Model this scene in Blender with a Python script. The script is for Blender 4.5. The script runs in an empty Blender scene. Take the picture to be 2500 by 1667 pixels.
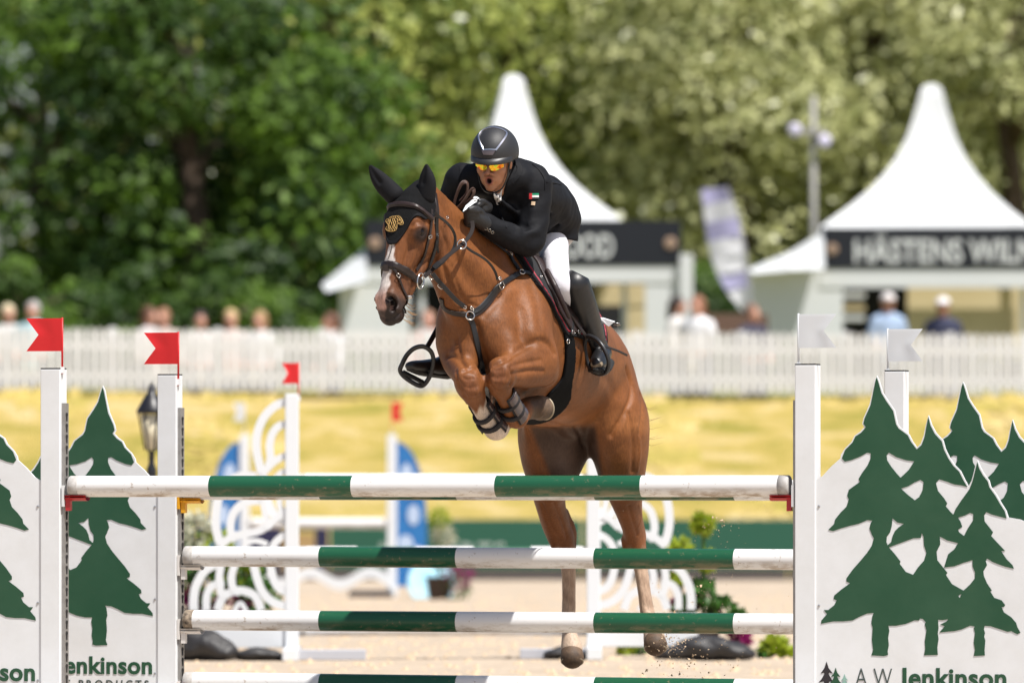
import bpy, bmesh, math, random
import numpy as np
from mathutils import Vector, Matrix
from mathutils.bvhtree import BVHTree

# ---------------------------------------------------------------- camera, sky, sun, exposure
S = bpy.context.scene
COL = S.collection
F_PX, CX, HY, ZC, D0 = 19350.0, 1250.0, 1254.0, 0.96, 37.5   # focal length and horizon in photo pixels, eye height, focus
cam_d = bpy.data.cameras.new('camera')
cam = bpy.data.objects.new('camera', cam_d); COL.objects.link(cam)
cam.location = (0, 0, ZC); cam.rotation_euler = (math.radians(90), 0, 0)
cam_d.sensor_width = 36.0; cam_d.lens = 36.0 * F_PX / 2500.0
cam_d.shift_y = (HY - 1667 / 2) / 2500.0
cam_d.clip_start = 1.0; cam_d.clip_end = 2000.0
cam_d.dof.use_dof = True; cam_d.dof.focus_distance = 37.25; cam_d.dof.aperture_fstop = 3.5
S.camera = cam

SUN_DIR = Vector((0.35, -0.335, 0.875)).normalized()          # towards the sun: high, right of and behind the camera
world = bpy.data.worlds.new('World'); S.world = world; world.use_nodes = True
wn = world.node_tree; wn.nodes.clear()
sky = wn.nodes.new('ShaderNodeTexSky'); sky.sky_type = 'NISHITA'; sky.sun_disc = False
sky.sun_elevation = math.asin(SUN_DIR.z); sky.sun_rotation = math.atan2(SUN_DIR.x, SUN_DIR.y)
sky.air_density = 1.0; sky.dust_density = 2.0; sky.ozone_density = 0.6
bg = wn.nodes.new('ShaderNodeBackground'); bg.inputs['Strength'].default_value = 0.085
wo = wn.nodes.new('ShaderNodeOutputWorld')
wn.links.new(sky.outputs[0], bg.inputs[0]); wn.links.new(bg.outputs[0], wo.inputs[0])
sun_d = bpy.data.lights.new('sun', 'SUN'); sun_d.energy = 5.0; sun_d.angle = math.radians(0.6); sun_d.color = (1.0, 0.965, 0.915)
sun = bpy.data.objects.new('sun', sun_d); COL.objects.link(sun)
sun.rotation_euler = (-SUN_DIR).to_track_quat('-Z', 'Y').to_euler(); sun.location = (20, -20, 40)
S.view_settings.view_transform = 'Standard'; S.view_settings.look = 'None'
S.view_settings.exposure = 0.42; S.view_settings.gamma = 1.0
S.render.engine = 'CYCLES'
S.cycles.max_bounces = 6; S.cycles.diffuse_bounces = 3; S.cycles.glossy_bounces = 3
S.cycles.transparent_max_bounces = 8; S.cycles.use_denoising = True
try: S.cycles.denoiser = 'OPENIMAGEDENOISE'
except Exception: pass
random.seed(7); RNG = np.random.default_rng(7)

# ---------------------------------------------------------------- small helpers
def at(px, py, D):
    """world point seen at photo pixel (px, py) when it stands D metres in front of the lens"""
    return Vector(((px - CX) / F_PX * D, D, ZC + (HY - py) / F_PX * D))
def A(px, py, d):
    return at(px, py, D0 + d)
PX = D0 / F_PX                       # metres per photo pixel at the horse
def proj(P):
    P = np.asarray(P); return CX + P[..., 0] / P[..., 1] * F_PX, HY - (P[..., 2] - ZC) / P[..., 1] * F_PX

def empty(name, loc, label=None, cat=None, group=None, kind=None):
    o = bpy.data.objects.new(name, None); COL.objects.link(o); o.location = loc; o.empty_display_size = 0.1
    tag(o, label, cat, group, kind); return o
def tag(o, label=None, cat=None, group=None, kind=None):
    if label: o['label'] = label
    if cat: o['category'] = cat
    if group: o['group'] = group
    if kind: o['kind'] = kind
    return o
def wloc(o):
    v = Vector((0, 0, 0))
    while o is not None:
        v += o.location; o = o.parent
    return v
def link(name, me, mat=None, parent=None):
    o = bpy.data.objects.new(name, me); COL.objects.link(o)
    if mat is not None and not me.materials: me.materials.append(mat)
    if parent is not None: o.parent = parent
    return o
def mesh(name, verts, faces, mat=None, parent=None, smooth=False):
    """verts in world space; stored relative to the parent"""
    me = bpy.data.meshes.new(name)
    off = wloc(parent) if parent is not None else Vector((0, 0, 0))
    V = np.asarray(verts, dtype=np.float64).reshape(-1, 3) - np.array(off)
    if isinstance(faces, np.ndarray):
        n = faces.shape[1]
        me.vertices.add(len(V)); me.vertices.foreach_set('co', V.astype(np.float32).ravel())
        me.loops.add(faces.size); me.loops.foreach_set('vertex_index', faces.astype(np.int32).ravel())
        me.polygons.add(len(faces)); me.polygons.foreach_set('loop_start', np.arange(0, faces.size, n, dtype=np.int32))
        me.update(calc_edges=True); me.validate()
    else:
        me.from_pydata([tuple(v) for v in V], [], faces); me.update()
    if smooth: me.polygons.foreach_set('use_smooth', np.ones(len(me.polygons), dtype=bool))
    return link(name, me, mat, parent)
def set_col(o, name, C):
    a = o.data.attributes.new(name, 'FLOAT_COLOR', 'POINT')
    C = np.asarray(C, dtype=np.float32)
    if C.shape[1] == 3: C = np.hstack([C, np.ones((len(C), 1), np.float32)])
    a.data.foreach_set('color', C.ravel())

class MB:
    """collects boxes, tubes, sheets into one mesh object"""
    def __init__(s): s.v = []; s.f = []
    def box(s, c, size, R=None, taper=1.0):
        c = Vector(c); hx, hy, hz = size[0] / 2, size[1] / 2, size[2] / 2; b = len(s.v)
        for z in (-1, 1):
            t = taper if z > 0 else 1.0
            for (x, y) in ((-1, -1), (1, -1), (1, 1), (-1, 1)):
                p = Vector((x * hx * t, y * hy * t, z * hz)); s.v.append(c + (R @ p if R else p))
        s.f += [tuple(b + i for i in q) for q in ((3, 2, 1, 0), (4, 5, 6, 7), (0, 1, 5, 4), (1, 2, 6, 5), (2, 3, 7, 6), (3, 0, 4, 7))]
        return s
    def tube(s, pts, r, n=10, cap=True, close=False):
        pts = [Vector(p) for p in pts]; m = len(pts)
        if not hasattr(r, '__len__'): r = [r] * m
        b = len(s.v); ref = None
        for i, p in enumerate(pts):
            if close: d = pts[(i + 1) % m] - pts[i - 1]
            else: d = pts[min(i + 1, m - 1)] - pts[max(i - 1, 0)]
            d = d.normalized() if d.length > 1e-9 else Vector((0, 0, 1))
            if ref is None: ref = d.orthogonal().normalized()
            ref = (ref - d * ref.dot(d)); ref = ref.normalized() if ref.length > 1e-6 else d.orthogonal().normalized()
            e = d.cross(ref)
            for k in range(n):
                a = 2 * math.pi * k / n; s.v.append(p + (ref * math.cos(a) + e * math.sin(a)) * r[i])
        for i in range(m if close else m - 1):
            j = (i + 1) % m
            for k in range(n):
                k2 = (k + 1) % n; s.f.append((b + i * n + k, b + i * n + k2, b + j * n + k2, b + j * n + k))
        if cap and not close:
            s.f.append(tuple(b + k for k in range(n - 1, -1, -1))); s.f.append(tuple(b + (m - 1) * n + k for k in range(n)))
        return s
    def lathe(s, c, prof, n=16, axis=None):
        """prof: list of (radius, height) along axis"""
        ax = Vector(axis or (0, 0, 1)).normalized(); e1 = ax.orthogonal().normalized(); e2 = ax.cross(e1); b = len(s.v); c = Vector(c)
        for (r, h) in prof:
            for k in range(n):
                a = 2 * math.pi * k / n; s.v.append(c + ax * h + (e1 * math.cos(a) + e2 * math.sin(a)) * r)
        for i in range(len(prof) - 1):
            for k in range(n):
                k2 = (k + 1) % n; s.f.append((b + i * n + k, b + i * n + k2, b + (i + 1) * n + k2, b + (i + 1) * n + k))
        s.f.append(tuple(b + k for k in range(n - 1, -1, -1))); s.f.append(tuple(b + (len(prof) - 1) * n + k for k in range(n)))
        return s
    def grid(s, rows):
        b = len(s.v); m = len(rows[0])
        for r in rows: s.v += [Vector(p) for p in r]
        for i in range(len(rows) - 1):
            for k in range(m - 1): s.f.append((b + i * m + k, b + i * m + k + 1, b + (i + 1) * m + k + 1, b + (i + 1) * m + k))
        return s
    def build(s, name, mat, parent=None, smooth=False):
        return mesh(name, [tuple(v) for v in s.v], s.f, mat, parent, smooth)

def bevel(o, w=0.004, seg=2):
    m = o.modifiers.new('bevel', 'BEVEL'); m.width = w; m.segments = seg; m.limit_method = 'ANGLE'; m.angle_limit = math.radians(40); return o
def spline(pts, n=6, closed=False):
    """Catmull-Rom through tuples of any length"""
    P = [np.array(p, dtype=float) for p in pts]; m = len(P); out = []
    for i in range(m if closed else m - 1):
        if closed: p0, p1, p2, p3 = P[i - 1], P[i], P[(i + 1) % m], P[(i + 2) % m]
        else: p0, p1, p2, p3 = P[max(i - 1, 0)], P[i], P[i + 1], P[min(i + 2, m - 1)]
        for k in range(n):
            t = k / n
            out.append(0.5 * ((2 * p1) + (-p0 + p2) * t + (2 * p0 - 5 * p1 + 4 * p2 - p3) * t * t + (-p0 + 3 * p1 - 3 * p2 + p3) * t ** 3))
    if not closed: out.append(P[-1])
    return out

# ---------------------------------------------------------------- materials
MATS = {}
def mat(name, color, rough=0.6, metal=0.0, noise=None, bump=None, spec=0.5, coat=0.0, attr=None, sheen=0.0, trans=0.0, sss=0.0):
    """noise=(scale, amount, other colour); bump=(scale, strength, distance)"""
    if name in MATS: return MATS[name]
    m = bpy.data.materials.new(name); m.use_nodes = True; nt = m.node_tree; b = nt.nodes['Principled BSDF']
    c = tuple(color) + (1,)
    b.inputs['Base Color'].default_value = c; b.inputs['Roughness'].default_value = rough; b.inputs['Metallic'].default_value = metal
    b.inputs['Specular IOR Level'].default_value = spec; b.inputs['Coat Weight'].default_value = coat
    b.inputs['Sheen Weight'].default_value = sheen
    if sss: b.inputs['Subsurface Weight'].default_value = sss; b.inputs['Subsurface Scale'].default_value = 0.01
    src = None
    tc = nt.nodes.new('ShaderNodeTexCoord')
    if attr:
        an = nt.nodes.new('ShaderNodeAttribute'); an.attribute_name = attr; src = an.outputs['Color']
    if noise:
        nz = nt.nodes.new('ShaderNodeTexNoise'); nz.inputs['Scale'].default_value = noise[0]; nz.inputs['Detail'].default_value = 6
        nz.inputs['Roughness'].default_value = 0.65
        nt.links.new(tc.outputs['Object'], nz.inputs['Vector'])
        rp = nt.nodes.new('ShaderNodeMapRange'); rp.inputs[1].default_value = 0.35; rp.inputs[2].default_value = 0.7
        rp.inputs[3].default_value = 0; rp.inputs[4].default_value = noise[1]; nt.links.new(nz.outputs[0], rp.inputs[0])
        mx = nt.nodes.new('ShaderNodeMix'); mx.data_type = 'RGBA'; mx.inputs[6].default_value = c; mx.inputs[7].default_value = tuple(noise[2]) + (1,)
        if src is not None: nt.links.new(src, mx.inputs[6])
        nt.links.new(rp.outputs[0], mx.inputs[0]); src = mx.outputs[2]
    if src is not None: nt.links.new(src, b.inputs['Base Color'])
    if bump:
        nb = nt.nodes.new('ShaderNodeTexNoise'); nb.inputs['Scale'].default_value = bump[0]; nb.inputs['Detail'].default_value = 5
        nt.links.new(tc.outputs['Object'], nb.inputs['Vector'])
        bp = nt.nodes.new('ShaderNodeBump'); bp.inputs['Strength'].default_value = bump[1]; bp.inputs['Distance'].default_value = bump[2]
        nt.links.new(nb.outputs[0], bp.inputs['Height']); nt.links.new(bp.outputs[0], b.inputs['Normal'])
    if trans:
        tr = nt.nodes.new('ShaderNodeBsdfTranslucent'); ms = nt.nodes.new('ShaderNodeMixShader'); ms.inputs[0].default_value = trans
        if src is not None: nt.links.new(src, tr.inputs[0])
        else: tr.inputs[0].default_value = c
        out = nt.nodes['Material Output']
        nt.links.new(b.outputs[0], ms.inputs[1]); nt.links.new(tr.outputs[0], ms.inputs[2]); nt.links.new(ms.outputs[0], out.inputs[0])
    MATS[name] = m; return m
# ---------------------------------------------------------------- implicit modelling: bodies, clothes and wraps are one skin each
def vec(p): return np.array(p, dtype=np.float64)
class SDF:
    def __init__(s): s.ops = []
    def _add(s, lo, hi, f, k, mode): s.ops.append((lo, hi, f, k, mode)); return s
    def tube(s, pts, k=0.02, mode='u', sub=4, up=None):
        """pts: (centre, r_a, r_b[, axis_a]); r_a measured along axis_a (perpendicular to the path), r_b across it"""
        C = [np.concatenate([vec(p[0]), [p[1], p[2] if len(p) > 2 else p[1]]]) for p in pts]
        C = spline(C, sub) if len(C) > 2 and sub > 1 else C
        upv = vec(up if up is not None else (0, 0, 1)); segs = []
        for a, b in zip(C[:-1], C[1:]):
            d = b[:3] - a[:3]; L = np.linalg.norm(d)
            if L < 1e-6: continue
            d = d / L; n1 = upv - d * upv.dot(d)
            if np.linalg.norm(n1) < 1e-3: n1 = np.cross(d, (1, 0, 0.3))
            n1 /= np.linalg.norm(n1); segs.append((a, b, d, L, n1, np.cross(d, n1)))
        R = max(max(c[3], c[4]) for c in C)
        lo = np.min([c[:3] for c in C], 0) - R; hi = np.max([c[:3] for c in C], 0) + R
        def f(X, Y, Z, pad, segs=segs):
            out = np.full(np.broadcast_shapes(X.shape, Y.shape, Z.shape), 1.0, np.float32)
            for a, b, d, L, n1, n2 in segs:
                r = max(a[3], a[4], b[3], b[4]) + pad
                l = np.minimum(a[:3], b[:3]) - r; h = np.maximum(a[:3], b[:3]) + r
                i0, i1 = np.searchsorted(X[:, 0, 0], (l[0], h[0])); j0, j1 = np.searchsorted(Y[0, :, 0], (l[1], h[1])); k0, k1 = np.searchsorted(Z[0, 0, :], (l[2], h[2]))
                if i0 >= i1 or j0 >= j1 or k0 >= k1: continue
                qx = X[i0:i1] - a[0]; qy = Y[:, j0:j1] - a[1]; qz = Z[:, :, k0:k1] - a[2]
                s_ = qx * d[0] + qy * d[1] + qz * d[2]; t = np.clip(s_ / L, 0, 1)
                e1 = qx * n1[0] + qy * n1[1] + qz * n1[2]; e2 = qx * n2[0] + qy * n2[1] + qz * n2[2]; e3 = s_ - t * L
                ra = a[3] + (b[3] - a[3]) * t; rb = a[4] + (b[4] - a[4]) * t; rc = np.minimum(ra, rb)
                e1 /= ra; e2 /= rb; e3 = e3 / rc
                k0_ = np.sqrt(e1 * e1 + e2 * e2 + e3 * e3); k1_ = np.sqrt((e1 / ra) ** 2 + (e2 / rb) ** 2 + (e3 / rc) ** 2) + 1e-9
                dd = np.where(k0_ < 0.3, (k0_ - 1) * rc, k0_ * (k0_ - 1) / k1_)
                w = out[i0:i1, j0:j1, k0:k1]; np.minimum(w, dd, out=w)
            return out
        return s._add(lo, hi, f, k, mode)
    def ell(s, c, radii, axes=None, k=0.02, mode='u'):
        c = vec(c); R = np.eye(3) if axes is None else np.array([vec(a) / np.linalg.norm(vec(a)) for a in axes]); rr = vec(radii); m = rr.max()
        def f(X, Y, Z, pad, c=c, R=R, rr=rr):
            qx = X - c[0]; qy = Y - c[1]; qz = Z - c[2]; k0 = 0; k1 = 0
            for i in range(3):
                e = (qx * R[i][0] + qy * R[i][1] + qz * R[i][2]) / rr[i]; k0 = k0 + e * e; k1 = k1 + (e / rr[i]) ** 2
            k0 = np.sqrt(k0); k1 = np.sqrt(k1) + 1e-9
            return np.where(k0 < 0.3, (k0 - 1) * rr.min(), k0 * (k0 - 1) / k1).astype(np.float32)
        return s._add(c - m, c + m, f, k, mode)
    def func(s, lo, hi, f, k=0.0, mode='u'): return s._add(vec(lo), vec(hi), f, k, mode)
    def bounds(s):
        U = [o for o in s.ops if o[4] == 'u']
        return np.min([o[0] for o in U], 0), np.max([o[1] for o in U], 0)
    def grid(s, lo, hi, h):
        return [np.arange(lo[i], hi[i] + h, h, dtype=np.float32) for i in range(3)]
    def eval(s, ax, margin=0.03):
        x, y, z = ax; d = np.full((len(x), len(y), len(z)), 1.0, np.float32)
        for lo, hi, f, k, mode in s.ops:
            p = k + margin
            i0, i1 = np.searchsorted(x, (lo[0] - p, hi[0] + p)); j0, j1 = np.searchsorted(y, (lo[1] - p, hi[1] + p)); k0, k1 = np.searchsorted(z, (lo[2] - p, hi[2] + p))
            if i0 >= i1 or j0 >= j1 or k0 >= k1: continue
            b = f(x[i0:i1, None, None], y[None, j0:j1, None], z[None, None, k0:k1], p)
            a = d[i0:i1, j0:j1, k0:k1]
            if mode == 'u':
                r = np.minimum(a, b)
                if k > 0: hh = np.maximum(k - np.abs(a - b), 0) / k; r = r - hh * hh * k * 0.25
            else:
                b = -b; r = np.maximum(a, b)
                if k > 0: hh = np.maximum(k - np.abs(a - b), 0) / k; r = r + hh * hh * k * 0.25
            a[...] = r
        return d

def surface_nets(d, ax):
    x, y, z = ax; ins = d < 0
    c = np.zeros(np.array(d.shape) - 1, np.uint8)
    for i in (0, 1):
        for j in (0, 1):
            for k in (0, 1): c += ins[i:i + c.shape[0], j:j + c.shape[1], k:k + c.shape[2]]
    act = (c > 0) & (c < 8); I, J, K = np.nonzero(act); n = len(I)
    vid = np.full(c.shape, -1, np.int32); vid[I, J, K] = np.arange(n)
    acc = np.zeros((n, 3)); cnt = np.zeros(n)
    corners = [(i, j, k) for i in (0, 1) for j in (0, 1) for k in (0, 1)]
    val = {q: d[I + q[0], J + q[1], K + q[2]].astype(np.float64) for q in corners}
    for a in corners:
        for m in range(3):
            if a[m]: continue
            b = list(a); b[m] = 1; b = tuple(b)
            va, vb = val[a], val[b]; mk = (va < 0) != (vb < 0)
            t = np.where(mk, va / np.where(np.abs(va - vb) < 1e-12, 1, va - vb), 0)
            p = np.tile(np.array(a, float), (n, 1)); p[:, m] += t
            acc[mk] += p[mk]; cnt[mk] += 1
    P = acc / cnt[:, None]; h = x[1] - x[0]
    V = np.stack([x[0] + (I + P[:, 0]) * h, y[0] + (J + P[:, 1]) * h, z[0] + (K + P[:, 2]) * h], 1)
    Q = []
    for m in range(3):
        o = [q for q in range(3) if q != m]
        sl0 = [slice(1, -1)] * 3; sl1 = [slice(1, -1)] * 3; sl0[m] = slice(0, -1); sl1[m] = slice(1, None)
        A0 = ins[tuple(sl0)]; B0 = ins[tuple(sl1)]; mk = A0 != B0; I, J, K = np.nonzero(mk); g = [I + 1, J + 1, K + 1]; g[m] = g[m] - 1
        fl = A0[I, J, K]
        def cell(da, db):
            h_ = [v.copy() for v in g]; h_[o[0]] -= da; h_[o[1]] -= db; return vid[h_[0], h_[1], h_[2]]
        q = np.stack([cell(1, 1), cell(0, 1), cell(0, 0), cell(1, 0)], 1)
        if m == 1: fl = ~fl
        q[~fl] = q[~fl][:, ::-1]; Q.append(q)
    return V, np.concatenate(Q)

def relax(V, Q, it=2, lam=0.5):
    n = len(V)
    for _ in range(it):
        acc = np.zeros_like(V); cnt = np.zeros(n)
        for a, b in ((0, 1), (1, 2), (2, 3), (3, 0)):
            for p, q in ((a, b), (b, a)):
                for c in range(3): acc[:, c] += np.bincount(Q[:, p], V[Q[:, q], c], n)
                cnt += np.bincount(Q[:, p], minlength=n)
        V = V + lam * (acc / np.maximum(cnt, 1)[:, None] - V)
    return V
def vnormals(V, Q):
    N = np.cross(V[Q[:, 2]] - V[Q[:, 0]], V[Q[:, 3]] - V[Q[:, 1]]); out = np.zeros_like(V)
    for k in range(4):
        for c in range(3): out[:, c] += np.bincount(Q[:, k], N[:, c], len(V))
    return out / (np.linalg.norm(out, axis=1)[:, None] + 1e-12)
def skin(sdf, h, lo=None, hi=None, smooth=2, post=None):
    """polygonise; post(d, X, Y, Z) may cut or shell the field"""
    if lo is None:
        lo, hi = sdf.bounds(); lo = lo - 0.03; hi = hi + 0.03
    ax = sdf.grid(np.array(lo), np.array(hi), h); d = sdf.eval(ax)
    if post is not None: d = post(d, ax[0][:, None, None], ax[1][None, :, None], ax[2][None, None, :]).astype(np.float32)
    d[0] = d[-1] = 1; d[:, 0] = d[:, -1] = 1; d[:, :, 0] = d[:, :, -1] = 1
    V, Q = surface_nets(d, ax)
    return (relax(V, Q, smooth) if smooth else V), Q
_FIELDS = {}
def shell(name, sdf, h, lo, hi, thick, cut, mat_, parent, inner=-0.004, smooth=2):
    """a wrap lying on a body: the body grown by `thick`, kept where cut(X,Y,Z) < 0"""
    key = (id(sdf), h, tuple(np.round(lo, 4)), tuple(np.round(hi, 4)))
    if key not in _FIELDS:
        _FIELDS.clear(); ax = sdf.grid(np.array(lo), np.array(hi), h); _FIELDS[key] = (ax, sdf.eval(ax))
    ax, d0 = _FIELDS[key]
    d = np.maximum(d0 - thick, inner - d0); I = np.nonzero(d < 2.5 * h)
    d[I] = np.maximum(d[I], cut(ax[0][I[0]], ax[1][I[1]], ax[2][I[2]]).astype(np.float32))
    d[0] = d[-1] = 1; d[:, 0] = d[:, -1] = 1; d[:, :, 0] = d[:, :, -1] = 1
    V, Q = surface_nets(d, ax)
    return mesh(name, relax(V, Q, smooth), Q, mat_, parent, True)
def smstep(a, b, x):
    t = np.clip((x - a) / (b - a), 0, 1); return t * t * (3 - 2 * t)
def mixc(C, c, w):
    return C * (1 - w[:, None]) + np.array(c)[None, :] * w[:, None]
# ================================================================ the horse
Y20, P12 = math.radians(19), math.radians(11)
HEAD_H = vec((-math.sin(Y20), -math.cos(Y20), 0)); SIDE = vec((math.cos(Y20), -math.sin(Y20), 0)); UPW = vec((0, 0, 1))
FWD = HEAD_H * math.cos(P12) + UPW * math.sin(P12); UPB = UPW * math.cos(P12) - HEAD_H * math.sin(P12)
# head frame: u poll->muzzle, v out of the face, w to the horse's left
HY_, HA_, HR_ = math.radians(39), math.radians(18), math.radians(5)
_f = vec((-math.sin(HY_), -math.cos(HY_), 0)); _w0 = vec((math.cos(HY_), -math.sin(HY_), 0))
_u0 = -UPW * math.cos(HA_) + _f * math.sin(HA_); HV = _f * math.cos(HA_) + UPW * math.sin(HA_)
HU = _u0 * math.cos(HR_) - _w0 * math.sin(HR_) * 0.35; HU /= np.linalg.norm(HU)
HW = _w0 * math.cos(HR_) + _u0 * math.sin(HR_); HW -= HU * HW.dot(HU); HW /= np.linalg.norm(HW); HV = np.cross(HW, HU) * (1 if np.cross(HW, HU).dot(HV) > 0 else -1)
POLL = vec(A(997, 450, -0.50)); HSC = 1.03
def HL(u, v, w): return POLL + (HU * u + HV * v + HW * w) * HSC
def to_head(P):
    q = (np.asarray(P) - POLL) / HSC; return q @ HU, q @ HV, q @ HW
def R(px): return px * PX

HORSE = empty('horse', at(1250, 1254 + ZC / 37.9 * F_PX, 37.9), 'chestnut horse with white blaze leaping over the green and white rails', 'horse')
hb = SDF()
# trunk
hb.tube([(A(1176, 800, -0.02), R(128), R(96)), (A(1212, 806, 0.12), R(158), R(126)), (A(1262, 830, 0.36), R(178), R(138)), (A(1322, 862, 0.66), R(180), R(150)),
         (A(1376, 890, 0.95), R(160), R(140)), (A(1418, 925, 1.18), R(148), R(134)), (A(1440, 968, 1.32), R(118), R(118))], k=0.03, up=UPB)
# withers and croup
hb.tube([(A(1165, 640, 0.0), R(52), R(40)), (A(1240, 655, 0.2), R(50), R(38)), (A(1310, 705, 0.5), R(40), R(46))], k=0.12, up=UPB)
hb.tube([(A(1385, 815, 0.95), R(45), R(70)), (A(1432, 880, 1.25), R(60), R(80)), (A(1455, 945, 1.38), R(55), R(70))], k=0.08, up=UPB)
# neck
NECK = [(HL(0.05, -0.13, 0), R(50), R(32)), (A(1064, 572, -0.29), R(72), R(38)), (A(1110, 632, -0.2), R(90), R(48)), (A(1152, 692, -0.08), R(116), R(66)), (A(1186, 748, 0.05), R(136), R(90))]
hb.tube(NECK, k=0.06, up=UPW)
hb.tube([(A(1032, 462, -0.40), R(20), R(18)), (A(1092, 516, -0.28), R(26), R(19)), (A(1152, 582, -0.12), R(30), R(24)), (A(1215, 632, 0.1), R(34), R(28))], k=0.06)
# windpipe, jugular groove, neck muscles
hb.tube([(HL(.2, -.235, 0), R(16)), (A(1086, 690, -0.30), R(22)), (A(1112, 748, -0.22), R(28)), (A(1150, 790, -0.16), R(30))], k=0.06)
hb.tube([(A(1070, 560, -0.36), R(20)), (A(1120, 620, -0.28), R(26)), (A(1170, 672, -0.17), R(34)), (A(1215, 715, -0.06), R(42))], k=0.05)
hb.tube([(A(1075, 610, -0.36), R(14)), (A(1100, 668, -0.31), R(18)), (A(1135, 725, -0.22), R(24)), (A(1170, 770, -0.14), R(26))], k=0.03)
hb.tube([(A(1082, 655, -0.40), R(4)), (A(1108, 706, -0.345), R(5)), (A(1140, 752, -0.28), R(5))], k=0.03, mode='s')
# shoulders
hb.tube([(A(1262, 668, 0.16), R(48), R(40)), (A(1292, 750, 0.04), R(64), R(46)), (A(1290, 830, -0.06), R(60), R(52))], k=0.06, up=HEAD_H)
hb.tube([(A(1165, 680, 0.16), R(46), R(40)), (A(1126, 760, 0.02), R(58), R(42)), (A(1108, 832, -0.05), R(50), R(36))], k=0.06, up=HEAD_H)
hb.ell(A(1096, 800, -0.06), (R(26), R(50), R(56)), k=0.04)
# chest
hb.ell(A(1178, 815, -0.12), (R(84), R(66), R(86)), (SIDE, HEAD_H, UPW), k=0.05)
hb.ell(A(1140, 862, -0.19), (R(34), R(30), R(46)), (SIDE, HEAD_H, UPW), k=0.022)
hb.ell(A(1229, 856, -0.19), (R(46), R(32), R(52)), (SIDE, HEAD_H, UPW), k=0.026)
hb.tube([(A(1166, 800, -0.36), R(4)), (A(1180, 870, -0.34), R(9)), (A(1188, 930, -0.28), R(10))], k=0.05, mode='s')
# left foreleg (right in the picture), folded
hb.tube([(A(1296, 852, 0.02), R(56), R(60)), (A(1322, 885, 0.06), R(48), R(44)), (A(1330, 912, 0.1), R(34), R(34))], k=0.045, up=HEAD_H)
hb.tube([(A(1318, 882, -0.02), R(62), R(46)), (A(1280, 893, -0.14), R(55), R(42)), (A(1246, 903, -0.26), R(42), R(34)), (A(1224, 912, -0.33), R(37), R(34))], k=0.03, up=UPW)
hb.tube([(A(1224, 905, -0.35), R(34), R(34)), (A(1219, 922, -0.35), R(36), R(31)), (A(1220, 944, -0.31), R(29), R(25))], k=0.022, up=SIDE)
hb.tube([(A(1221, 945, -0.3), R(24), R(26)), (A(1236, 975, -0.22), R(21), R(24)), (A(1252, 1008, -0.12), R(20), R(26)), (A(1262, 1020, -0.08), R(26), R(26))], k=0.016, up=SIDE)
hb.ell(A(1262, 1017, -0.07), (R(27), R(30), R(26)), k=0.02)
hb.tube([(A(1268, 1010, -0.04), R(26), R(26)), (A(1288, 997, 0.03), R(28), R(24)), (A(1308, 993, 0.08), R(31), R(28))], k=0.014, up=UPW)
hb.tube([(A(1322, 858, -0.02), R(22)), (A(1280, 872, -0.17), R(22)), (A(1240, 886, -0.3), R(16))], k=0.016)
hb.tube([(A(1334, 905, 0.0), R(26)), (A(1290, 912, -0.15), R(26)), (A(1256, 918, -0.27), R(18))], k=0.014)
for (a_, b_) in ((1206, 906), (1230, 908), (1208, 928), (1228, 930)): hb.ell(A(a_, b_, -0.40), (R(13), R(10), R(13)), k=0.012)
for (a_, b_) in ((1132, 924), (1154, 930), (1140, 950), (1160, 954)): hb.ell(A(a_, b_, -0.40), (R(13), R(10), R(13)), k=0.012)
# right foreleg
hb.tube([(A(1104, 848, -0.02), R(36), R(48)), (A(1114, 880, -0.1), R(36), R(42)), (A(1132, 908, -0.24), R(33), R(36)), (A(1144, 926, -0.33), R(34), R(36))], k=0.03, up=SIDE)
hb.tube([(A(1140, 922, -0.35), R(31), R(34)), (A(1147, 944, -0.35), R(34), R(32)), (A(1158, 966, -0.3), R(27), R(25))], k=0.022, up=SIDE)
hb.tube([(A(1158, 966, -0.3), R(24), R(24)), (A(1176, 1000, -0.23), R(21), R(22)), (A(1198, 1034, -0.14), R(24), R(26)), (A(1210, 1046, -0.1), R(30), R(28))], k=0.016, up=SIDE)
hb.ell(A(1213, 1041, -0.09), (R(32), R(32), R(32)), k=0.014)
hb.tube([(A(1214, 1034, -0.05), R(27)), (A(1222, 1012, 0.03), R(26)), (A(1228, 996, 0.09), R(27))], k=0.015)
hb.ell(A(1141, 979, -0.22), (R(6), R(10), R(10)), k=0.012)
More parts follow.
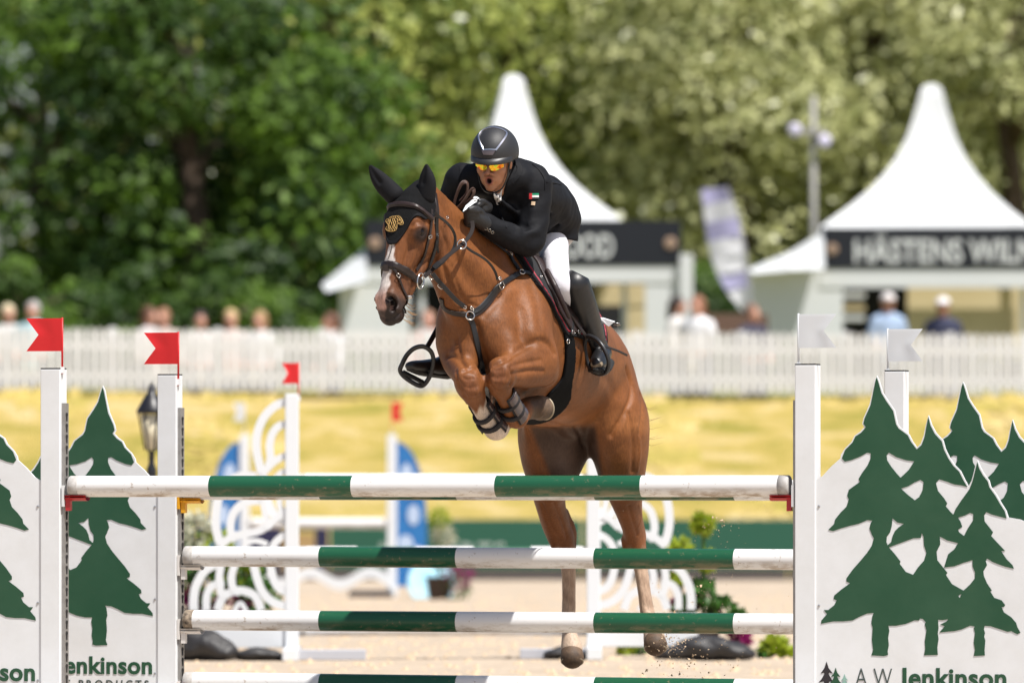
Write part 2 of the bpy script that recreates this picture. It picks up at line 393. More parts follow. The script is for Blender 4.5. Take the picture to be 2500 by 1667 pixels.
# hind legs
hb.tube([(A(1462, 935, 1.2), R(78), R(100)), (A(1506, 1010, 1.14), R(74), R(110)), (A(1516, 1085, 1.14), R(68), R(98)), (A(1518, 1148, 1.18), R(60), R(72)), (A(1527, 1205, 1.26), R(43), R(52)),
         (A(1544, 1280, 1.4), R(26), R(40)), (A(1549, 1325, 1.46), R(27), R(36)), (A(1561, 1378, 1.46), R(16), R(25)), (A(1571, 1440, 1.45), R(14.5), R(21)), (A(1580, 1492, 1.44), R(18), R(24)),
         (A(1588, 1520, 1.42), R(21), R(25)), (A(1595, 1546, 1.38), R(25), R(26)), (A(1598, 1560, 1.36), R(28.5), R(28))], k=0.05, up=SIDE)
hb.tube([(A(1395, 960, 1.22), R(88), R(90)), (A(1352, 1040, 1.16), R(86), R(108)), (A(1348, 1100, 1.16), R(80), R(98)), (A(1348, 1150, 1.18), R(68), R(72)), (A(1342, 1212, 1.28), R(40), R(52)),
         (A(1357, 1280, 1.4), R(33), R(42)), (A(1374, 1322, 1.46), R(29), R(38)), (A(1386, 1380, 1.46), R(17.5), R(26)), (A(1388, 1445, 1.45), R(15.5), R(22)), (A(1388, 1500, 1.44), R(16.5), R(24)),
         (A(1389, 1536, 1.42), R(16.5), R(24)), (A(1393, 1562, 1.38), R(23), R(26)), (A(1396, 1584, 1.36), R(28), R(28))], k=0.05, up=SIDE)
hb.ell(A(1388, 1085, 1.22), (R(50), R(80), R(68)), (SIDE, HEAD_H, UPW), k=0.05)
hb.ell(A(1486, 1075, 1.22), (R(40), R(80), R(70)), (SIDE, HEAD_H, UPW), k=0.05)
hb.tube([(A(1382, 1245, 1.42), R(8)), (A(1397, 1295, 1.50), R(11)), (A(1400, 1325, 1.52), R(8)), (A(1399, 1400, 1.49), R(6)), (A(1398, 1490, 1.48), R(7))], k=0.02)
hb.tube([(A(1556, 1255, 1.42), R(8)), (A(1568, 1305, 1.50), R(10)), (A(1571, 1335, 1.52), R(7)), (A(1580, 1420, 1.49), R(6)), (A(1589, 1488, 1.48), R(7))], k=0.02)
hb.tube([(A(1526, 1318, 1.43), R(10)), (A(1528, 1345, 1.44), R(7))], k=0.02)
hb.tube([(A(1350, 1318, 1.40), R(9)), (A(1356, 1345, 1.42), R(7))], k=0.02)
# flank fold and sheath
hb.tube([(A(1498, 985, 0.98), R(20)), (A(1478, 1035, 0.98), R(16)), (A(1470, 1080, 1.02), R(14))], k=0.06)
hb.tube([(A(1300, 1010, 0.98), R(20)), (A(1296, 1045, 0.98), R(14)), (A(1306, 1085, 1.02), R(12))], k=0.06)
hb.ell(A(1398, 1052, 0.98), (R(22), R(46), R(18)), (SIDE, HEAD_H, UPW), k=0.04)
# buttock seam at the tail
hb.tube([(A(1545, 985, 1.42), R(24)), (A(1556, 1080, 1.4), R(24)), (A(1550, 1150, 1.42), R(20))], k=0.06)

# head
def hp(*q): return [((HL(a, b, c)), r1, r2) for (a, b, c, r1, r2) in q]
hd = SDF()
hd.tube(hp((0.048, -0.075, 0, .062, .062), (0.09, -0.082, 0, .090, .090), (0.17, -0.088, 0, .098, .098), (0.27, -0.082, 0, .090, .080), (0.37, -0.068, 0, .070, .057),
           (0.47, -0.060, 0, .058, .050), (0.545, -0.066, 0, .062, .056), (0.595, -0.084, 0, .054, .052)), k=0.01, up=HV)
hd.tube(hp((0.10, -0.010, 0, .022, .070), (0.2, -0.002, 0, .02, .066), (0.32, -0.006, 0, .018, .042), (0.44, -0.014, 0, .017, .034), (0.53, -0.026, 0, .018, .032)), k=0.03, up=HV)
for s_ in (-1, 1):
    hd.ell(HL(.165, -.158, .054 * s_), (.122, .092, .038), (HU, HV, HW), k=0.03)
    hd.tube(hp((.24, -.208, .042 * s_, .03, .024), (.36, -.168, .034 * s_, .028, .022), (.48, -.135, .024 * s_, .028, .022)), k=0.03, up=HV)
    hd.tube(hp((.14, -.022, .070 * s_, .018, .018), (.178, -.014, .082 * s_, .018, .018), (.225, -.022, .076 * s_, .014, .014)), k=0.035, up=HV)
    hd.ell(HL(.212, -.05, .088 * s_), (.046, .036, .023), (HU, HV, HW), k=0.03)
    hd.tube(hp((.215, -.062, .078 * s_, .010, .010), (.29, -.064, .068 * s_, .009, .010), (.37, -.062, .055 * s_, .006, .006)), k=0.025)
    hd.ell(HL(.55, -.050, .036 * s_), (.046, .034, .026), (HU, HV, HW), k=0.02)
    hd.tube(hp((.50, -.026, .034 * s_, .008, .01), (.528, -.014, .040 * s_, .011, .012), (.556, -.016, .050 * s_, .011, .011), (.578, -.040, .056 * s_, .010, .010), (.572, -.068, .054 * s_, .009, .009)), k=0.012)
    hd.tube(hp((.40, -.10, .048 * s_, .008, .008), (.47, -.10, .046 * s_, .010, .010), (.53, -.095, .046 * s_, .012, .012)), k=0.03)
hd.tube(hp((.575, -.075, 0, .044, .050), (.606, -.088, 0, .034, .040)), k=0.02, up=HV)
hd.ell(HL(.580, -.137, 0), (.040, .024, .032), (HU, HV, HW), k=0.018)
hd.tube(hp((.52, -.118, .03, .004, .004), (.585, -.112, .046, .005, .005), (.62, -.112, .04, .004, .004), (.632, -.114, 0, .005, .005), (.62, -.112, -.04, .004, .004), (.585, -.112, -.046, .005, .005), (.52, -.118, -.03, .004, .004)), k=0.012, mode='s')
for s_ in (-1, 1):
    hd.tube(hp((.520, -.034, .066 * s_, .010, .010), (.540, -.022, .062 * s_, .016, .014), (.562, -.026, .056 * s_, .017, .014), (.582, -.042, .050 * s_, .010, .010)), k=0.008, mode='s')
    hd.ell(HL(.214, -.046, .110 * s_), (.024, .018, .012), (HU, HV, HW), k=0.010, mode='s')
    hd.tube(hp((.186, -.038, .100 * s_, .0055, .0055), (.208, -.026, .110 * s_, .0065, .0065), (.238, -.038, .102 * s_, .0055, .0055)), k=0.008)
    hd.tube(hp((.190, -.055, .106 * s_, .0045, .0045), (.214, -.066, .106 * s_, .005, .005), (.238, -.053, .101 * s_, .0045, .0045)), k=0.008)
# ears, inside the bonnet
EARS = {}
EARS[1] = [(A(1040, 480, -0.49), R(19), R(21)), (A(1043, 452, -0.50), R(15), R(22)), (A(1043, 430, -0.51), R(11), R(17)), (A(1041, 404, -0.52), R(3), R(4))]
EARS[-1] = [(A(962, 476, -0.46), R(19), R(21)), (A(938, 452, -0.455), R(14), R(20)), (A(920, 430, -0.45), R(10), R(15)), (A(904, 407, -0.445), R(3), R(4))]
for s_ in (1, -1):
    hd.tube([(c, a * .6, b * .6) for c, a, b in EARS[s_]], k=0.02, up=HV)
HORSE_SDF = SDF(); HORSE_SDF.ops = hb.ops + [(lo, hi, f, (0.035 if i == 0 else k), m) for i, (lo, hi, f, k, m) in enumerate(hd.ops)]
_lo, _hi = HORSE_SDF.bounds()
HV_, HQ = skin(HORSE_SDF, 0.0070, _lo - 0.04, _hi + 0.04, 2)
_hx, _hy = proj(HV_); _hd = HV_[:, 1] - D0
_soft = ((_hd > 0.75) & (_hy > 820) & (_hy < 1270)) | ((_hd > 0.25) & (_hy < 1040)) | ((_hx > 1090) & (_hy < 840) & (_hd > -0.4))
for _ in range(18):
    _r = relax(HV_, HQ, 1); HV_ = np.where(_soft[:, None], _r, HV_)
HV_ = relax(HV_, HQ, 1)
HN = vnormals(HV_, HQ)
# ---- sculpting: creases, veins and grooves pressed into the skin where the photograph shows them
def sculpt(marks):
    global HV_, HN
    tree = BVHTree.FromPolygons([tuple(v) for v in HV_], [tuple(int(i) for i in q) for q in HQ]); eye = Vector((0, 0, ZC)); near = []
    for pts, sig, depth in marks:
        P = []
        for q in spline([(float(a_), float(b_)) for a_, b_ in pts], 8):
            h_ = tree.ray_cast(eye, (at(q[0], q[1], 40.0) - eye).normalized())
            if h_[0] is not None: P.append(tuple(h_[0]))
        if len(P) < 2: continue
        P = np.array(P); lo, hi = P.min(0) - 3 * sig, P.max(0) + 3 * sig
        I = np.nonzero(((HV_ > lo) & (HV_ < hi)).all(1))[0]
        if not len(I): continue
        D2 = np.full(len(I), 1e9)
        for k in range(len(P) - 1):
            ab = P[k + 1] - P[k]; t = np.clip(((HV_[I] - P[k]) @ ab) / (ab @ ab + 1e-12), 0, 1); D2 = np.minimum(D2, ((HV_[I] - P[k] - t[:, None] * ab) ** 2).sum(1))
        w = np.exp(-D2 / (sig * sig)); near.append((I, w, depth)); HV_[I] -= HN[I] * (1.0 * depth * w)[:, None]
    HN = vnormals(HV_, HQ)
SC = [([(1236, 874), (1262, 858), (1290, 842), (1320, 832), (1342, 842), (1354, 862)], .018, .013), ([(1092, 868), (1112, 872), (1130, 886), (1152, 904)], .014, .010),
 ([(1162, 790), (1172, 840), (1182, 880), (1188, 915)], .022, .022), ([(1132, 906), (1150, 897), (1166, 898)], .014, .012), ([(1200, 896), (1222, 884), (1244, 872)], .014, .012),
 ([(1262, 672), (1235, 704), (1205, 742), (1180, 768)], .024, .011), ([(1300, 700), (1314, 750), (1320, 800), (1328, 832)], .03, .008), ([(1116, 826), (1120, 858), (1132, 892)], .014, .009), ([(1268, 760), (1272, 800), (1262, 838)], .03, .007),
 ([(1250, 893), (1285, 884), (1320, 878)], .009, .007), ([(1250, 913), (1290, 906), (1328, 906)], .009, .007), ([(1246, 900), (1252, 920), (1246, 940)], .010, .008), ([(1270, 897), (1300, 893), (1322, 892)], .007, -.004),
 ([(1060, 516), (1068, 560), (1070, 600), (1064, 632), (1050, 660)], .012, .014), ([(1080, 640), (1096, 690), (1120, 735), (1146, 762)], .013, .010), ([(1104, 650), (1118, 700), (1140, 742)], .010, .005), ([(1112, 726), (1130, 745), (1156, 757)], .007, .005), ([(1120, 716), (1140, 737), (1164, 748)], .007, .005), ([(1078, 560), (1090, 600), (1092, 640)], .012, .006), ([(1096, 560), (1112, 610), (1118, 640)], .012, .006),
 ([(1530, 900), (1543, 955), (1524, 1010), (1492, 1062)], .016, .014), ([(1560, 930), (1568, 1000), (1562, 1060)], .014, .008), ([(1536, 1010), (1546, 1080), (1544, 1150)], .014, .009), ([(1556, 1040), (1562, 1100), (1556, 1150)], .010, -.005), ([(1288, 1050), (1306, 1092), (1326, 1142)], .014, .010),
 ([(1324, 1230), (1344, 1280), (1368, 1312)], .009, .006), ([(1352, 1228), (1372, 1270), (1384, 1310)], .008, .006), ([(1534, 1236), (1548, 1280), (1556, 1305)], .009, .006), ([(1560, 1232), (1566, 1260), (1560, 1285)], .006, -.003),
 ([(1394, 1386), (1396, 1440), (1394, 1490)], .006, .005), ([(1564, 1390), (1574, 1440), (1582, 1488)], .006, .005), ([(1378, 1390), (1379, 1440), (1379, 1488)], .006, .003),
 ([(1002, 598), (986, 646), (978, 690)], .010, .006), ([(1012, 630), (1000, 660), (998, 690)], .008, -.004), ([(1030, 600), (1040, 640), (1030, 664)], .012, -.004), ([(1004, 552), (1020, 542), (1042, 548)], .008, .006), ([(1008, 560), (1024, 553), (1042, 560)], .006, -.006),
 ([(1200, 900), (1212, 905), (1222, 902)], .008, .004), ([(1204, 920), (1216, 924), (1228, 920)], .008, .004), ([(1126, 918), (1140, 926), (1154, 924)], .008, .004), ([(1134, 944), (1148, 948), (1162, 944)], .008, .004), ([(1112, 905), (1120, 935), (1136, 968)], .010, .007), ([(1196, 935), (1206, 948), (1222, 952)], .010, .006),
 ([(1404, 1042), (1416, 1060), (1424, 1085)], .014, .012), ([(1330, 1028), (1360, 1036), (1396, 1046)], .012, .006), ([(1450, 905), (1480, 925), (1500, 960)], .03, .006), ([(1300, 960), (1330, 990), (1370, 1010)], .03, .006),
 # nostrils, lips and chin
 ([(950, 728), (959, 732), (963, 742), (958, 754)], .0105, .030), ([(940, 716), (952, 714), (966, 722), (973, 738), (969, 756)], .007, -.006), ([(936, 720), (937, 734), (946, 744)], .007, -.005), ([(914, 716), (912, 726)], .008, -.006), ([(972, 700), (978, 722), (984, 740)], .010, .006), ([(930, 774), (945, 779), (962, 776), (978, 764)], .006, .006)]
sculpt(SC)
# ---- coat colour (markings of the animal; inner thighs also carry painted shade)
def coat(V, N):
    px, py = proj(V); dd = V[:, 1] - D0; u, v, w = to_head(V)
    C = np.tile(np.array((0.172, 0.061, 0.0180)), (len(V), 1))
    # darker along the back and in broad patches, lighter on belly
    n1 = np.sin(V[:, 0] * 21 + 3 * np.sin(V[:, 2] * 13)) * np.sin(V[:, 2] * 17 + 2 * np.sin(V[:, 1] * 9))
    C = C * (1 + 0.07 * n1)[:, None]
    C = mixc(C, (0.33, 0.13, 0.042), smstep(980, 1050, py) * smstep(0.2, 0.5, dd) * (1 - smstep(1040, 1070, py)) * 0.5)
    head = (np.abs(w) < 0.16) & (u > -0.1) & (u < 0.72) & (dd < -0.32) & (v > -0.29)
    hm = head.astype(float)
    # dark skin on muzzle and round the eyes
    C = mixc(C, (0.105, 0.050, 0.030), hm * smstep(0.36, 0.5, u) * 0.85 * smstep(-0.17, -0.08, v))
    C = mixc(C, (0.030, 0.022, 0.020), hm * smstep(0.50, 0.56, u + 0.25 * np.abs(w)) * 0.92)
    for s_ in (-1, 1):
        q = np.sqrt(((u - .220) / .064) ** 2 + ((v + .050) / .046) ** 2 + ((w - .10 * s_) / .04) ** 2)
        C = mixc(C, (0.03, 0.018, 0.014), hm * (1 - smstep(0.55, 1.15, q)))
    C = mixc(C, (0.13, 0.048, 0.020), hm * smstep(0.02, 0.12, u) * (1 - smstep(0.45, 0.55, u)) * 0.45)
    eq = np.hypot((px - 1029) / 1.15, py - 573)
    C = mixc(C, (0.020, 0.012, 0.010), hm * (1 - smstep(8, 24, eq)) * 0.9)
    # blaze
    wob = 0.004 * np.sin(u * 55) + 0.003 * np.sin(u * 120 + 1)
    half = np.interp(u, [0.24, 0.27, 0.3, 0.36, 0.42, 0.5, 0.56, 0.6, 0.64], [.0, .013, .018, .024, .029, .031, .036, .026, .008])
    cen = np.interp(u, [0.2, 0.34, 0.45, 0.56, 0.64], [0.0, 0.0, -0.008, -0.014, -0.010])
    bl = hm * (1 - smstep(-0.003, 0.005, np.abs(w - cen) - half - wob)) * smstep(-0.115, -0.10, v)
    pk = smstep(0.47, 0.57, u)
    C = mixc(C, (0.62, 0.56, 0.52), bl * (1 - pk)); C = mixc(C, (0.46, 0.27, 0.215), bl * pk)
    for s_ in (-1, 1):
        pass
    nq = np.min([np.hypot(px - a_, py - b_) for a_, b_ in ((952, 729), (956, 730), (960, 735), (962, 742), (960, 750))], 0)
    C = mixc(C, (0.006, 0.004, 0.004), hm * (1 - smstep(4.5, 8.0, nq)) * (dd < -.5))
    C = mixc(C, (0.022, 0.016, 0.015), hm * smstep(0.585, 0.605, u + 0.1 * np.abs(w)) * 0.9)
    # neck and chest: darker head-shade hair along the throat
    # legs: hind socks, right fore sock, cocoa knees
    hs = (dd > 1.0).astype(float)
    C = mixc(C, (0.20, 0.07, 0.025), hs * smstep(1200, 1300, py) * (1 - smstep(1320, 1350, py)) * 0.7)
    C = mixc(C, (0.47, 0.33, 0.235), hs * smstep(1330, 1385, py + 10 * np.sin(V[:, 0] * 90)) * 0.95)
    C = mixc(C, (0.50, 0.40, 0.31), hs * smstep(1480, 1530, py) * 0.6)
    C = mixc(C, (0.22, 0.13, 0.08), hs * smstep(1395, 1425, py) * (1 - smstep(1500, 1530, py)) * (0.5 + 0.5 * np.sin(V[:, 2] * 70 + V[:, 0] * 50)) * 0.35)
    fore = (dd < 0.2) & (py > 930)
    def axis(p0, p1):
        a_, b_ = vec(p0), vec(p1); ab = b_ - a_; t = np.clip(((V - a_) @ ab) / ab.dot(ab), -0.2, 1.4); return np.linalg.norm(V - a_ - t[:, None] * ab, axis=1), t
    dr, tr = axis(A(1158, 966, -0.3), A(1213, 1046, -0.09)); dl, tl = axis(A(1221, 945, -0.3), A(1262, 1020, -0.08))
    rf = ((dr < 0.085) & (dr < dl) & (py > 940)).astype(float)
    C = mixc(C, (0.56, 0.46, 0.38), rf * smstep(0.12, 0.3, tr + 0.004 * (px - 1165) + 0.06 * np.sin(px * 0.35)))
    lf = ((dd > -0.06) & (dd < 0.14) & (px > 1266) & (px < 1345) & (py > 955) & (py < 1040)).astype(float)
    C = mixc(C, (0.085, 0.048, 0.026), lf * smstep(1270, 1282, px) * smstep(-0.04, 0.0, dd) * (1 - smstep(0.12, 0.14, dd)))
    kn = np.exp(-(((px - 1219) / 26) ** 2 + ((py - 918) / 26) ** 2)) * (dd < -0.2) + np.exp(-(((px - 1146) / 26) ** 2 + ((py - 940) / 28) ** 2)) * (dd < -0.2)
    C = mixc(C, (0.17, 0.062, 0.028), kn * 0.7)
    # thin dark skin inside the thighs, deepened by shade painted into the coat
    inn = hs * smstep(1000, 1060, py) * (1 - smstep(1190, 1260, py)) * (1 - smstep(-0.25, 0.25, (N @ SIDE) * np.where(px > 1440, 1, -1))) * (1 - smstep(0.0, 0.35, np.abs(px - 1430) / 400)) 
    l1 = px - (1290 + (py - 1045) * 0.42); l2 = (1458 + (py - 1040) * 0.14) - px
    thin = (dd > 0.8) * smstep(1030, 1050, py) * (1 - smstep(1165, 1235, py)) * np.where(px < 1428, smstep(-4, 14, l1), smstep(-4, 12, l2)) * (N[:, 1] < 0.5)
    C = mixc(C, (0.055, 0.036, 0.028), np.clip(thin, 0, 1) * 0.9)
    return np.clip(C, 0, 1)
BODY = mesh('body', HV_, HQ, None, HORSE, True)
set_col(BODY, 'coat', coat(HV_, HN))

def coat_mat():
    m = bpy.data.materials.new('horse_coat'); m.use_nodes = True; nt = m.node_tree; b = nt.nodes['Principled BSDF']
    an = nt.nodes.new('ShaderNodeAttribute'); an.attribute_name = 'coat'
    tc = nt.nodes.new('ShaderNodeTexCoord')
    mp = nt.nodes.new('ShaderNodeMapping'); mp.inputs['Scale'].default_value = (1.0, 1.0, 0.22); nt.links.new(tc.outputs['Object'], mp.inputs[0])
    nz = nt.nodes.new('ShaderNodeTexNoise'); nz.inputs['Scale'].default_value = 160; nz.inputs['Detail'].default_value = 4; nt.links.new(mp.outputs[0], nz.inputs['Vector'])
    n2 = nt.nodes.new('ShaderNodeTexNoise'); n2.inputs['Scale'].default_value = 7; n2.inputs['Detail'].default_value = 5; nt.links.new(tc.outputs['Object'], n2.inputs['Vector'])
    hsv = nt.nodes.new('ShaderNodeHueSaturation'); nt.links.new(an.outputs['Color'], hsv.inputs['Color'])
    ad = nt.nodes.new('ShaderNodeMath'); ad.operation = 'ADD'; nt.links.new(nz.outputs[0], ad.inputs[0]); nt.links.new(n2.outputs[0], ad.inputs[1])
    mr = nt.nodes.new('ShaderNodeMapRange'); mr.inputs[1].default_value = 0.6; mr.inputs[2].default_value = 1.4; mr.inputs[3].default_value = 0.58; mr.inputs[4].default_value = 1.36
    nt.links.new(ad.outputs[0], mr.inputs[0]); nt.links.new(mr.outputs[0], hsv.inputs['Value'])
    nt.links.new(hsv.outputs[0], b.inputs['Base Color'])
    b.inputs['Roughness'].default_value = 0.52; b.inputs['Specular IOR Level'].default_value = 0.26
    
    n3 = nt.nodes.new('ShaderNodeTexNoise'); n3.inputs['Scale'].default_value = 26; n3.inputs['Detail'].default_value = 3; nt.links.new(tc.outputs['Object'], n3.inputs['Vector'])
    b1 = nt.nodes.new('ShaderNodeBump'); b1.inputs['Strength'].default_value = 0.4; b1.inputs['Distance'].default_value = 0.006; nt.links.new(n3.outputs[0], b1.inputs['Height'])
    b2 = nt.nodes.new('ShaderNodeBump'); b2.inputs['Strength'].default_value = 0.35; b2.inputs['Distance'].default_value = 0.003
    nt.links.new(nz.outputs[0], b2.inputs['Height']); nt.links.new(b1.outputs[0], b2.inputs['Normal']); nt.links.new(b2.outputs[0], b.inputs['Normal'])
    return m
BODY.data.materials.append(coat_mat())
# eyes
eye_m = mat('horse_eye', (0.008, 0.004, 0.003), 0.18, spec=0.3)
for s_ in (1, -1):
    mb = MB(); c = HL(.214, -.046, .086 * s_); rows = []
    for i in range(9):
        t = math.pi * i / 8
        rows.append([Vector(c) + Vector(HU) * (.027 * math.cos(t)) + (Vector(HV) * math.cos(a) + Vector(HW) * math.sin(a)) * (.027 * math.sin(t)) for a in [2 * math.pi * k / 14 for k in range(15)]])
    mb.grid(rows).build('eye', eye_m, HORSE, True)
# hooves
hoof_m = mat('hoof_horn', (0.150, 0.092, 0.054), 0.7, noise=(20, 0.95, (0.035, 0.024, 0.018)), bump=(60, 0.3, 0.004))
def hoof(c0, c1, r0, r1, up, name='hoof', squash=1.0):
    s_ = SDF(); s_.tube([(c0, r0, r0), ((vec(c0) + vec(c1)) / 2, (r0 + r1) / 2 * 1.03, (r0 + r1) / 2 * 1.05), (c1, r1, r1 * squash)], k=0.005, up=up)
    V, Q = skin(s_, 0.005); return mesh(name, V, Q, hoof_m, HORSE, True)
hoof(A(1597, 1556, 1.36), A(1600, 1572, 1.33), R(22), R(30), SIDE)
hoof(A(1394, 1574, 1.37), A(1397, 1603, 1.34), R(21), R(30), SIDE)
hoof(A(1310, 993, 0.09), A(1320, 996, 0.13), R(27), R(31), UPW)
hoof(A(1229, 994, 0.1), A(1232, 975, 0.16), R(26), R(30), SIDE)

# whisker hair under the jaw
random.seed(3); wh = MB()
for i in range(26):
    x0 = random.uniform(990, 1003); y0 = random.uniform(742, 792); L = random.uniform(8, 22)
    p0 = A(x0 - 6, y0 - 6, -0.46); p1 = A(x0 + L * .5, y0 + random.uniform(2, 6), -0.45); p2 = A(x0 + L, y0 + random.uniform(-2, 5), -0.44)
    wh.tube([p0, p1, p2], [.0012, .0009, .0003], 4)
wh.build('whiskers', mat('pale_hair', (0.42, 0.24, 0.10), .6), HORSE)

# tail: a switch of strands hanging behind the quarters
random.seed(8); tl = MB()
for i in range(70):
    a_ = random.uniform(-1, 1); b_ = random.uniform(-.06, .06); x1 = 1548 + 10 * a_; e_ = random.uniform(-1, 1)
    tl.tube([A(1486 + 6 * a_, 905, 1.50 + b_), A(1530 + 8 * a_, 960, 1.62 + b_), A(x1 + 6, 1060, 1.66 + b_), A(x1 - 6 + 14 * e_, 1180, 1.64 + b_), A(x1 - 22 + 20 * e_, 1260 + 25 * e_, 1.62 + b_)], [.010, .010, .008, .005, .001], 5)
for i in range(9):
    y = random.uniform(985, 1085); L = random.uniform(14, 48); c_ = random.uniform(-14, 18)
    tl.tube([A(1560, y - 12, 1.58), A(1572 + L * .4, y + c_ * .3, 1.57), A(1574 + L, y + c_ * .2 - 6, 1.56)], [.0014, .001, .0004], 4)
tl.build('tail', mat('chestnut_tail_hair', (0.16, 0.055, 0.02), .5), HORSE, True)

shoe_m = mat('worn_horseshoe', (0.34, 0.28, 0.20), .55, .4)
def shoe(c, nrm, r):
    nrm = Vector(nrm).normalized(); e1 = nrm.orthogonal().normalized(); e2 = nrm.cross(e1)
    MB().tube([Vector(c) + (e1 * math.cos(a) + e2 * math.sin(a)) * r for a in [2 * math.pi * k / 24 for k in range(24)]], .0048, 6, close=True).build('horseshoe', shoe_m, HORSE, True)
shoe(A(1330, 997, 0.150), (0.55, 0.75, 0.05), R(27))
shoe(A(1397, 1614, 1.335), (0.02, 0.42, 0.9), R(27)); shoe(A(1600, 1583, 1.325), (0.02, 0.42, 0.9), R(27))
shoe(A(1233, 968, 0.175), (0.1, 0.8, 0.6), R(26))
# ================================================================ tack
HTREE = BVHTree.FromPolygons([tuple(v) for v in HV_], [tuple(int(i) for i in q) for q in HQ])
EYE_P = Vector((0, 0, ZC))
def hit(px, py):
    d = (at(px, py, 40.0) - EYE_P).normalized(); r = HTREE.ray_cast(EYE_P, d)
    return r[0], r[1]
leather = mat('brown_leather', (0.0125, 0.007, 0.0058), 0.42, noise=(70, 0.7, (0.028, 0.016, 0.013)), bump=(220, 0.25, 0.002), spec=0.5)
leather_pale = mat('worn_rein_leather', (0.05, 0.025, 0.018), 0.5, noise=(120, 0.8, (0.09, 0.05, 0.038)), bump=(260, 0.3, 0.002))
black_l = mat('black_leather', (0.0065, 0.0065, 0.007), 0.48, noise=(60, 0.6, (0.013, 0.012, 0.013)), bump=(200, 0.2, 0.002))
steel = mat('polished_steel', (0.62, 0.58, 0.54), 0.22, 1.0)
knit = mat('black_crochet', (0.0065, 0.0065, 0.0072), 0.85, bump=(300, 1.0, 0.010), spec=0.2)
knit_plain = mat('black_jersey', (0.0075, 0.0075, 0.009), 0.8, bump=(500, 0.2, 0.002), spec=0.2)
gold = mat('gold_thread', (0.52, 0.33, 0.11), 0.5, 0.3, bump=(500, 0.5, 0.003))
pad_m = mat('black_quilted_cotton', (0.010, 0.010, 0.011), 0.85, bump=(90, 0.6, 0.006))
red_m = mat('red_piping', (0.30, 0.008, 0.025), 0.6)
hair_m = mat('flaxen_hair', (0.20, 0.085, 0.03), 0.55)

def path(pts, n=6, lift=0.004):
    """points (px,py) lie on the horse, (px,py,d) hang at that depth (never inside the horse)"""
    S2 = spline([(p[0], p[1], (p[2] if len(p) > 2 else 9.0)) for p in pts], n)
    raw = [p if len(p) > 2 else (p[0], p[1], None) for p in pts]
    ctrl = []
    for p in raw:
        h, nn = hit(p[0], p[1]); dh = (h.y - D0) if h is not None else None
        ctrl.append([p[0], p[1], p[2] if p[2] is not None else dh])
    known = [i for i, c in enumerate(ctrl) if c[2] is not None]
    for i, c in enumerate(ctrl):
        if c[2] is None: c[2] = ctrl[min(known, key=lambda k: abs(k - i))][2]
    Sp = spline(ctrl, n); P, N = [], []; m = len(Sp) - 1
    for i, q in enumerate(Sp):
        h, nn = hit(q[0], q[1]); seg = min(int(i / n), len(raw) - 2) if len(raw) > 1 else 0
        free = raw[seg][2] is not None or raw[min(seg + 1, len(raw) - 1)][2] is not None
        if h is not None and not free: P.append(h); N.append(nn)
        else:
            d = q[2]
            if h is not None: d = min(d, h.y - D0 - 0.006)
            P.append(A(q[0], q[1], d)); N.append(nn if h is not None and abs(d - (h.y - D0)) < 0.03 else Vector((0, -1, 0.1)).normalized())
    for _ in range(3):
        P = [P[0]] + [(P[i - 1] + P[i] * 2 + P[i + 1]) / 4 for i in range(1, m)] + [P[-1]]
        N = [N[0]] + [((N[i - 1] + N[i] * 2 + N[i + 1]) / 4).normalized() for i in range(1, m)] + [N[-1]]
    return [p + q * lift for p, q in zip(P, N)], N
def ribbon(name, P, N, w, t, m, parent, round_=False):
    mb = MB(); rows = []
    for i, p in enumerate(P):
        d = (P[min(i + 1, len(P) - 1)] - P[max(i - 1, 0)]).normalized(); n = (N[i] - d * N[i].dot(d)).normalized(); s = d.cross(n)
        prof = [(-1, -.5), (-1, .25), (-.8, .5), (.8, .5), (1, .25), (1, -.5), (-1, -.5)] if not round_ else [(math.cos(a), math.sin(a)) for a in [2 * math.pi * k / 8 for k in range(9)]]
        rows.append([p + s * (a * w / 2) + n * (b * t) for a, b in prof])
    mb.grid(rows)
    for r in (0, -1):
        b = len(mb.v); mb.v += rows[r][:-1]; f = tuple(range(b, b + len(rows[r]) - 1)); mb.f.append(f if r == -1 else f[::-1])
    return mb.build(name, m, parent, False)
def strap(name, pts, w, m, parent, t=0.004, lift=0.004, n=6):
    P, N = path(pts, n, lift); return ribbon(name, P, N, w, t, m, parent)
def ring(name, c, nrm, ra, r, m, parent, rb=None, up=None, n=26):
    nrm = Vector(nrm).normalized(); e1 = Vector(up).normalized() if up is not None else nrm.orthogonal().normalized()
    e1 = (e1 - nrm * e1.dot(nrm)).normalized(); e2 = nrm.cross(e1); rb = rb or ra
    return MB().tube([Vector(c) + e1 * ra * math.cos(2 * math.pi * k / n) + e2 * rb * math.sin(2 * math.pi * k / n) for k in range(n)], r, 8, close=True).build(name, m, parent, True)
def buckle(px, py, w, hgt, parent, rot=0.0, lift=0.009, r=0.0022):
    h, nn = hit(px, py); nn = nn or Vector((0, -1, 0)); c = (h if h is not None else A(px, py, -0.2)) + nn * lift
    e1 = Vector((math.cos(rot), 0, -math.sin(rot))); e1 = (e1 - nn * e1.dot(nn)).normalized(); e2 = nn.cross(e1)
    return MB().tube([c + e1 * a * w / 2 + e2 * b * hgt / 2 for a, b in ((-1, -.8), (-.8, -1), (.8, -1), (1, -.8), (1, .8), (.8, 1), (-.8, 1), (-1, .8))], r, 6, close=True).build('buckle', steel, parent, True)

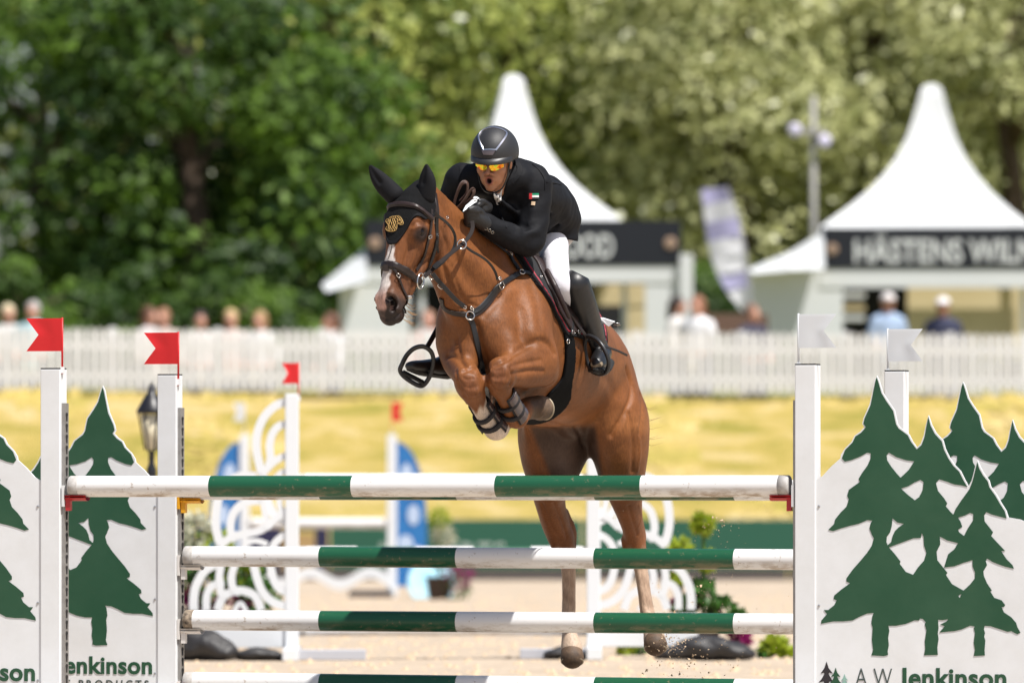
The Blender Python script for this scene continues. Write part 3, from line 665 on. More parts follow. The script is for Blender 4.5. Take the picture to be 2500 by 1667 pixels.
# ---- ear bonnet: knitted cap and ear sleeves as one cover on the head
BON = empty('ear_bonnet', Vector(HL(0.1, 0.02, 0)), "black crocheted ear bonnet with gold emblem on the horse's head", 'ear bonnet')
def uvw(X, Y, Z):
    qx, qy, qz = (X - POLL[0]) / HSC, (Y - POLL[1]) / HSC, (Z - POLL[2]) / HSC
    return (qx * HU[0] + qy * HU[1] + qz * HU[2], qx * HV[0] + qy * HV[1] + qz * HV[2], qx * HW[0] + qy * HW[1] + qz * HW[2])
_c = HL(0.12, -0.04, 0); _hlo, _hhi = _c - 0.21, _c + 0.21
def bon_edge(u, v, w):
    a = np.abs(w)
    lim = np.interp(a, [0, .024, .040, .062, .080, .094, .13], [.296, .290, .270, .222, .178, .150, .140])
    lim = np.where(v < -.055, lim - (-.055 - v) * 0.6, lim)
    return lim
def cap_cut(X, Y, Z):
    u, v, w = uvw(X, Y, Z); return np.maximum(np.maximum(u - bon_edge(u, v, w), -0.11 - v), -0.055 - u) * 0.8
skull = SDF(); skull.ops = hd.ops[:-2] + hb.ops[3:5]
shell('cap', skull, 0.0036, _hlo, _hhi, 0.0055, cap_cut, knit, BON, inner=-0.002, smooth=1)
def rim_cut(X, Y, Z):
    u, v, w = uvw(X, Y, Z); lim = bon_edge(u, v, w); return np.maximum(np.maximum(np.abs(u - lim + .006) - 0.008, -0.11 - v), 0.0) * 0.8 + np.where(-0.11 - v > 0, 0.01, -0.0008)
shell('edging', skull, 0.0036, _hlo, _hhi, 0.009, rim_cut, knit_plain, BON, inner=0.001, smooth=1)
for s_ in (1, -1):
    es = SDF(); E = EARS[s_]
    es.tube([(c, a * 1.08 + .002, b * 1.12 + .002) for c, a, b in E], k=0.01, up=HV)
    es.tube([(vec(c) + HV * (a * 1.6), a * .6, b * .35) for c, a, b in E[1:]], k=0.012, mode='s', up=HV)
    V, Q = skin(es, 0.004); mesh('ear_cover', V, Q, knit_plain, BON, True)
# emblem: a horse head stitched in looping gold thread
EM = [[(949, 546), (953, 536), (960, 531), (968, 530), (975, 529), (981, 533), (985, 541), (987, 548), (982, 551), (976, 548), (972, 548), (972, 556), (970, 563), (965, 566), (955, 567), (951, 562), (953, 553), (949, 546)],
      [(957, 532), (951, 540), (956, 547), (951, 555), (957, 562), (953, 567)], [(961, 531), (956, 540), (961, 548), (956, 556), (962, 563), (959, 567)], [(966, 530), (961, 539), (966, 547), (961, 555), (967, 562), (964, 567)], [(970, 530), (966, 538), (970, 545), (966, 553), (970, 560)],
      [(973, 531), (979, 537), (983, 545), (980, 549)], [(975, 539), (978, 538), (978, 541), (975, 541)], [(968, 534), (974, 537), (972, 543), (977, 547)], [(952, 537), (957, 543), (951, 549), (957, 555), (951, 560)], [(962, 535), (968, 540), (962, 545), (967, 551), (961, 558)], [(984, 546), (979, 545), (976, 547)], [(949, 546), (945, 541), (950, 536)], [(952, 566), (946, 561), (949, 554)]]
em = MB()
for ln in EM:
    P, N = path([(x, y) for x, y in ln], 4, 0.0105); em.tube(P, 0.0016, 6)
em.build('emblem', gold, BON, True)
# forelock hair crossing the blaze
P, N = path([(958, 600), (956, 612), (952, 624), (948, 634)], 5, 0.004)
MB().tube(P, 0.0018, 5).build('forelock', mat('dark_hair', (0.02, 0.012, 0.01), 0.6), HORSE, True)

# ---- bridle
BR = empty('bridle', Vector(HL(0.3, 0.02, 0)), "brown leather bridle with padded noseband and steel bit rings on the horse's head", 'bridle')
_c = HL(0.42, -0.08, 0); _nlo, _nhi = _c - 0.17, _c + 0.17
def slab(c, k0, hw, vlo=-1, vhi=1, c2=0.0):
    def f(X, Y, Z):
        u, v, w = uvw(X, Y, Z); return np.maximum(np.maximum(np.abs(u + c * v + c2 * np.abs(w) - k0) - hw, vlo - v), v - vhi) * 0.9
    return f
shell('browband', skull, 0.0036, _hlo, _hhi, 0.0165, slab(.25, .108, .0085, -.10), mat('browband_leather', (0.026, 0.014, 0.012), 0.45, bump=(150, .2, .002)), BR, inner=0.003, smooth=2)
shell('browband_padding', skull, 0.0036, _hlo, _hhi, 0.0115, slab(.25, .108, .0135, -.10), leather, BR, inner=0.003, smooth=2)
shell('noseband', hd, 0.0034, _nlo, _nhi, 0.0125, slab(.10, .392, .0135), leather, BR, inner=0.0, smooth=2)
shell('noseband_padding', hd, 0.0034, _nlo, _nhi, 0.0075, slab(.10, .392, .0185), leather, BR, inner=0.0, smooth=2)
shell('flash_strap', hd, 0.0034, _nlo, _nhi, 0.0085, slab(1.0, .412, .008), leather, BR, inner=0.0, smooth=2)
MB().box(HL(.408, .018, 0), (.026, .014, .03)).build('flash_loop', leather, BR)
strap('crownpiece', [(1058, 474), (1060, 490), (1063, 512), (1064, 530)], 0.024, leather, BR, 0.006, 0.012)
strap('cheekpiece', [(1064, 520), (1065, 545), (1064, 575), (1061, 600), (1052, 630), (1042, 655), (1034, 674)], 0.017, black_l, BR, 0.007, 0.010)
strap('cheekpiece_tail', [(1062, 575), (1064, 590), (1068, 612)], 0.010, black_l, BR, 0.004, 0.013)
strap('noseband_hanger', [(1052, 512), (1051, 545), (1046, 575), (1040, 600), (1032, 630), (1022, 650), (1015, 660)], 0.014, leather, BR, 0.006, 0.007)
strap('throat_lash', [(1062, 518, -0.60), (1072, 530, -0.575), (1086, 540, -0.53), (1102, 557, -0.47), (1111, 577, -0.43), (1110, 600, -0.42), (1098, 622, -0.43), (1080, 642, -0.44), (1064, 655, -0.44)], 0.013, black_l, BR, 0.005, 0.006)
buckle(1063, 537, .018, .03, BR); buckle(1083, 533, .012, .022, BR, 0.8, .02); buckle(1047, 578, .014, .022, BR, 1.1); buckle(969, 673, .018, .016, BR, .6, .014)
# bit rings, left and right
_bl = HL(.50, -.118, .05); _br = HL(.50, -.118, -.05)
ring('bit_ring', A(1027, 686, -0.60), Vector(HW) * 0.55 + Vector(HV) * -0.1 + Vector((0.4, -.35, 0.1)), 0.038, 0.0034, steel, BR, 0.025, up=(0.55, 0, 0.85))
ring('bit_ring', Vector(HL(.5, -.118, -.068)), Vector(HW), 0.04, 0.0042, steel, BR)
MB().tube([Vector(HL(.5, -.112, -.07)), Vector(HL(.505, -.115, 0)), Vector(HL(.5, -.112, .075))], 0.008, 8).build('mouthpiece', steel, BR, True)
# reins to the hands
REIN = [(1036, 676, -0.60), (1050, 664, -0.585), (1066, 648, -0.56), (1098, 621, -0.49), (1130, 595, -0.42), (1147, 575, -0.385), (1154, 556, -0.35), (1152, 540, -0.32)]
strap('rein', REIN, 0.019, mat('rein_dark_brown', (0.016, 0.011, 0.010), 0.75, spec=.2, bump=(300, .3, .002)), BR, 0.004, 0.004)
P = [Vector(v) for v in spline([tuple(HL(.5, -.12, -.075)), tuple(HL(.40, -.20, -.12)), tuple(A(1040, 560, 0.02)), tuple(A(1100, 532, -0.08)), tuple(A(1128, 525, -0.2))], 6)]
ribbon('rein', P, [Vector((-0.8, -0.2, 0.5)).normalized()] * len(P), 0.019, 0.004, leather, BR)
strap('rein_stop', [(1059, 655, -0.585), (1066, 648, -0.575), (1073, 642, -0.56)], 0.024, knit_plain, BR, 0.008, 0.008)
# buckle end of the reins looped up above the hands
lp = [(1108, 505, -0.22), (1112, 485, -0.23), (1120, 462, -0.24), (1128, 448, -0.24), (1138, 445, -0.235), (1142, 455, -0.23), (1138, 475, -0.22), (1124, 492, -0.21)]
P = [A(*q) for q in lp]; P = [Vector(v) for v in spline([tuple(p) for p in P], 6)]
ribbon('rein_loop', P, [Vector((0.75, -0.55, 0.3)).normalized()] * len(P), 0.019, 0.005, leather_pale, BR)
lp = [(1118, 508, -0.25), (1132, 492, -0.26), (1146, 470, -0.265), (1154, 462, -0.265), (1157, 470, -0.26), (1150, 485, -0.25), (1134, 500, -0.24), (1120, 512, -0.22)]
P = [Vector(v) for v in spline([tuple(A(*q)) for q in lp], 6)]
ribbon('rein_loop', P, [Vector((0.6, -0.6, -0.5)).normalized()] * len(P), 0.019, 0.005, leather_pale, BR)

# ---- breastplate with running martingale
BP = empty('breastplate', A(1146, 770, -0.35), "dark leather breastplate and martingale across the horse's chest", 'breastplate')
strap('chest_strap', [(1079, 728), (1081, 742), (1086, 752), (1098, 760), (1115, 765), (1138, 768)], 0.025, leather, BP, 0.007, 0.006)
strap('chest_strap', [(1146, 765), (1165, 757), (1186, 737), (1206, 708), (1216, 698), (1240, 682), (1268, 668)], 0.024, black_l, BP, 0.007, 0.007)
strap('chest_strap_lining', [(1148, 770), (1168, 761), (1190, 741), (1210, 712), (1221, 702)], 0.030, leather, BP, 0.005, 0.004)
strap('saddle_strap', [(1272, 668), (1288, 670), (1304, 676), (1314, 681)], 0.020, black_l, BP, 0.006, 0.014)
strap('wither_strap', [(1166, 566), (1200, 590), (1226, 610), (1240, 622), (1252, 640), (1264, 660)], 0.015, black_l, BP, 0.006, 0.007)
strap('elastic', [(1243, 626), (1250, 640), (1259, 652), (1264, 660)], 0.019, black_l, BP, 0.008, 0.010)
strap('middle_strap', [(1145, 773), (1152, 790), (1158, 812), (1165, 845), (1172, 880), (1180, 915), (1188, 950), (1192, 975)], 0.027, black_l, BP, 0.007, 0.006)
strap('martingale_fork', [(1136, 602, -0.43), (1152, 614, -0.40), (1172, 625, -0.36), (1190, 638, -0.31), (1204, 655, -0.26), (1212, 672, -0.23), (1214, 684, -0.22)], 0.012, black_l, BP, 0.004, 0.004)
strap('martingale_fork', [(1056, 668, -0.44), (1068, 684, -0.43), (1090, 708, -0.41), (1115, 735, -0.38), (1133, 748, -0.36)], 0.021, black_l, BP, 0.006, 0.006)
for q in ((1059, 672), (1078, 695)): buckle(q[0], q[1], .026, .018, BP, .8, .02)
ring('martingale_ring', A(1127, 597, -0.44), (0.15, -1, 0.1), 0.021, 0.0038, steel, BP)
ring('martingale_ring', A(1060, 560, -0.05), (0.15, -1, 0.1), 0.020, 0.0036, steel, BP)
h_, n_ = hit(1146, 772)
ring('centre_ring', h_ + n_ * 0.014, n_, 0.020, 0.0038, steel, BP)
for q in ((1133, 746), (1150, 751)):
    h_, n_ = hit(*q); ring('snap_hook', h_ + n_ * 0.016, n_ + Vector((.3, 0, .2)), 0.010, 0.0034, steel, BP, 0.006, up=(1, 0, -.6))
h_, n_ = hit(1272, 668); ring('side_ring', h_ + n_ * 0.015, n_, 0.013, 0.003, steel, BP)
buckle(1220, 697, .030, .030, BP, .7, .014); buckle(1216, 681, .012, .016, BP, 1.1, .012); buckle(1313, 681, .014, .026, BP, .3, .02); buckle(1242, 622, .02, .012, BP, .9, .016)

# ---- saddle pad, girth, saddle
def body_ab(p):
    p = vec(p) - vec(A(1300, 850, 0.5)); return p @ FWD, p @ UPB, p @ SIDE
ABO = vec(A(1300, 850, 0.5))
def abw(X, Y, Z):
    qx, qy, qz = X - ABO[0], Y - ABO[1], Z - ABO[2]
    return tuple(qx * e[0] + qy * e[1] + qz * e[2] for e in (FWD, UPB, SIDE))
def poly_sd(px, py, poly):
    d = None; s = None
    n = len(poly); x, y = np.broadcast_arrays(px, py); dist = np.full(x.shape, 1e9, np.float32); inside = np.zeros(x.shape, bool)
    for i in range(n):
        ax_, ay_ = poly[i]; bx_, by_ = poly[(i + 1) % n]; ex, ey = bx_ - ax_, by_ - ay_; wx, wy = x - ax_, y - ay_
        t = np.clip((wx * ex + wy * ey) / (ex * ex + ey * ey + 1e-12), 0, 1); dist = np.minimum(dist, (wx - ex * t) ** 2 + (wy - ey * t) ** 2)
        c = ((ay_ <= y) & (by_ > y)) | ((by_ <= y) & (ay_ > y))
        with np.errstate(divide='ignore', invalid='ignore'): xi = ax_ + (y - ay_) / (by_ - ay_ + 1e-12) * ex
        inside ^= c & (x < xi)
    dist = np.sqrt(dist); return np.where(inside, -dist, dist)

PAD = empty('saddle_pad', Vector(ABO) + Vector(UPB) * 0.3, 'black quilted saddle pad with red piping under the saddle', 'saddle pad')
PADP = [(.50, .55), (.505, .34), (.512, .25), (.505, .19), (.475, .145), (.42, .105), (.315, .07), (.255, .025), (.22, .012), (.10, .03), (-.18, .04), (-.25, .07), (-.28, .16), (-.30, .55)]
def pcut(poly, extra=0.0):
    def f(X, Y, Z):
        a, b, w = abw(X, Y, Z); return poly_sd(a, b, poly).astype(np.float32) - extra
    return f
trunk = SDF(); trunk.ops = hb.ops[:14]
_cn = [ABO + FWD * a_ + UPB * b_ + SIDE * w_ for a_ in (-.31, .53) for b_ in (-.42, .46) for w_ in (-.33, .33)]; _blo, _bhi = np.min(_cn, 0), np.max(_cn, 0)
shell('pad', trunk, 0.0055, _blo, _bhi, 0.016, pcut(PADP), pad_m, PAD, inner=-0.004, smooth=3)
def pipe_cut(X, Y, Z):
    a, b, w = abw(X, Y, Z); q = poly_sd(a, b, PADP).astype(np.float32); return np.abs(q + 0.022) - 0.0042
def edge_cut(X, Y, Z):
    a, b, w = abw(X, Y, Z); q = poly_sd(a, b, PADP).astype(np.float32); return np.abs(q + 0.006) - 0.007
shell('piping', trunk, 0.0055, _blo, _bhi, 0.0215, pipe_cut, red_m, PAD, inner=0.008, smooth=2)
shell('binding', trunk, 0.0055, _blo, _bhi, 0.0205, edge_cut, knit_plain, PAD, inner=0.004, smooth=2)
# white number card on the pad's rear corner
mb = MB(); c = A(1484, 783, 0.62)
pts = [(1462, 776), (1472, 777), (1500, 786), (1486, 797), (1468, 788)]
b_ = len(mb.v); fr = [A(x, y, 0.60 + i * 0.004) for i, (x, y) in enumerate(pts)]; mb.v += fr + [p + Vector((0.004, 0.012, 0.003)) for p in fr]
n_ = len(fr); mb.f.append(tuple(range(n_ - 1, -1, -1))); mb.f.append(tuple(range(n_, 2 * n_)))
for i in range(n_): mb.f.append((i, (i + 1) % n_, n_ + (i + 1) % n_, n_ + i))
CARD = mb.build('number_holder', mat('white_plastic', (0.75, 0.75, 0.77), 0.35), PAD)
MB().tube([A(1497, 789, 0.61), A(1512, 789, 0.61), A(1514, 793, 0.61), A(1498, 795, 0.61)], 0.003, 6).build('clip', steel, PAD, True)

SAD = empty('saddle', Vector(ABO) + Vector(UPB) * 0.36, 'dark brown jumping saddle with girth and stirrups on the black pad', 'saddle')
def AB(a, b, w): return ABO + FWD * a + UPB * b + SIDE * w
ss = SDF()
ss.tube([(AB(.36, .335, 0), .05, .07), (AB(.24, .355, 0), .04, .11), (AB(.06, .335, 0), .035, .15), (AB(-.1, .345, 0), .04, .17), (AB(-.2, .385, 0), .04, .15)], k=0.02, up=UPB)
V, Q = skin(ss, 0.008); mesh('seat', V, Q, leather, SAD, True)
flap_m = mat('saddle_flap_leather', (0.018, 0.008, 0.0078), 0.5, noise=(25, 0.5, (0.03, 0.014, 0.013)), bump=(180, 0.25, 0.002))
FLAP = [(.34, .45), (.385, .30), (.395, .22), (.36, .15), (.275, .085), (.20, .045), (.12, .04), (.06, .10), (.03, .25), (0, .45)]
for s_ in (1, -1):
    def fcut(X, Y, Z, s_=s_):
        a, b, w = abw(X, Y, Z); return np.maximum(poly_sd(a, b, FLAP).astype(np.float32), 0.03 - w * s_)
    shell('flap', trunk, 0.0055, _blo, _bhi, 0.028, fcut, flap_m, SAD, inner=0.014, smooth=3)
    ks = SDF(); ks.tube([(AB(.35, .30, .172 * s_), .013), (AB(.378, .22, .224 * s_), .015), (AB(.338, .14, .258 * s_), .013), (AB(.27, .09, .268 * s_), .010)], k=0.01)
    V, Q = skin(ks, 0.006); mesh('knee_roll', V, Q, flap_m, SAD, True)
def girth_cut(X, Y, Z):
    a, b, w = abw(X, Y, Z); a0 = 0.215 + (b - 0.06) * 0.5; hw = 0.050 + 0.060 * smstep(-0.17, -0.27, b); return np.maximum(np.abs(a - a0) - hw, b - 0.055) * 0.9
shell('girth', trunk, 0.0055, _blo, _bhi, 0.014, girth_cut, mat('black_girth', (0.0045, 0.0045, 0.005), .85, spec=.12, bump=(60, .2, .003)), SAD, inner=-0.003, smooth=3)
strap('billet', [(1386, 770), (1387, 790), (1384, 818)], 0.022, black_l, SAD, 0.006, 0.026); strap('billet', [(1401, 772), (1402, 792), (1401, 818)], 0.022, black_l, SAD, 0.006, 0.026)
h_, n_ = hit(1378, 833); ring('girth_ring', h_ + n_ * 0.02, n_, 0.014, 0.0026, steel, SAD, 0.011, up=(1, 0, 0))
for x in (1386, 1401): buckle(x, 812, .024, .014, SAD, 0.05, .03)

# ---- open fronted tendon boots on the forelegs
shell_m = mat('brown_boot_shell', (0.060, 0.036, 0.036), .28, noise=(30, .5, (.03, .02, .02)), coat=.4); neo = mat('black_neoprene', (0.012, 0.010, 0.012), .8, bump=(150, .4, .003))
def tendon_boot(pts, front, label, rad=1.0):
    s_ = SDF(); s_.tube([(p, r, r) for p, r in pts], k=.01, up=SIDE); a_, b_ = vec(pts[0][0]), vec(pts[-1][0]); ab = b_ - a_; L = np.linalg.norm(ab); ab /= L
    fr = vec(front) - ab * vec(front).dot(ab); fr /= np.linalg.norm(fr); sd_ = np.cross(ab, fr); o = empty('tendon_boot', Vector((a_ + b_) / 2), label, 'horse boot', 'brown boots on the forelegs')
    lo, hi = np.minimum(a_, b_) - .1, np.maximum(a_, b_) + .1
    def co(X, Y, Z):
        q = (X - a_[0], Y - a_[1], Z - a_[2]); t = sum(q[i] * ab[i] for i in range(3)); f = sum(q[i] * fr[i] for i in range(3)); s2 = sum(q[i] * sd_[i] for i in range(3)); return t, f, s2
    def c1(X, Y, Z):
        t, f, s2 = co(X, Y, Z); return np.maximum(np.maximum(f - .014, .10 * L - t), t - 1.02 * L)
    shell('boot_shell', s_, .004, lo, hi, .013, c1, shell_m, o, inner=.003, smooth=2)
    def c0(X, Y, Z):
        t, f, s2 = co(X, Y, Z); return np.maximum(np.maximum(f - .022, .06 * L - t), t - 1.06 * L)
    shell('lining', s_, .004, lo, hi, .008, c0, neo, o, inner=.001, smooth=2)
    for (t0, t1, tw) in ((.36, .47, .18), (.66, .78, -.12)):
        def c2(X, Y, Z, t0=t0, t1=t1, tw=tw):
            t, f, s2 = co(X, Y, Z); m = (t0 + t1) / 2 * L + tw * s2; return np.abs(t - m) - (t1 - t0) / 2 * L
        shell('strap', s_, .004, lo, hi, .0155, c2, neo, o, inner=.001, smooth=2)
    return o
tendon_boot([(A(1166, 980, -.27), R(23)), (A(1180, 1006, -.215), R(23)), (A(1198, 1034, -.14), R(26)), (A(1206, 1046, -.11), R(30))], (-.35, -.85, -.2), 'brown open boot on the foreleg with the white sock')
tendon_boot([(A(1226, 955, -.27), R(25)), (A(1238, 978, -.21), R(24)), (A(1250, 1002, -.14), R(25)), (A(1258, 1014, -.10), R(27))], (-.75, -.6, -.25), 'brown open boot on the foreleg that is all chestnut')
# ================================================================ the rider
RY, RP = math.radians(15), math.radians(15)
_f2 = vec((-math.sin(RY), -math.cos(RY), 0)); RF = _f2 * math.cos(RP) - UPW * math.sin(RP); RU = UPW * math.cos(RP) + _f2 * math.sin(RP); RW = vec((math.cos(RY), -math.sin(RY), 0))
_rr = math.radians(-3); RW, RU = RW * math.cos(_rr) + RU * math.sin(_rr), RU * math.cos(_rr) - RW * math.sin(_rr)
RO = vec(A(1206, 394, -0.12))
def RL(x, y, z): return RO + RW * x + RU * y + RF * z
def to_face(P):
    q = np.asarray(P) - RO; return q @ RW, q @ RU, q @ RF
RID = empty('person', Vector(AB(.05, .4, 0)), 'rider in black jacket, white breeches and black helmet crouching over the leaping horse', 'person')
skin_m = mat('skin', (0.3, 0.15, 0.09), 0.5, attr='skin', bump=(160, 0.15, 0.002), spec=0.4, sss=0.06)
bd = SDF()
bd.ell(RL(0, .035, -.012), (.074, .10, .094), (RW, RU, RF), k=0.02)
bd.ell(RL(0, -.03, .03), (.063, .075, .060), (RW, RU, RF), k=0.03)
bd.ell(RL(0, -.078, .042), (.050, .042, .046), (RW, RU, RF), k=0.025)
bd.ell(RL(0, -.115, .072), (.021, .014, .016), (RW, RU, RF), k=0.022)
bd.tube([(RL(-.052, .014, .068), .012), (RL(-.02, .02, .088), .012), (RL(.02, .02, .088), .012), (RL(.052, .014, .068), .012)], k=0.02)
for x in (-1, 1):
    bd.ell(RL(.043 * x, -.03, .058), (.024, .02, .024), (RW, RU, RF), k=0.025)
    bd.ell(RL(.0145 * x, -.036, .108), (.009, .008, .011), (RW, RU, RF), k=0.008)
    bd.ell(RL(.079 * x, -.008, -.004), (.008, .031, .019), (RW, RU, RF), k=0.006)
    bd.tube([(RL(.018 * x, -.045, .092), .007), (RL(.032 * x, -.07, .08), .007)], k=0.016)
bd.tube([(RL(0, .008, .094), .0085), (RL(0, -.016, .113), .0095), (RL(0, -.030, .128), .0105)], k=0.010)
bd.ell(RL(0, -.074, .104), (.0105, .0125, .03), (RW, RU, RF), k=0.006, mode='s')
bd.tube([(RL(.0155 * math.cos(a), -.074 + .0165 * math.sin(a), .094 - .004 * abs(math.cos(a))), .0050) for a in [2 * math.pi * k / 12 for k in range(13)]], k=0.006, sub=1)
bd.tube([(RL(0, -.07, -.02), .056), (RL(.01, -.13, -.06), .056), (A(1248, 468, 0.06), .07)], k=0.03)
# torso, limbs and hands under the clothes
bd.tube([(A(1246, 446, .12), R(40), R(22)), (A(1268, 464, .22), R(60), R(36)), (A(1315, 498, .42), R(54), R(40)), (A(1350, 540, .58), R(44), R(36))], k=0.03, up=SIDE)
bd.tube([(A(1300, 458, .06), R(28)), (A(1302, 530, .05), R(26)), (A(1290, 594, .0), R(22)), (A(1240, 580, -.1), R(20)), (A(1185, 546, -.2), R(15)), (A(1165, 534, -.22), R(16))], k=0.02)
bd.tube([(A(1124, 440, .02), R(26)), (A(1096, 505, .06), R(25)), (A(1092, 556, .02), R(22)), (A(1130, 545, -.1), R(18)), (A(1168, 514, -.16), R(14))], k=0.02)
bd.tube([(A(1355, 560, .55), R(36)), (A(1358, 640, .36), R(26)), (A(1366, 690, .24), R(24)), (A(1420, 770, .42), R(20)), (A(1464, 855, .55), R(16)), (A(1462, 885, .40), R(14))], k=0.02)
bd.tube([(A(1290, 585, .62), R(36)), (A(1170, 650, .42), R(26)), (A(1120, 700, .25), R(24)), (A(1100, 800, .34), R(20)), (A(1092, 876, .36), R(16)), (A(1020, 894, .16), R(12))], k=0.02)
V, Q = skin(bd, 0.0055, smooth=1)
fx, fy, fz = to_face(V)
Cs = np.tile(np.array((0.42, 0.195, 0.105)), (len(V), 1))
face = ((fz > 0.0) & (fy > -.15)).astype(float)
Cs = mixc(Cs, (0.24, 0.085, 0.05), face * np.exp(-((fx / .05) ** 2 + ((fy + .035) / .02) ** 2)) * 0.5)
Cs = mixc(Cs, (0.20, 0.085, 0.05), face * smstep(-.085, -.105, fy) * 0.22)
mq = np.sqrt((fx / .0175) ** 2 + ((fy + .074) / .019) ** 2)
Cs = mixc(Cs, (0.05, 0.03, 0.024), face * np.exp(-((fx / .026) ** 4 + ((fy + .0505 + 5 * fx ** 2) / .006) ** 2)) * 0.6)
Cs = mixc(Cs, (0.26, 0.075, 0.06), face * (1 - smstep(1.0, 1.25, mq)) * (fz > .07) * 0.8)
Cs = mixc(Cs, (0.025, 0.006, 0.006), face * (1 - smstep(0.62, 0.82, mq)) * (fz > .05))
RBODY = mesh('body', V, Q, skin_m, RID, True); set_col(RBODY, 'skin', Cs)
# hair under the helmet edge
# ---- helmet
helm_m = mat('helmet_black', (0.016, 0.016, 0.018), 0.55, noise=(300, 0.5, (0.024, 0.024, 0.026)), bump=(600, 0.25, 0.002))
hs = SDF(); hs.ell(RL(0, .042, -.012), (.110, .124, .134), (RW, RU, RF), k=0.01)
hs.ell(RL(0, .035, -.06), (.102, .11, .09), (RW, RU, RF), k=0.02)
def hcut(d, X, Y, Z):
    qx, qy, qz = X - RO[0], Y - RO[1], Z - RO[2]; y = qx * RU[0] + qy * RU[1] + qz * RU[2]; z = qx * RF[0] + qy * RF[1] + qz * RF[2]
    return np.maximum(np.maximum(d, -(d + 0.02)), (0.012 + 0.16 * np.minimum(z, 0.0)) - y)
V, Q = skin(hs, 0.005, smooth=2, post=hcut)
HELM = mesh('helmet', V, Q, helm_m, RID, True); HELT = BVHTree.FromPolygons([tuple(v) for v in V], [tuple(int(i) for i in q) for q in Q])
# peak
mb = MB(); rows = []
for j, (yy, ex) in enumerate(((.040, 0.0), (.037, .010), (.029, .022), (.018, .028), (.015, .026), (.022, .016), (.026, .0))):
    row = []
    for k in range(25):
        a = math.radians(-68 + 136 * k / 24); fal = max(0.0, math.cos(a * 1.2)) ** 0.8
        row.append(Vector(RL((.108 + ex * .45 * fal) * math.sin(a), yy - 0.006 * fal * (ex / .05), -.006 + (.126 + ex * fal * 0.8) * math.cos(a))))
    rows.append(row)
mb.grid(rows).build('peak', mat('peak_black', (0.02, 0.02, 0.023), 0.42, bump=(500, .15, .001)), HELM, True)
_keep = HTREE; HTREE = HELT
chrome = mat('brushed_chrome', (0.6, 0.6, 0.66), 0.3, 1.0)
for ln, w in (([(1181, 367), (1173, 350), (1169, 336), (1172, 326), (1182, 317), (1200, 312), (1220, 315), (1234, 322), (1236, 330), (1226, 346), (1210, 367)], .0085), ([(1180, 366), (1195, 365), (1210, 366)], .006)):
    P, N = path([(x, y) for x, y in ln], 6, 0.003); ribbon('trim', P, N, w, 0.004, chrome, HELM)
def decal(name, quad, m, parent, lift=0.002, n=6):
    """a patch lying on the current surface; quad: four photo corners, clockwise from top left"""
    (ax_, ay_), (bx_, by_), (cx_, cy_), (dx_, dy_) = quad; rows = []
    for j in range(n + 1):
        t = j / n; row = []
        for i in range(n + 1):
            s_ = i / n; x = (ax_ * (1 - s_) + bx_ * s_) * (1 - t) + (dx_ * (1 - s_) + cx_ * s_) * t; y = (ay_ * (1 - s_) + by_ * s_) * (1 - t) + (dy_ * (1 - s_) + cy_ * s_) * t
            h, nn = hit(x, y)
            row.append(h + nn * lift if h is not None else None)
        if all(p is not None for p in row): rows.append(row)
    mb = MB(); mb.grid(rows); mb.grid([[p + Vector((0, -0.0015, 0)) for p in r] for r in rows]); return mb.build(name, m, parent, True)
decal('badge', ((1176, 367), (1209, 368), (1203, 379), (1181, 378)), mat('badge_grey', (0.16, 0.14, 0.16), 0.35, 0.7, bump=(400, .4, .002)), HELM, 0.004)
HTREE = _keep
# chin harness
P = [Vector(RL(*q)) for q in ((.083, .02, .01), (.078, -.03, .026), (.070, -.075, .036), (.05, -.118, .048), (.02, -.137, .062), (0, -.14, .066), (-.03, -.134, .058), (-.055, -.11, .046), (-.07, -.06, .03), (-.084, .02, .01))]
P = [Vector(v) for v in spline([tuple(p) for p in P], 5)]
ribbon('chin_strap', P, [(p - Vector(RL(0, -.05, 0))).normalized() for p in P], 0.011, 0.003, black_l, HELM)
P = [Vector(v) for v in spline([tuple(RL(*q)) for q in ((.086, .02, -.04), (.082, -.03, -.01), (.074, -.07, .03))], 5)]
ribbon('harness_strap', P, [Vector(RW)] * len(P), 0.010, 0.003, black_l, HELM)
# sunglasses
GL = empty('sunglasses', Vector(RL(0, .002, .11))); GL.parent = RID; GL.location = Vector(RL(0, .002, .11)) - RID.location
def lens_mat():
    m = bpy.data.materials.new('mirror_lens'); m.use_nodes = True; nt = m.node_tree; b = nt.nodes['Principled BSDF']
    tc = nt.nodes.new('ShaderNodeTexCoord'); nz = nt.nodes.new('ShaderNodeTexNoise'); nz.inputs['Scale'].default_value = 42; nz.inputs['Detail'].default_value = 2
    nt.links.new(tc.outputs['Object'], nz.inputs['Vector']); cr = nt.nodes.new('ShaderNodeValToRGB'); nt.links.new(nz.outputs[0], cr.inputs[0])
    e = cr.color_ramp.elements; e[0].position = 0.33; e[0].color = (0.30, 0.03, 0.01, 1); e[1].position = 0.66; e[1].color = (0.55, 0.75, 0.06, 1)
    k = e.new(0.44); k.color = (0.95, 0.22, 0.02, 1); k = e.new(0.55); k.color = (0.95, 0.62, 0.04, 1)
    nt.links.new(cr.outputs[0], b.inputs['Base Color']); b.inputs['Metallic'].default_value = 0.75; b.inputs['Roughness'].default_value = 0.16
    return m
LM = lens_mat()
def gz(x): return .112 - 7.0 * x * x
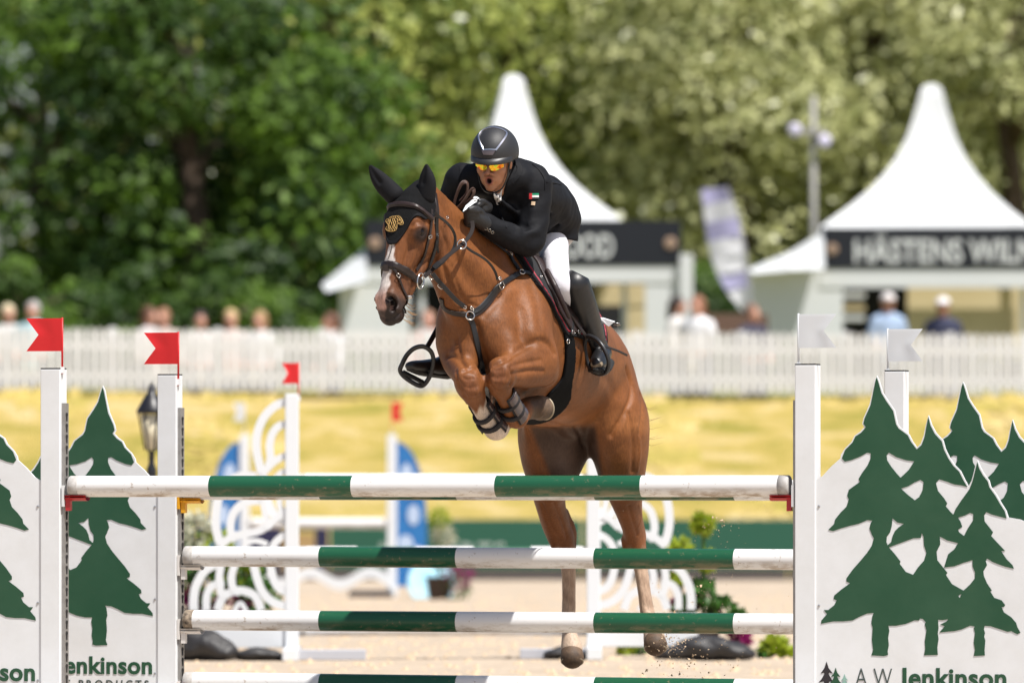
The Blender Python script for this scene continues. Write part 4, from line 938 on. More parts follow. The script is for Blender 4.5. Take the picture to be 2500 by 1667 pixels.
for x in (-1, 1):
    rows = []
    for j in range(7):
        t = j / 6; row = []
        for i in range(11):
            s_ = i / 10; xx = .006 + .062 * s_; top = .016 - .004 * s_; bot = -.017 - .006 * math.sin(math.pi * min(1, s_ * 1.1)) + .010 * s_ * s_
            if s_ < .12: bot += .010 * (1 - s_ / .12)
            yy = top * (1 - t) + bot * t; row.append(Vector(RL(xx * x, yy, gz(xx) + .002 * math.sin(math.pi * t))))
        rows.append(row)
    mb = MB(); mb.grid(rows); mb.grid([[p - Vector(RF) * .002 for p in r] for r in rows]); mb.build('lens', LM, GL, True)
P = [Vector(RL(xx, .017 - .0008 * abs(xx) / .07, gz(abs(xx)) + .001)) for xx in np.linspace(-.07, .07, 15)]
MB().tube(P, 0.0032, 7).build('frame', black_l, GL, True)
for x in (-1, 1):
    MB().tube([Vector(RL(.069 * x, .012, gz(.069))), Vector(RL(.078 * x, .012, .03)), Vector(RL(.082 * x, .008, -.02))], 0.003, 6).build('temple', black_l, GL, True)
MB().tube([Vector(RL(-.008, .004, gz(.008))), Vector(RL(0, .010, gz(0) + .002)), Vector(RL(.008, .004, gz(.008)))], .003, 6).build('bridge', black_l, GL, True)

# ---- jacket
jack_m = mat('black_jacket', (0.0045, 0.0048, 0.0066), 0.72, noise=(6, 0.6, (0.007, 0.0074, 0.0096)), bump=(14, 0.35, 0.02), spec=0.2)
jk = SDF()
jk.tube([(A(1222, 440, .03), R(84), R(54)), (A(1268, 470, .2), R(92), R(66)), (A(1315, 503, .4), R(84), R(70)), (A(1350, 532, .54), R(70), R(62))], k=0.03, up=SIDE)
jk.ell(A(1288, 446, .09), (R(50), R(46), R(46)), k=0.05)
jk.ell(A(1136, 438, .02), (R(40), R(44), R(38)), k=0.05)
jk.tube([(A(1180, 432, -.02), R(40)), (A(1230, 436, .02), R(44)), (A(1275, 440, .08), R(44))], k=0.04)
jk.tube([(A(1301, 452, .05), R(46)), (A(1304, 515, .03), R(40)), (A(1297, 575, .0), R(38)), (A(1288, 594, -.02), R(33))], k=0.03)
jk.tube([(A(1288, 592, -.02), R(32)), (A(1244, 578, -.1), R(32)), (A(1200, 553, -.18), R(26)), (A(1184, 544, -.2), R(24))], k=0.02)
jk.tube([(A(1122, 442, .02), R(38)), (A(1100, 500, .06), R(34)), (A(1094, 550, .02), R(30))], k=0.03)
jk.tube([(A(1094, 550, .02), R(30)), (A(1130, 545, -.1), R(26)), (A(1168, 516, -.15), R(22))], k=0.02)
jk.tube([(A(1340, 500, .48), R(66), R(58)), (A(1354, 545, .54), R(60), R(60)), (A(1350, 585, .54), R(64), R(58))], k=0.03, up=SIDE)
jk.tube([(A(1325, 438, .34), R(16)), (A(1356, 446, .43), R(12)), (A(1384, 459, .5), R(3))], k=0.012)
jk.ell(A(1226, 512, .08), (R(46), R(50), R(52)), k=0.04)
# folds
for q in ([(1268, 560, -.12), (1290, 545, -.06), (1318, 540, 0)], [(1262, 590, -.1), (1285, 572, -.1), (1310, 566, -.06)], [(1330, 470, .1), (1345, 500, .22), (1352, 540, .3)], [(1200, 470, -.14), (1235, 500, -.06), (1262, 520, 0)],
          [(1365, 480, .4), (1378, 515, .44), (1372, 560, .44)], [(1345, 470, .3), (1365, 480, .42), (1390, 486, .5)]):
    jk.tube([(A(*p), R(5)) for p in q], k=0.03)
for q in ([(1275, 470, -.05), (1282, 520, -.06), (1276, 555, -.09)], [(1342, 450, .2), (1338, 500, .2), (1330, 560, .24)], [(1358, 520, .36), (1354, 560, .36), (1345, 580, .38)]):
    jk.tube([(A(*p), R(5)) for p in q], k=0.035, mode='s')
jk.tube([(A(1200, 425, -.06), R(24)), (A(1238, 440, -.02), R(30)), (A(1262, 415, .03), R(26))], k=0.03)
def jcut(d, X, Y, Z):
    py = HY - (Z - ZC) / Y * F_PX; px = CX + X / Y * F_PX; hem = (py - (571 + 0.20 * (px - 1318) - 0.0022 * (px - 1350) ** 2 * 0)) * PX
    d = d + 0.0035 * np.sin(px * 0.09 + py * 0.05) * np.sin(py * 0.075 - 12 * (Y - D0))
    return np.where((Y - D0) > 0.26, np.maximum(d, hem), d)
V, Q = skin(jk, 0.0065, smooth=2, post=jcut)
JK = mesh('jacket', V, Q, jack_m, RID, True); JT = BVHTree.FromPolygons([tuple(v) for v in V], [tuple(int(i) for i in q) for q in Q])
HTREE = JT
fl = mat('flag_red', (0.55, 0.02, 0.03), 0.6); decal('flag_patch', ((1292, 472), (1299, 472), (1299, 486), (1292, 486)), fl, JK, 0.003)
decal('flag_patch', ((1299, 472), (1315, 472), (1315, 477), (1299, 477)), mat('flag_green', (0.0, 0.22, 0.11), 0.6), JK, 0.003)
decal('flag_patch', ((1299, 477.2), (1315, 477.2), (1315, 482), (1299, 482)), mat('flag_white', (0.75, 0.75, 0.75), 0.6), JK, 0.003)
decal('flag_patch', ((1299, 482.2), (1315, 482.2), (1315, 486.4), (1299, 486.4)), mat('flag_black', (0.006, 0.006, 0.006), 0.6), JK, 0.003)
decal('sleeve_badge', ((1298, 492), (1307, 493), (1306, 502), (1297, 501)), mat('beige_badge', (0.55, 0.40, 0.26), 0.6), JK, 0.003)
for q in ((1187, 558), (1195, 562), (1202, 567)):
    h_, n_ = hit(*q)
    if h_ is not None: ring('cuff_button', h_ + n_ * .003, n_, .0068, .0016, mat('button_metal', (0.35, 0.33, 0.3), 0.3, 1.0), JK, n=14)
# collar, lapels and seams
for nm, ln, w in (('lapel', [(1190, 452), (1196, 470), (1206, 488), (1215, 502)], .022), ('lapel', [(1246, 440), (1240, 465), (1230, 485), (1219, 502)], .026), ('collar', [(1262, 398), (1270, 412), (1262, 430), (1248, 444)], .03),
                  ('shoulder_seam', [(1300, 402), (1318, 418), (1330, 440), (1330, 462)], .006), ('shoulder_seam', [(1122, 404), (1124, 424), (1118, 446)], .006), ('front_edge', [(1216, 503), (1225, 530), (1236, 556)], .007), ('vent_seam', [(1332, 444), (1350, 446), (1370, 452)], .006)):
    P, N = path(ln, 5, 0.002); ribbon(nm, P, N, w, 0.004, jack_m, JK)
em2 = MB()
for ln in ([(1152, 488), (1160, 484), (1168, 489), (1176, 492), (1180, 498)], [(1156, 490), (1164, 492), (1172, 497)]):
    P, N = path(ln, 5, 0.003); em2.tube(P, .0022, 5)
em2.build('gold_braid', gold, JK, True)
HTREE = _keep
white_cloth = mat('white_cotton', (0.72, 0.70, 0.68), 0.8, bump=(60, .3, .006))
HTREE = JT
decal('stock_tie', ((1198, 455), (1228, 455), (1221, 500), (1214, 500)), white_cloth, RID, 0.004, 8)
HTREE = _keep
# ---- gloves
glove_m = mat('black_glove', (0.009, 0.009, 0.010), 0.5, noise=(80, .5, (0.018, 0.018, 0.02)), bump=(140, .4, .004))
gl = SDF(); gl.tube([(A(1186, 546, -.21), R(20)), (A(1172, 537, -.23), R(21)), (A(1160, 530, -.25), R(19))], k=.012)
for i in range(4):
    gl.tube([(A(1166 - i * 1, 516 + 8 * i, -.285 + .008 * i), R(6.6)), (A(1148 - i * .5, 514 + 8.6 * i, -.305 + .008 * i), R(6.4)), (A(1137 + i * .6, 522 + 8 * i, -.29 + .01 * i), R(6.2)), (A(1142 + i, 531 + 7 * i, -.255 + .01 * i), R(5.6)), (A(1152, 534 + 6 * i, -.24), R(5.2))], k=.004)
gl.tube([(A(1180, 526, -.24), R(9)), (A(1170, 513, -.27), R(7.6)), (A(1157, 508, -.295), R(7)), (A(1146, 511, -.31), R(5.8))], k=.006)
V, Q = skin(gl, .0042, smooth=1); GLV = mesh('glove', V, Q, glove_m, RID, True)
g2 = SDF(); g2.tube([(A(1186, 506, -.14), R(17)), (A(1175, 510, -.17), R(18))], k=.012)
for i in range(4):
    g2.tube([(A(1178 - i * 3, 497 + 4 * i, -.2), R(6)), (A(1168 - i * 3, 500 + 4.4 * i, -.225), R(6)), (A(1160 - i * 2, 508 + 4 * i, -.22), R(5.6)), (A(1162 - i * 2, 516 + 4 * i, -.2), R(5))], k=.004)
g2.tube([(A(1188, 500, -.17), R(8)), (A(1180, 492, -.2), R(7)), (A(1170, 490, -.22), R(5.5))], k=.006)
V, Q = skin(g2, .0042, smooth=1); mesh('glove', V, Q, glove_m, RID, True)
# ---- breeches
br_m = mat('white_breeches', (0.70, 0.69, 0.74), 0.75, bump=(28, .35, .01), sheen=.1)
bk = SDF()
bk.tube([(A(1352, 556, .56), R(44), R(52)), (A(1350, 600, .46), R(38), R(48)), (A(1358, 650, .34), R(32), R(42)), (A(1364, 686, .24), R(31), R(36)), (A(1376, 704, .26), R(28), R(32)), (A(1400, 735, .33), R(24), R(26))], k=.02, up=SIDE)
bk.tube([(A(1296, 575, .62), R(50), R(52)), (A(1225, 615, .5), R(40), R(46)), (A(1160, 655, .38), R(34), R(40)), (A(1122, 700, .27), R(30), R(34)), (A(1112, 745, .3), R(24), R(26))], k=.02, up=SIDE)
bk.tube([(A(1352, 552, .58), R(60), R(60)), (A(1300, 565, .62), R(60), R(60))], k=.03, up=UPW)
V, Q = skin(bk, .007, smooth=3); mesh('breeches', V, Q, br_m, RID, True)
# ---- boots
boot_m = mat('black_boot', (0.008, 0.008, 0.009), 0.42, noise=(9, 0.5, (0.016, 0.016, 0.018)), bump=(30, .25, .006), coat=.08)
dust_m = mat('dusty_sole', (0.30, 0.23, 0.15), 0.9, noise=(40, .8, (0.07, 0.055, 0.04)), bump=(90, .5, .006))
rub_m = mat('black_rubber', (0.008, 0.008, 0.008), 0.7, bump=(120, .8, .01))
bo = SDF()
bo.tube([(A(1404, 694, .27), R(36), R(38)), (A(1418, 735, .33), R(36), R(38)), (A(1437, 785, .42), R(31), R(34)), (A(1456, 835, .51), R(24), R(27)), (A(1466, 858, .55), R(23), R(25))], k=.015, up=SIDE)
bo.tube([(A(1472, 866, .57), R(22)), (A(1467, 872, .48), R(24), R(22)), (A(1462, 884, .38), R(25), R(21)), (A(1459, 890, .33), R(19), R(17))], k=.02, up=UPW)
def bcut(d, X, Y, Z):
    py = HY - (Z - ZC) / Y * F_PX; px = CX + X / Y * F_PX
    top = (657 + np.abs(px - 1392) * 0.75 - np.where(px < 1392, 0.0, 0.25) * np.abs(px - 1392)) - py
    return np.maximum(d + 0.0012 * np.sin(py * .22 + px * .1) * smstep(810, 850, py), np.where(py < 760, top * PX, -1))
V, Q = skin(bo, .005, smooth=2, post=bcut); BT = mesh('boot', V, Q, boot_m, RID, True)
so = SDF(); so.tube([(A(1484, 886, .58), R(13), R(17)), (A(1474, 900, .47), R(9), R(21)), (A(1466, 906, .36), R(9), R(22)), (A(1460, 903, .30), R(8), R(15))], k=.01, up=UPW)
V, Q = skin(so, .005); mesh('sole', V, Q, rub_m, BT, True)
so = SDF(); so.tube([(A(1456, 884, .325), R(17), R(9)), (A(1461, 893, .31), R(13), R(8))], k=.01, up=SIDE); V, Q = skin(so, .005); mesh('toe_cap', V, Q, dust_m, BT, True)
P = [A(1402, 668, .12), A(1414, 700, .155), A(1428, 745, .235), A(1438, 785, .32)]; 
HTREE = BVHTree.FromPolygons([tuple(v) for v in (np.array([tuple(BT.matrix_world @ v.co) for v in BT.data.vertices]) + np.array(RID.location) * 0)], [tuple(p.vertices) for p in BT.data.polygons])
HTREE = _keep
MB().tube([A(1470, 846, .46), A(1484, 848, .52), A(1510, 857, .62), A(1530, 867, .68)], [.005, .006, .0055, .006], 8).build('spur', black_l, BT, True)
ring('spur_buckle', A(1472, 845, .44), (0.2, -1, 0), .008, .002, steel, BT)
bo = SDF()
bo.tube([(A(1116, 720, .26), R(34), R(36)), (A(1110, 780, .32), R(32), R(34)), (A(1104, 840, .36), R(26), R(28)), (A(1096, 878, .37), R(24), R(24))], k=.015, up=SIDE)
bo.tube([(A(1090, 890, .36), R(26), R(24)), (A(1066, 897, .28), R(24), R(24)), (A(1036, 897, .19), R(19), R(23)), (A(1010, 894, .12), R(14), R(19)), (A(999, 893, .10), R(9), R(13))], k=.02, up=UPW)
V, Q = skin(bo, .005, smooth=2); B2 = mesh('boot', V, Q, boot_m, RID, True)
so = SDF(); so.tube([(A(1092, 918, .36), R(8), R(20)), (A(1064, 917, .28), R(5), R(20)), (A(1032, 912, .18), R(5), R(20)), (A(1000, 902, .10), R(4), R(12))], k=.01, up=UPW)
V, Q = skin(so, .005); mesh('sole', V, Q, rub_m, B2, True)

# ---- stirrups hang from the saddle
stir_m = mat('stirrup_black', (0.02, 0.02, 0.022), 0.38, bump=(120, .2, .003))
def stirrup(pts, tread, lea, w=.026, wn=(0.3, -0.8, 0.4)):
    e = empty('stirrup', A(*tread[0])); e.parent = SAD; e.location = A(*tread[0]) - SAD.location
    P = [Vector(v) for v in spline([tuple(A(*q)) for q in pts], 6, closed=True)]
    mb = MB(); m = len(P); rows = []; c = sum(P, Vector()) / m
    nrm = (P[m // 3] - P[0]).cross(P[2 * m // 3] - P[0]).normalized()
    for i in range(m + 1):
        p = P[i % m]; d = (P[(i + 1) % m] - P[i - 1 if i < m else m - 1]).normalized(); s_ = nrm.cross(d).normalized(); bot = 1.0
        rows.append([p + nrm * (a * w * .42) + s_ * (b * .0105) for a, b in ((-1, -.6), (-.6, -1), (.6, -1), (1, -.6), (1, .6), (.6, 1), (-.6, 1), (-1, .6), (-1, -.6))])
    mb.grid(rows).build('iron', stir_m, e, True)
    T = [A(*q) for q in tread]; mb = MB(); mb.tube([T[0], T[1]], .008, 6); mb.tube([T[0] + nrm * .02, T[1] + nrm * .02], .008, 6); mb.tube([T[0] - nrm * .02, T[1] - nrm * .02], .008, 6); mb.build('tread', rub_m, e)
    P = [Vector(v) for v in spline([tuple(A(*q)) for q in lea], 6)]
    ribbon('stirrup_leather', P, [Vector(wn).normalized()] * len(P), w, .006, leather, e)
    return e
stirrup([(1034, 846, .12), (1052, 858, .13), (1058, 880, .14), (1052, 912, .15), (1036, 938, .16), (1020, 940, .155), (990, 922, .145), (977, 905, .14), (982, 888, .13), (994, 866, .125), (1012, 850, .12)], [(984, 908, .145), (1034, 934, .155)], [(1040, 852, .12), (1054, 828, .2), (1068, 802, .28), (1085, 770, .34)], .024, (0.5, -0.8, 0.2))
stirrup([(1433, 822, .36), (1448, 824, .32), (1464, 836, .28), (1478, 858, .265), (1486, 884, .27), (1480, 908, .30), (1462, 912, .36), (1442, 902, .42), (1431, 872, .43), (1427, 842, .40)], [(1480, 905, .30), (1446, 902, .41)], [(1434, 826, .37), (1420, 806, .31), (1400, 778, .26), (1380, 750, .24)], .020, (-.9, -0.2, 0.3))
# ================================================================ the oxer the horse is jumping
def text_mesh(body, size, bold=0.0, spacing=1.0):
    cu = bpy.data.curves.new('lettering', 'FONT'); cu.body = body; cu.size = size; cu.offset = bold; cu.extrude = 0.0008; cu.space_character = spacing; cu.resolution_u = 4
    o = bpy.data.objects.new('lettering', cu); COL.objects.link(o); dg = bpy.context.evaluated_depsgraph_get()
    me = bpy.data.meshes.new_from_object(o.evaluated_get(dg)); bpy.data.objects.remove(o); return me
def fill2d(loops, depth, name):
    cu = bpy.data.curves.new(name, 'CURVE'); cu.dimensions = '2D'; cu.fill_mode = 'BOTH'; cu.extrude = depth / 2
    for lp in loops:
        sp = cu.splines.new('POLY'); sp.points.add(len(lp) - 1); sp.use_cyclic_u = True
        for p, q in zip(sp.points, lp): p.co = (q[0], q[1], 0, 1)
    o = bpy.data.objects.new(name, cu); COL.objects.link(o); dg = bpy.context.evaluated_depsgraph_get()
    me = bpy.data.meshes.new_from_object(o.evaluated_get(dg)); bpy.data.objects.remove(o); return me
YAW = math.radians(16.6); JD = Vector((math.cos(YAW), -math.sin(YAW), 0)); JN = Vector((-math.sin(YAW), -math.cos(YAW), 0))   # along the rails, towards the camera
white_p = mat('white_jump_paint', (0.74, 0.755, 0.77), 0.42, noise=(5, 0.45, (0.60, 0.60, 0.585)), bump=(40, .05, .002), spec=0.4)
def rail_mat(name, c, dirt):
    m = bpy.data.materials.new(name); m.use_nodes = True; nt = m.node_tree; b = nt.nodes['Principled BSDF']; tc = nt.nodes.new('ShaderNodeTexCoord')
    def noise(scale, lo, hi, vec_=None, det=6):
        n = nt.nodes.new('ShaderNodeTexNoise'); n.inputs['Scale'].default_value = scale; n.inputs['Detail'].default_value = det; n.inputs['Roughness'].default_value = 0.7
        nt.links.new(vec_ or tc.outputs['Object'], n.inputs['Vector']); r = nt.nodes.new('ShaderNodeMapRange'); r.inputs[1].default_value = lo; r.inputs[2].default_value = hi; nt.links.new(n.outputs[0], r.inputs[0]); return r.outputs[0]
    mp = nt.nodes.new('ShaderNodeMapping'); mp.inputs['Scale'].default_value = (0.35, 1, 1); nt.links.new(tc.outputs['Object'], mp.inputs[0])
    spots = noise(34, 0.615, 0.66); smear = noise(20, 0.47, 0.62, mp.outputs[0])
    sx = nt.nodes.new('ShaderNodeSeparateXYZ'); nt.links.new(tc.outputs['Object'], sx.inputs[0])
    lowm = nt.nodes.new('ShaderNodeMapRange'); lowm.inputs[1].default_value = 0.0; lowm.inputs[2].default_value = -0.05; nt.links.new(sx.outputs['Z'], lowm.inputs[0])
    mul = nt.nodes.new('ShaderNodeMath'); mul.operation = 'MULTIPLY'; nt.links.new(smear, mul.inputs[0]); nt.links.new(lowm.outputs[0], mul.inputs[1])
    add = nt.nodes.new('ShaderNodeMath'); add.operation = 'MAXIMUM'; nt.links.new(mul.outputs[0], add.inputs[0])
    sc = nt.nodes.new('ShaderNodeMath'); sc.operation = 'MULTIPLY'; sc.inputs[1].default_value = 0.6; nt.links.new(spots, sc.inputs[0]); nt.links.new(sc.outputs[0], add.inputs[1])
    mx = nt.nodes.new('ShaderNodeMix'); mx.data_type = 'RGBA'; mx.inputs[6].default_value = tuple(c) + (1,); mx.inputs[7].default_value = tuple(dirt) + (1,); nt.links.new(add.outputs[0], mx.inputs[0])
    nt.links.new(mx.outputs[2], b.inputs['Base Color']); b.inputs['Roughness'].default_value = 0.34; b.inputs['Specular IOR Level'].default_value = 0.45
    nb = nt.nodes.new('ShaderNodeTexNoise'); nb.inputs['Scale'].default_value = 30; nt.links.new(mp.outputs[0], nb.inputs['Vector'])
    bp = nt.nodes.new('ShaderNodeBump'); bp.inputs['Strength'].default_value = 0.12; bp.inputs['Distance'].default_value = 0.004; nt.links.new(nb.outputs[0], bp.inputs['Height']); nt.links.new(bp.outputs[0], b.inputs['Normal'])
    return m
RW_M = rail_mat('rail_white', (0.72, 0.715, 0.71), (0.30, 0.22, 0.15)); RG_M = rail_mat('rail_green', (0.010, 0.082, 0.038), (0.22, 0.18, 0.11)); 
GREEN = mat('print_green', (0.011, 0.066, 0.031), 0.30, noise=(3, 0.9, (0.026, 0.088, 0.046)), bump=(4, .12, .02), spec=0.5)
capm = mat('rail_end_cap', (0.45, 0.44, 0.43), 0.7, noise=(40, .6, (0.25, 0.21, 0.17)))
galv = mat('galvanised_track', (0.36, 0.35, 0.34), 0.45, 0.6, noise=(30, .6, (0.22, 0.20, 0.19)))
hole_m = mat('track_slot', (0.012, 0.010, 0.010), 0.9)
def rail(p0, p1, label, bands=5, r=0.05, ends=True, mats=None, group='rails of the green and white oxer', capcol=None, name='jump_rail'):
    p0, p1 = Vector(p0), Vector(p1); c = (p0 + p1) / 2; o = empty(name, c, label, 'rail', group); d = p1 - p0; L = d.length; o.rotation_euler = d.to_track_quat('X', 'Z').to_euler()
    for i in range(bands):
        key = ('band', round(L, 3), bands, r); x0 = -L / 2 + L * i / bands; x1 = x0 + L / bands
        mb = MB(); n = 28
        rr = [(x0, r), (x1, r)]
        for (x, q) in rr:
            for k in range(n): a = 2 * math.pi * k / n; mb.v.append(Vector((x, q * math.cos(a), q * math.sin(a))))
        for k in range(n): mb.f.append((k, (k + 1) % n, n + (k + 1) % n, n + k))
        me = bpy.data.meshes.new('band'); me.from_pydata([tuple(v) for v in mb.v], [], mb.f); me.polygons.foreach_set('use_smooth', [True] * n)
        link('band', me, (mats or (RW_M, RG_M))[i % 2], o)
    if ends:
        for s_ in (-1, 1):
            mb = MB().lathe((s_ * (L / 2 - 0.001), 0, 0), [(r * 1.012, -0.045), (r * 1.012, 0.0), (r * 0.92, 0.006), (0.001, 0.006)], 24, (s_, 0, 0))
            me = bpy.data.meshes.new('end_cap'); me.from_pydata([tuple(v) for v in mb.v], [], mb.f); me.polygons.foreach_set('use_smooth', [len(f) == 4 for f in mb.f]); link('end_cap', me, capcol or capm, o)
    return o
NL = Vector((-2.0817, 37.40, 0)); FL = Vector((-1.6056, 39.03, 0)); RLN = 3.5
def zz(v, z): return Vector((v.x, v.y, z))
DZ = 0.24      # heights below were measured from a line this far under the sand
def far(z0, z1): return zz(FL, z0 - DZ), zz(FL + JD * RLN, z1 - DZ)
rail(zz(NL, 1.3295 - DZ), zz(NL + JD * RLN, 1.3275 - DZ), 'green and white rail nearest the camera, alone on the front standards')
a, b = far(1.319, 1.313); rail(a, b, 'green and white top rail of the rear element, mostly hidden behind the front rail')
a, b = far(0.992, 0.979); rail(a, b, 'green and white rail second from the top of the rear element')
a, b = far(0.678, 0.670); rail(a, b, 'green and white rail third from the top, its left end cap muddy', capcol=mat('muddy_cap', (0.33, 0.26, 0.19), 0.8, noise=(45, .95, (0.02, 0.015, 0.012))))
a, b = far(0.373, 0.352); rail(a, b, 'lowest green and white rail, cut by the bottom of the picture')

# ---- the wings: traced once in the plane of the near right panel, used (mirrored) on all four
P0 = Vector((1.3575, 36.38, 0))
def wl(x, y):
    px = 1880 + x / 1.6915; py = 740 + y / 1.6915; k = (px - CX) / F_PX
    s_ = (k * P0.y - P0.x) / (JD.x - k * JD.y); D = P0.y + s_ * JD.y; return (s_, max(0.07, ZC + (HY - py) / F_PX * D))
TREE_OUT = [(450,306),(458,330),(470,372),(490,405),(518,445),(530,500),(540,517),(562,533),(578,545),(592,573),(615,603),(635,585),(648,550),(655,510),(663,470),(672,505),(690,540),(718,570),(728,605),(745,640),(765,670),(790,695),(810,735),(824,758),
 (800,752),(770,748),(735,735),(708,727),(694,742),(703,775),(728,805),(741,826),(735,838),(755,862),(766,872),(775,850),(800,812),(820,785),(832,768),(845,735),(853,705),(860,675),(865,655),(872,680),(888,710),(908,735),(915,760),(940,795),(960,830),(978,858),(986,888),
 (955,880),(925,872),(902,862),(893,875),(895,900),(915,925),(930,945),(922,960),(945,985),(980,1022),(963,1022),(985,1055),(1010,1080),(1016,1095),(985,1088),(955,1078),(930,1068),(905,1053),(900,1065),(905,1080),(890,1105),(892,1125),(905,1155),(925,1185),(918,1188),(935,1215),(965,1225),(980,1245),(975,1252),(965,1253),(975,1275),(1005,1295),(1025,1318),(1030,1335),(1043,1358),(1030,1365),(1005,1352),(990,1355),(960,1345),(920,1332),(895,1330),
 (892,1345),(897,1360),(893,1375),(898,1390),(895,1430),(896,1452),(850,1455),(855,1430),(850,1400),(855,1360),(850,1340),(855,1333),(835,1330),(800,1345),(770,1352),(735,1355),(708,1358),(730,1332),(712,1325),(738,1312),(745,1303),(722,1307),(703,1305),(705,1340),(702,1360),(705,1385),(700,1420),(702,1450),(645,1452),(650,1425),(648,1395),(655,1350),(648,1325),(652,1315),
 (640,1302),(628,1300),(625,1308),(605,1308),(570,1322),(530,1330),(498,1330),(502,1350),(497,1380),(500,1410),(495,1435),(497,1450),(480,1455),(428,1452),(435,1430),(430,1390),(433,1340),(428,1320),(432,1290),(438,1277),(410,1280),(380,1292),(350,1308),(310,1312),(270,1312),(240,1318),(220,1322),(222,1308),(245,1282),(232,1265),(250,1265),(275,1245),(285,1225),(272,1220),(275,1205),(305,1180),(340,1155),(325,1148),(325,1135),(350,1100),(385,1060),(410,1030),(430,1000),(438,970),
 (430,955),(420,930),(425,908),(432,897),(410,895),(375,910),(340,918),(305,928),(270,940),(250,935),(275,910),(278,893),(300,865),(325,840),(335,810),(328,795),(335,770),(360,752),(380,738),(375,725),(390,700),(412,670),(425,640),(425,620),(410,617),(385,632),(345,648),(318,654),(306,640),(320,605),(350,575),(362,550),(385,535),(405,512),(395,498),(400,475),(425,420),(435,370),(445,320)]
HOLES = [[(500,617),(530,635),(570,648),(605,653),(582,688),(565,705),(548,720),(530,700),(508,672),(493,648),(491,628)], [(550,765),(580,755),(605,740),(630,729),(643,738),(640,770),(625,800),(607,813),(580,792)],
 [(515,887),(535,905),(562,910),(540,925),(525,940),(515,962),(510,985),(495,998),(490,985),(492,962),(505,945),(512,920)], [(500,1007),(560,985),(600,970),(632,968),(636,948),(643,965),(645,1000),(655,1030),(645,1062),(620,1090),(600,1120),(570,1108),(545,1075),(548,1065),(525,1035)],
 [(710,962),(740,978),(785,990),(770,1015),(745,1035),(728,1090),(770,1085),(810,1070),(845,1060),(845,1085),(855,1110),(855,1135),(835,1160),(808,1185),(795,1178),(760,1158),(735,1120),(742,1112),(712,1075),(700,1060),(697,1025),(712,995)], [(785,885),(815,875),(835,865),(848,870),(848,895),(825,930),(810,960),(790,945),(785,935),(803,922),(795,900)], [(800,1200),(792,1215),(786,1208),(792,1202)]]
BOARD = [(175,742),(225,714),(262,674),(300,640),(302,625),(318,600),(346,572),(358,547),(382,530),(398,512),(390,498),(396,473),(420,418),(431,370),(440,322),(450,300),(460,322),(475,370),(495,402),(523,442),(535,498),(545,513),(567,530),(583,542),(597,570),(615,596),(631,580),(643,548),(651,508),(663,463),(677,503),(695,536),(723,566),(733,602),(750,637),(770,666),(795,692),(815,732),(828,756),(841,732),(849,703),(856,673),(865,647),(877,677),(893,706),(913,731),(920,757),(945,792),(965,827),(983,855),(992,884),(1040,892),(1110,925),(1112,2500),(175,2500)]
def smooth_loop(lp): return [wl(*q) for q in lp]
_prints = {}
def std_meshes(sg):
    if sg in _prints: return _prints[sg]
    fx = lambda lp: [(x * sg, y) for x, y in smooth_loop(lp)]
    _prints[sg] = (fill2d([fx(BOARD)], 0.012, 'panel'), fill2d([fx(TREE_OUT)] + [fx(h) for h in HOLES], 0.0012, 'tree_print')); return _prints[sg]
def box_me(name, size, c=(0, 0, 0)):
    mb = MB().box(c, size); me = bpy.data.meshes.new(name); me.from_pydata([tuple(v) for v in mb.v], [], mb.f); return me
key_me = bpy.data.meshes.new('keyhole'); _v = [(0.0012, 0.0155 * math.cos(a), 0.010 + 0.0105 * math.sin(a)) for a in [math.pi * k / 8 for k in range(9)]] + [(0.0012, -0.010, 0.0), (0.0012, -0.008, -0.021), (0.0012, 0.008, -0.021), (0.0012, 0.010, 0.0)]
key_me.from_pydata(_v, [], [tuple(range(len(_v)))]); key_me.materials.append(hole_m)
scr_me = bpy.data.meshes.new('screw'); _m = MB().lathe((0, 0, 0), [(0.0065, 0), (0.0055, 0.003), (0.002, 0.0045)], 10, (0, 0, 1)); scr_me.from_pydata([tuple(v) for v in _m.v], [], _m.f); scr_me.materials.append(mat('screw_zinc', (0.45, 0.45, 0.46), 0.35, 0.8))
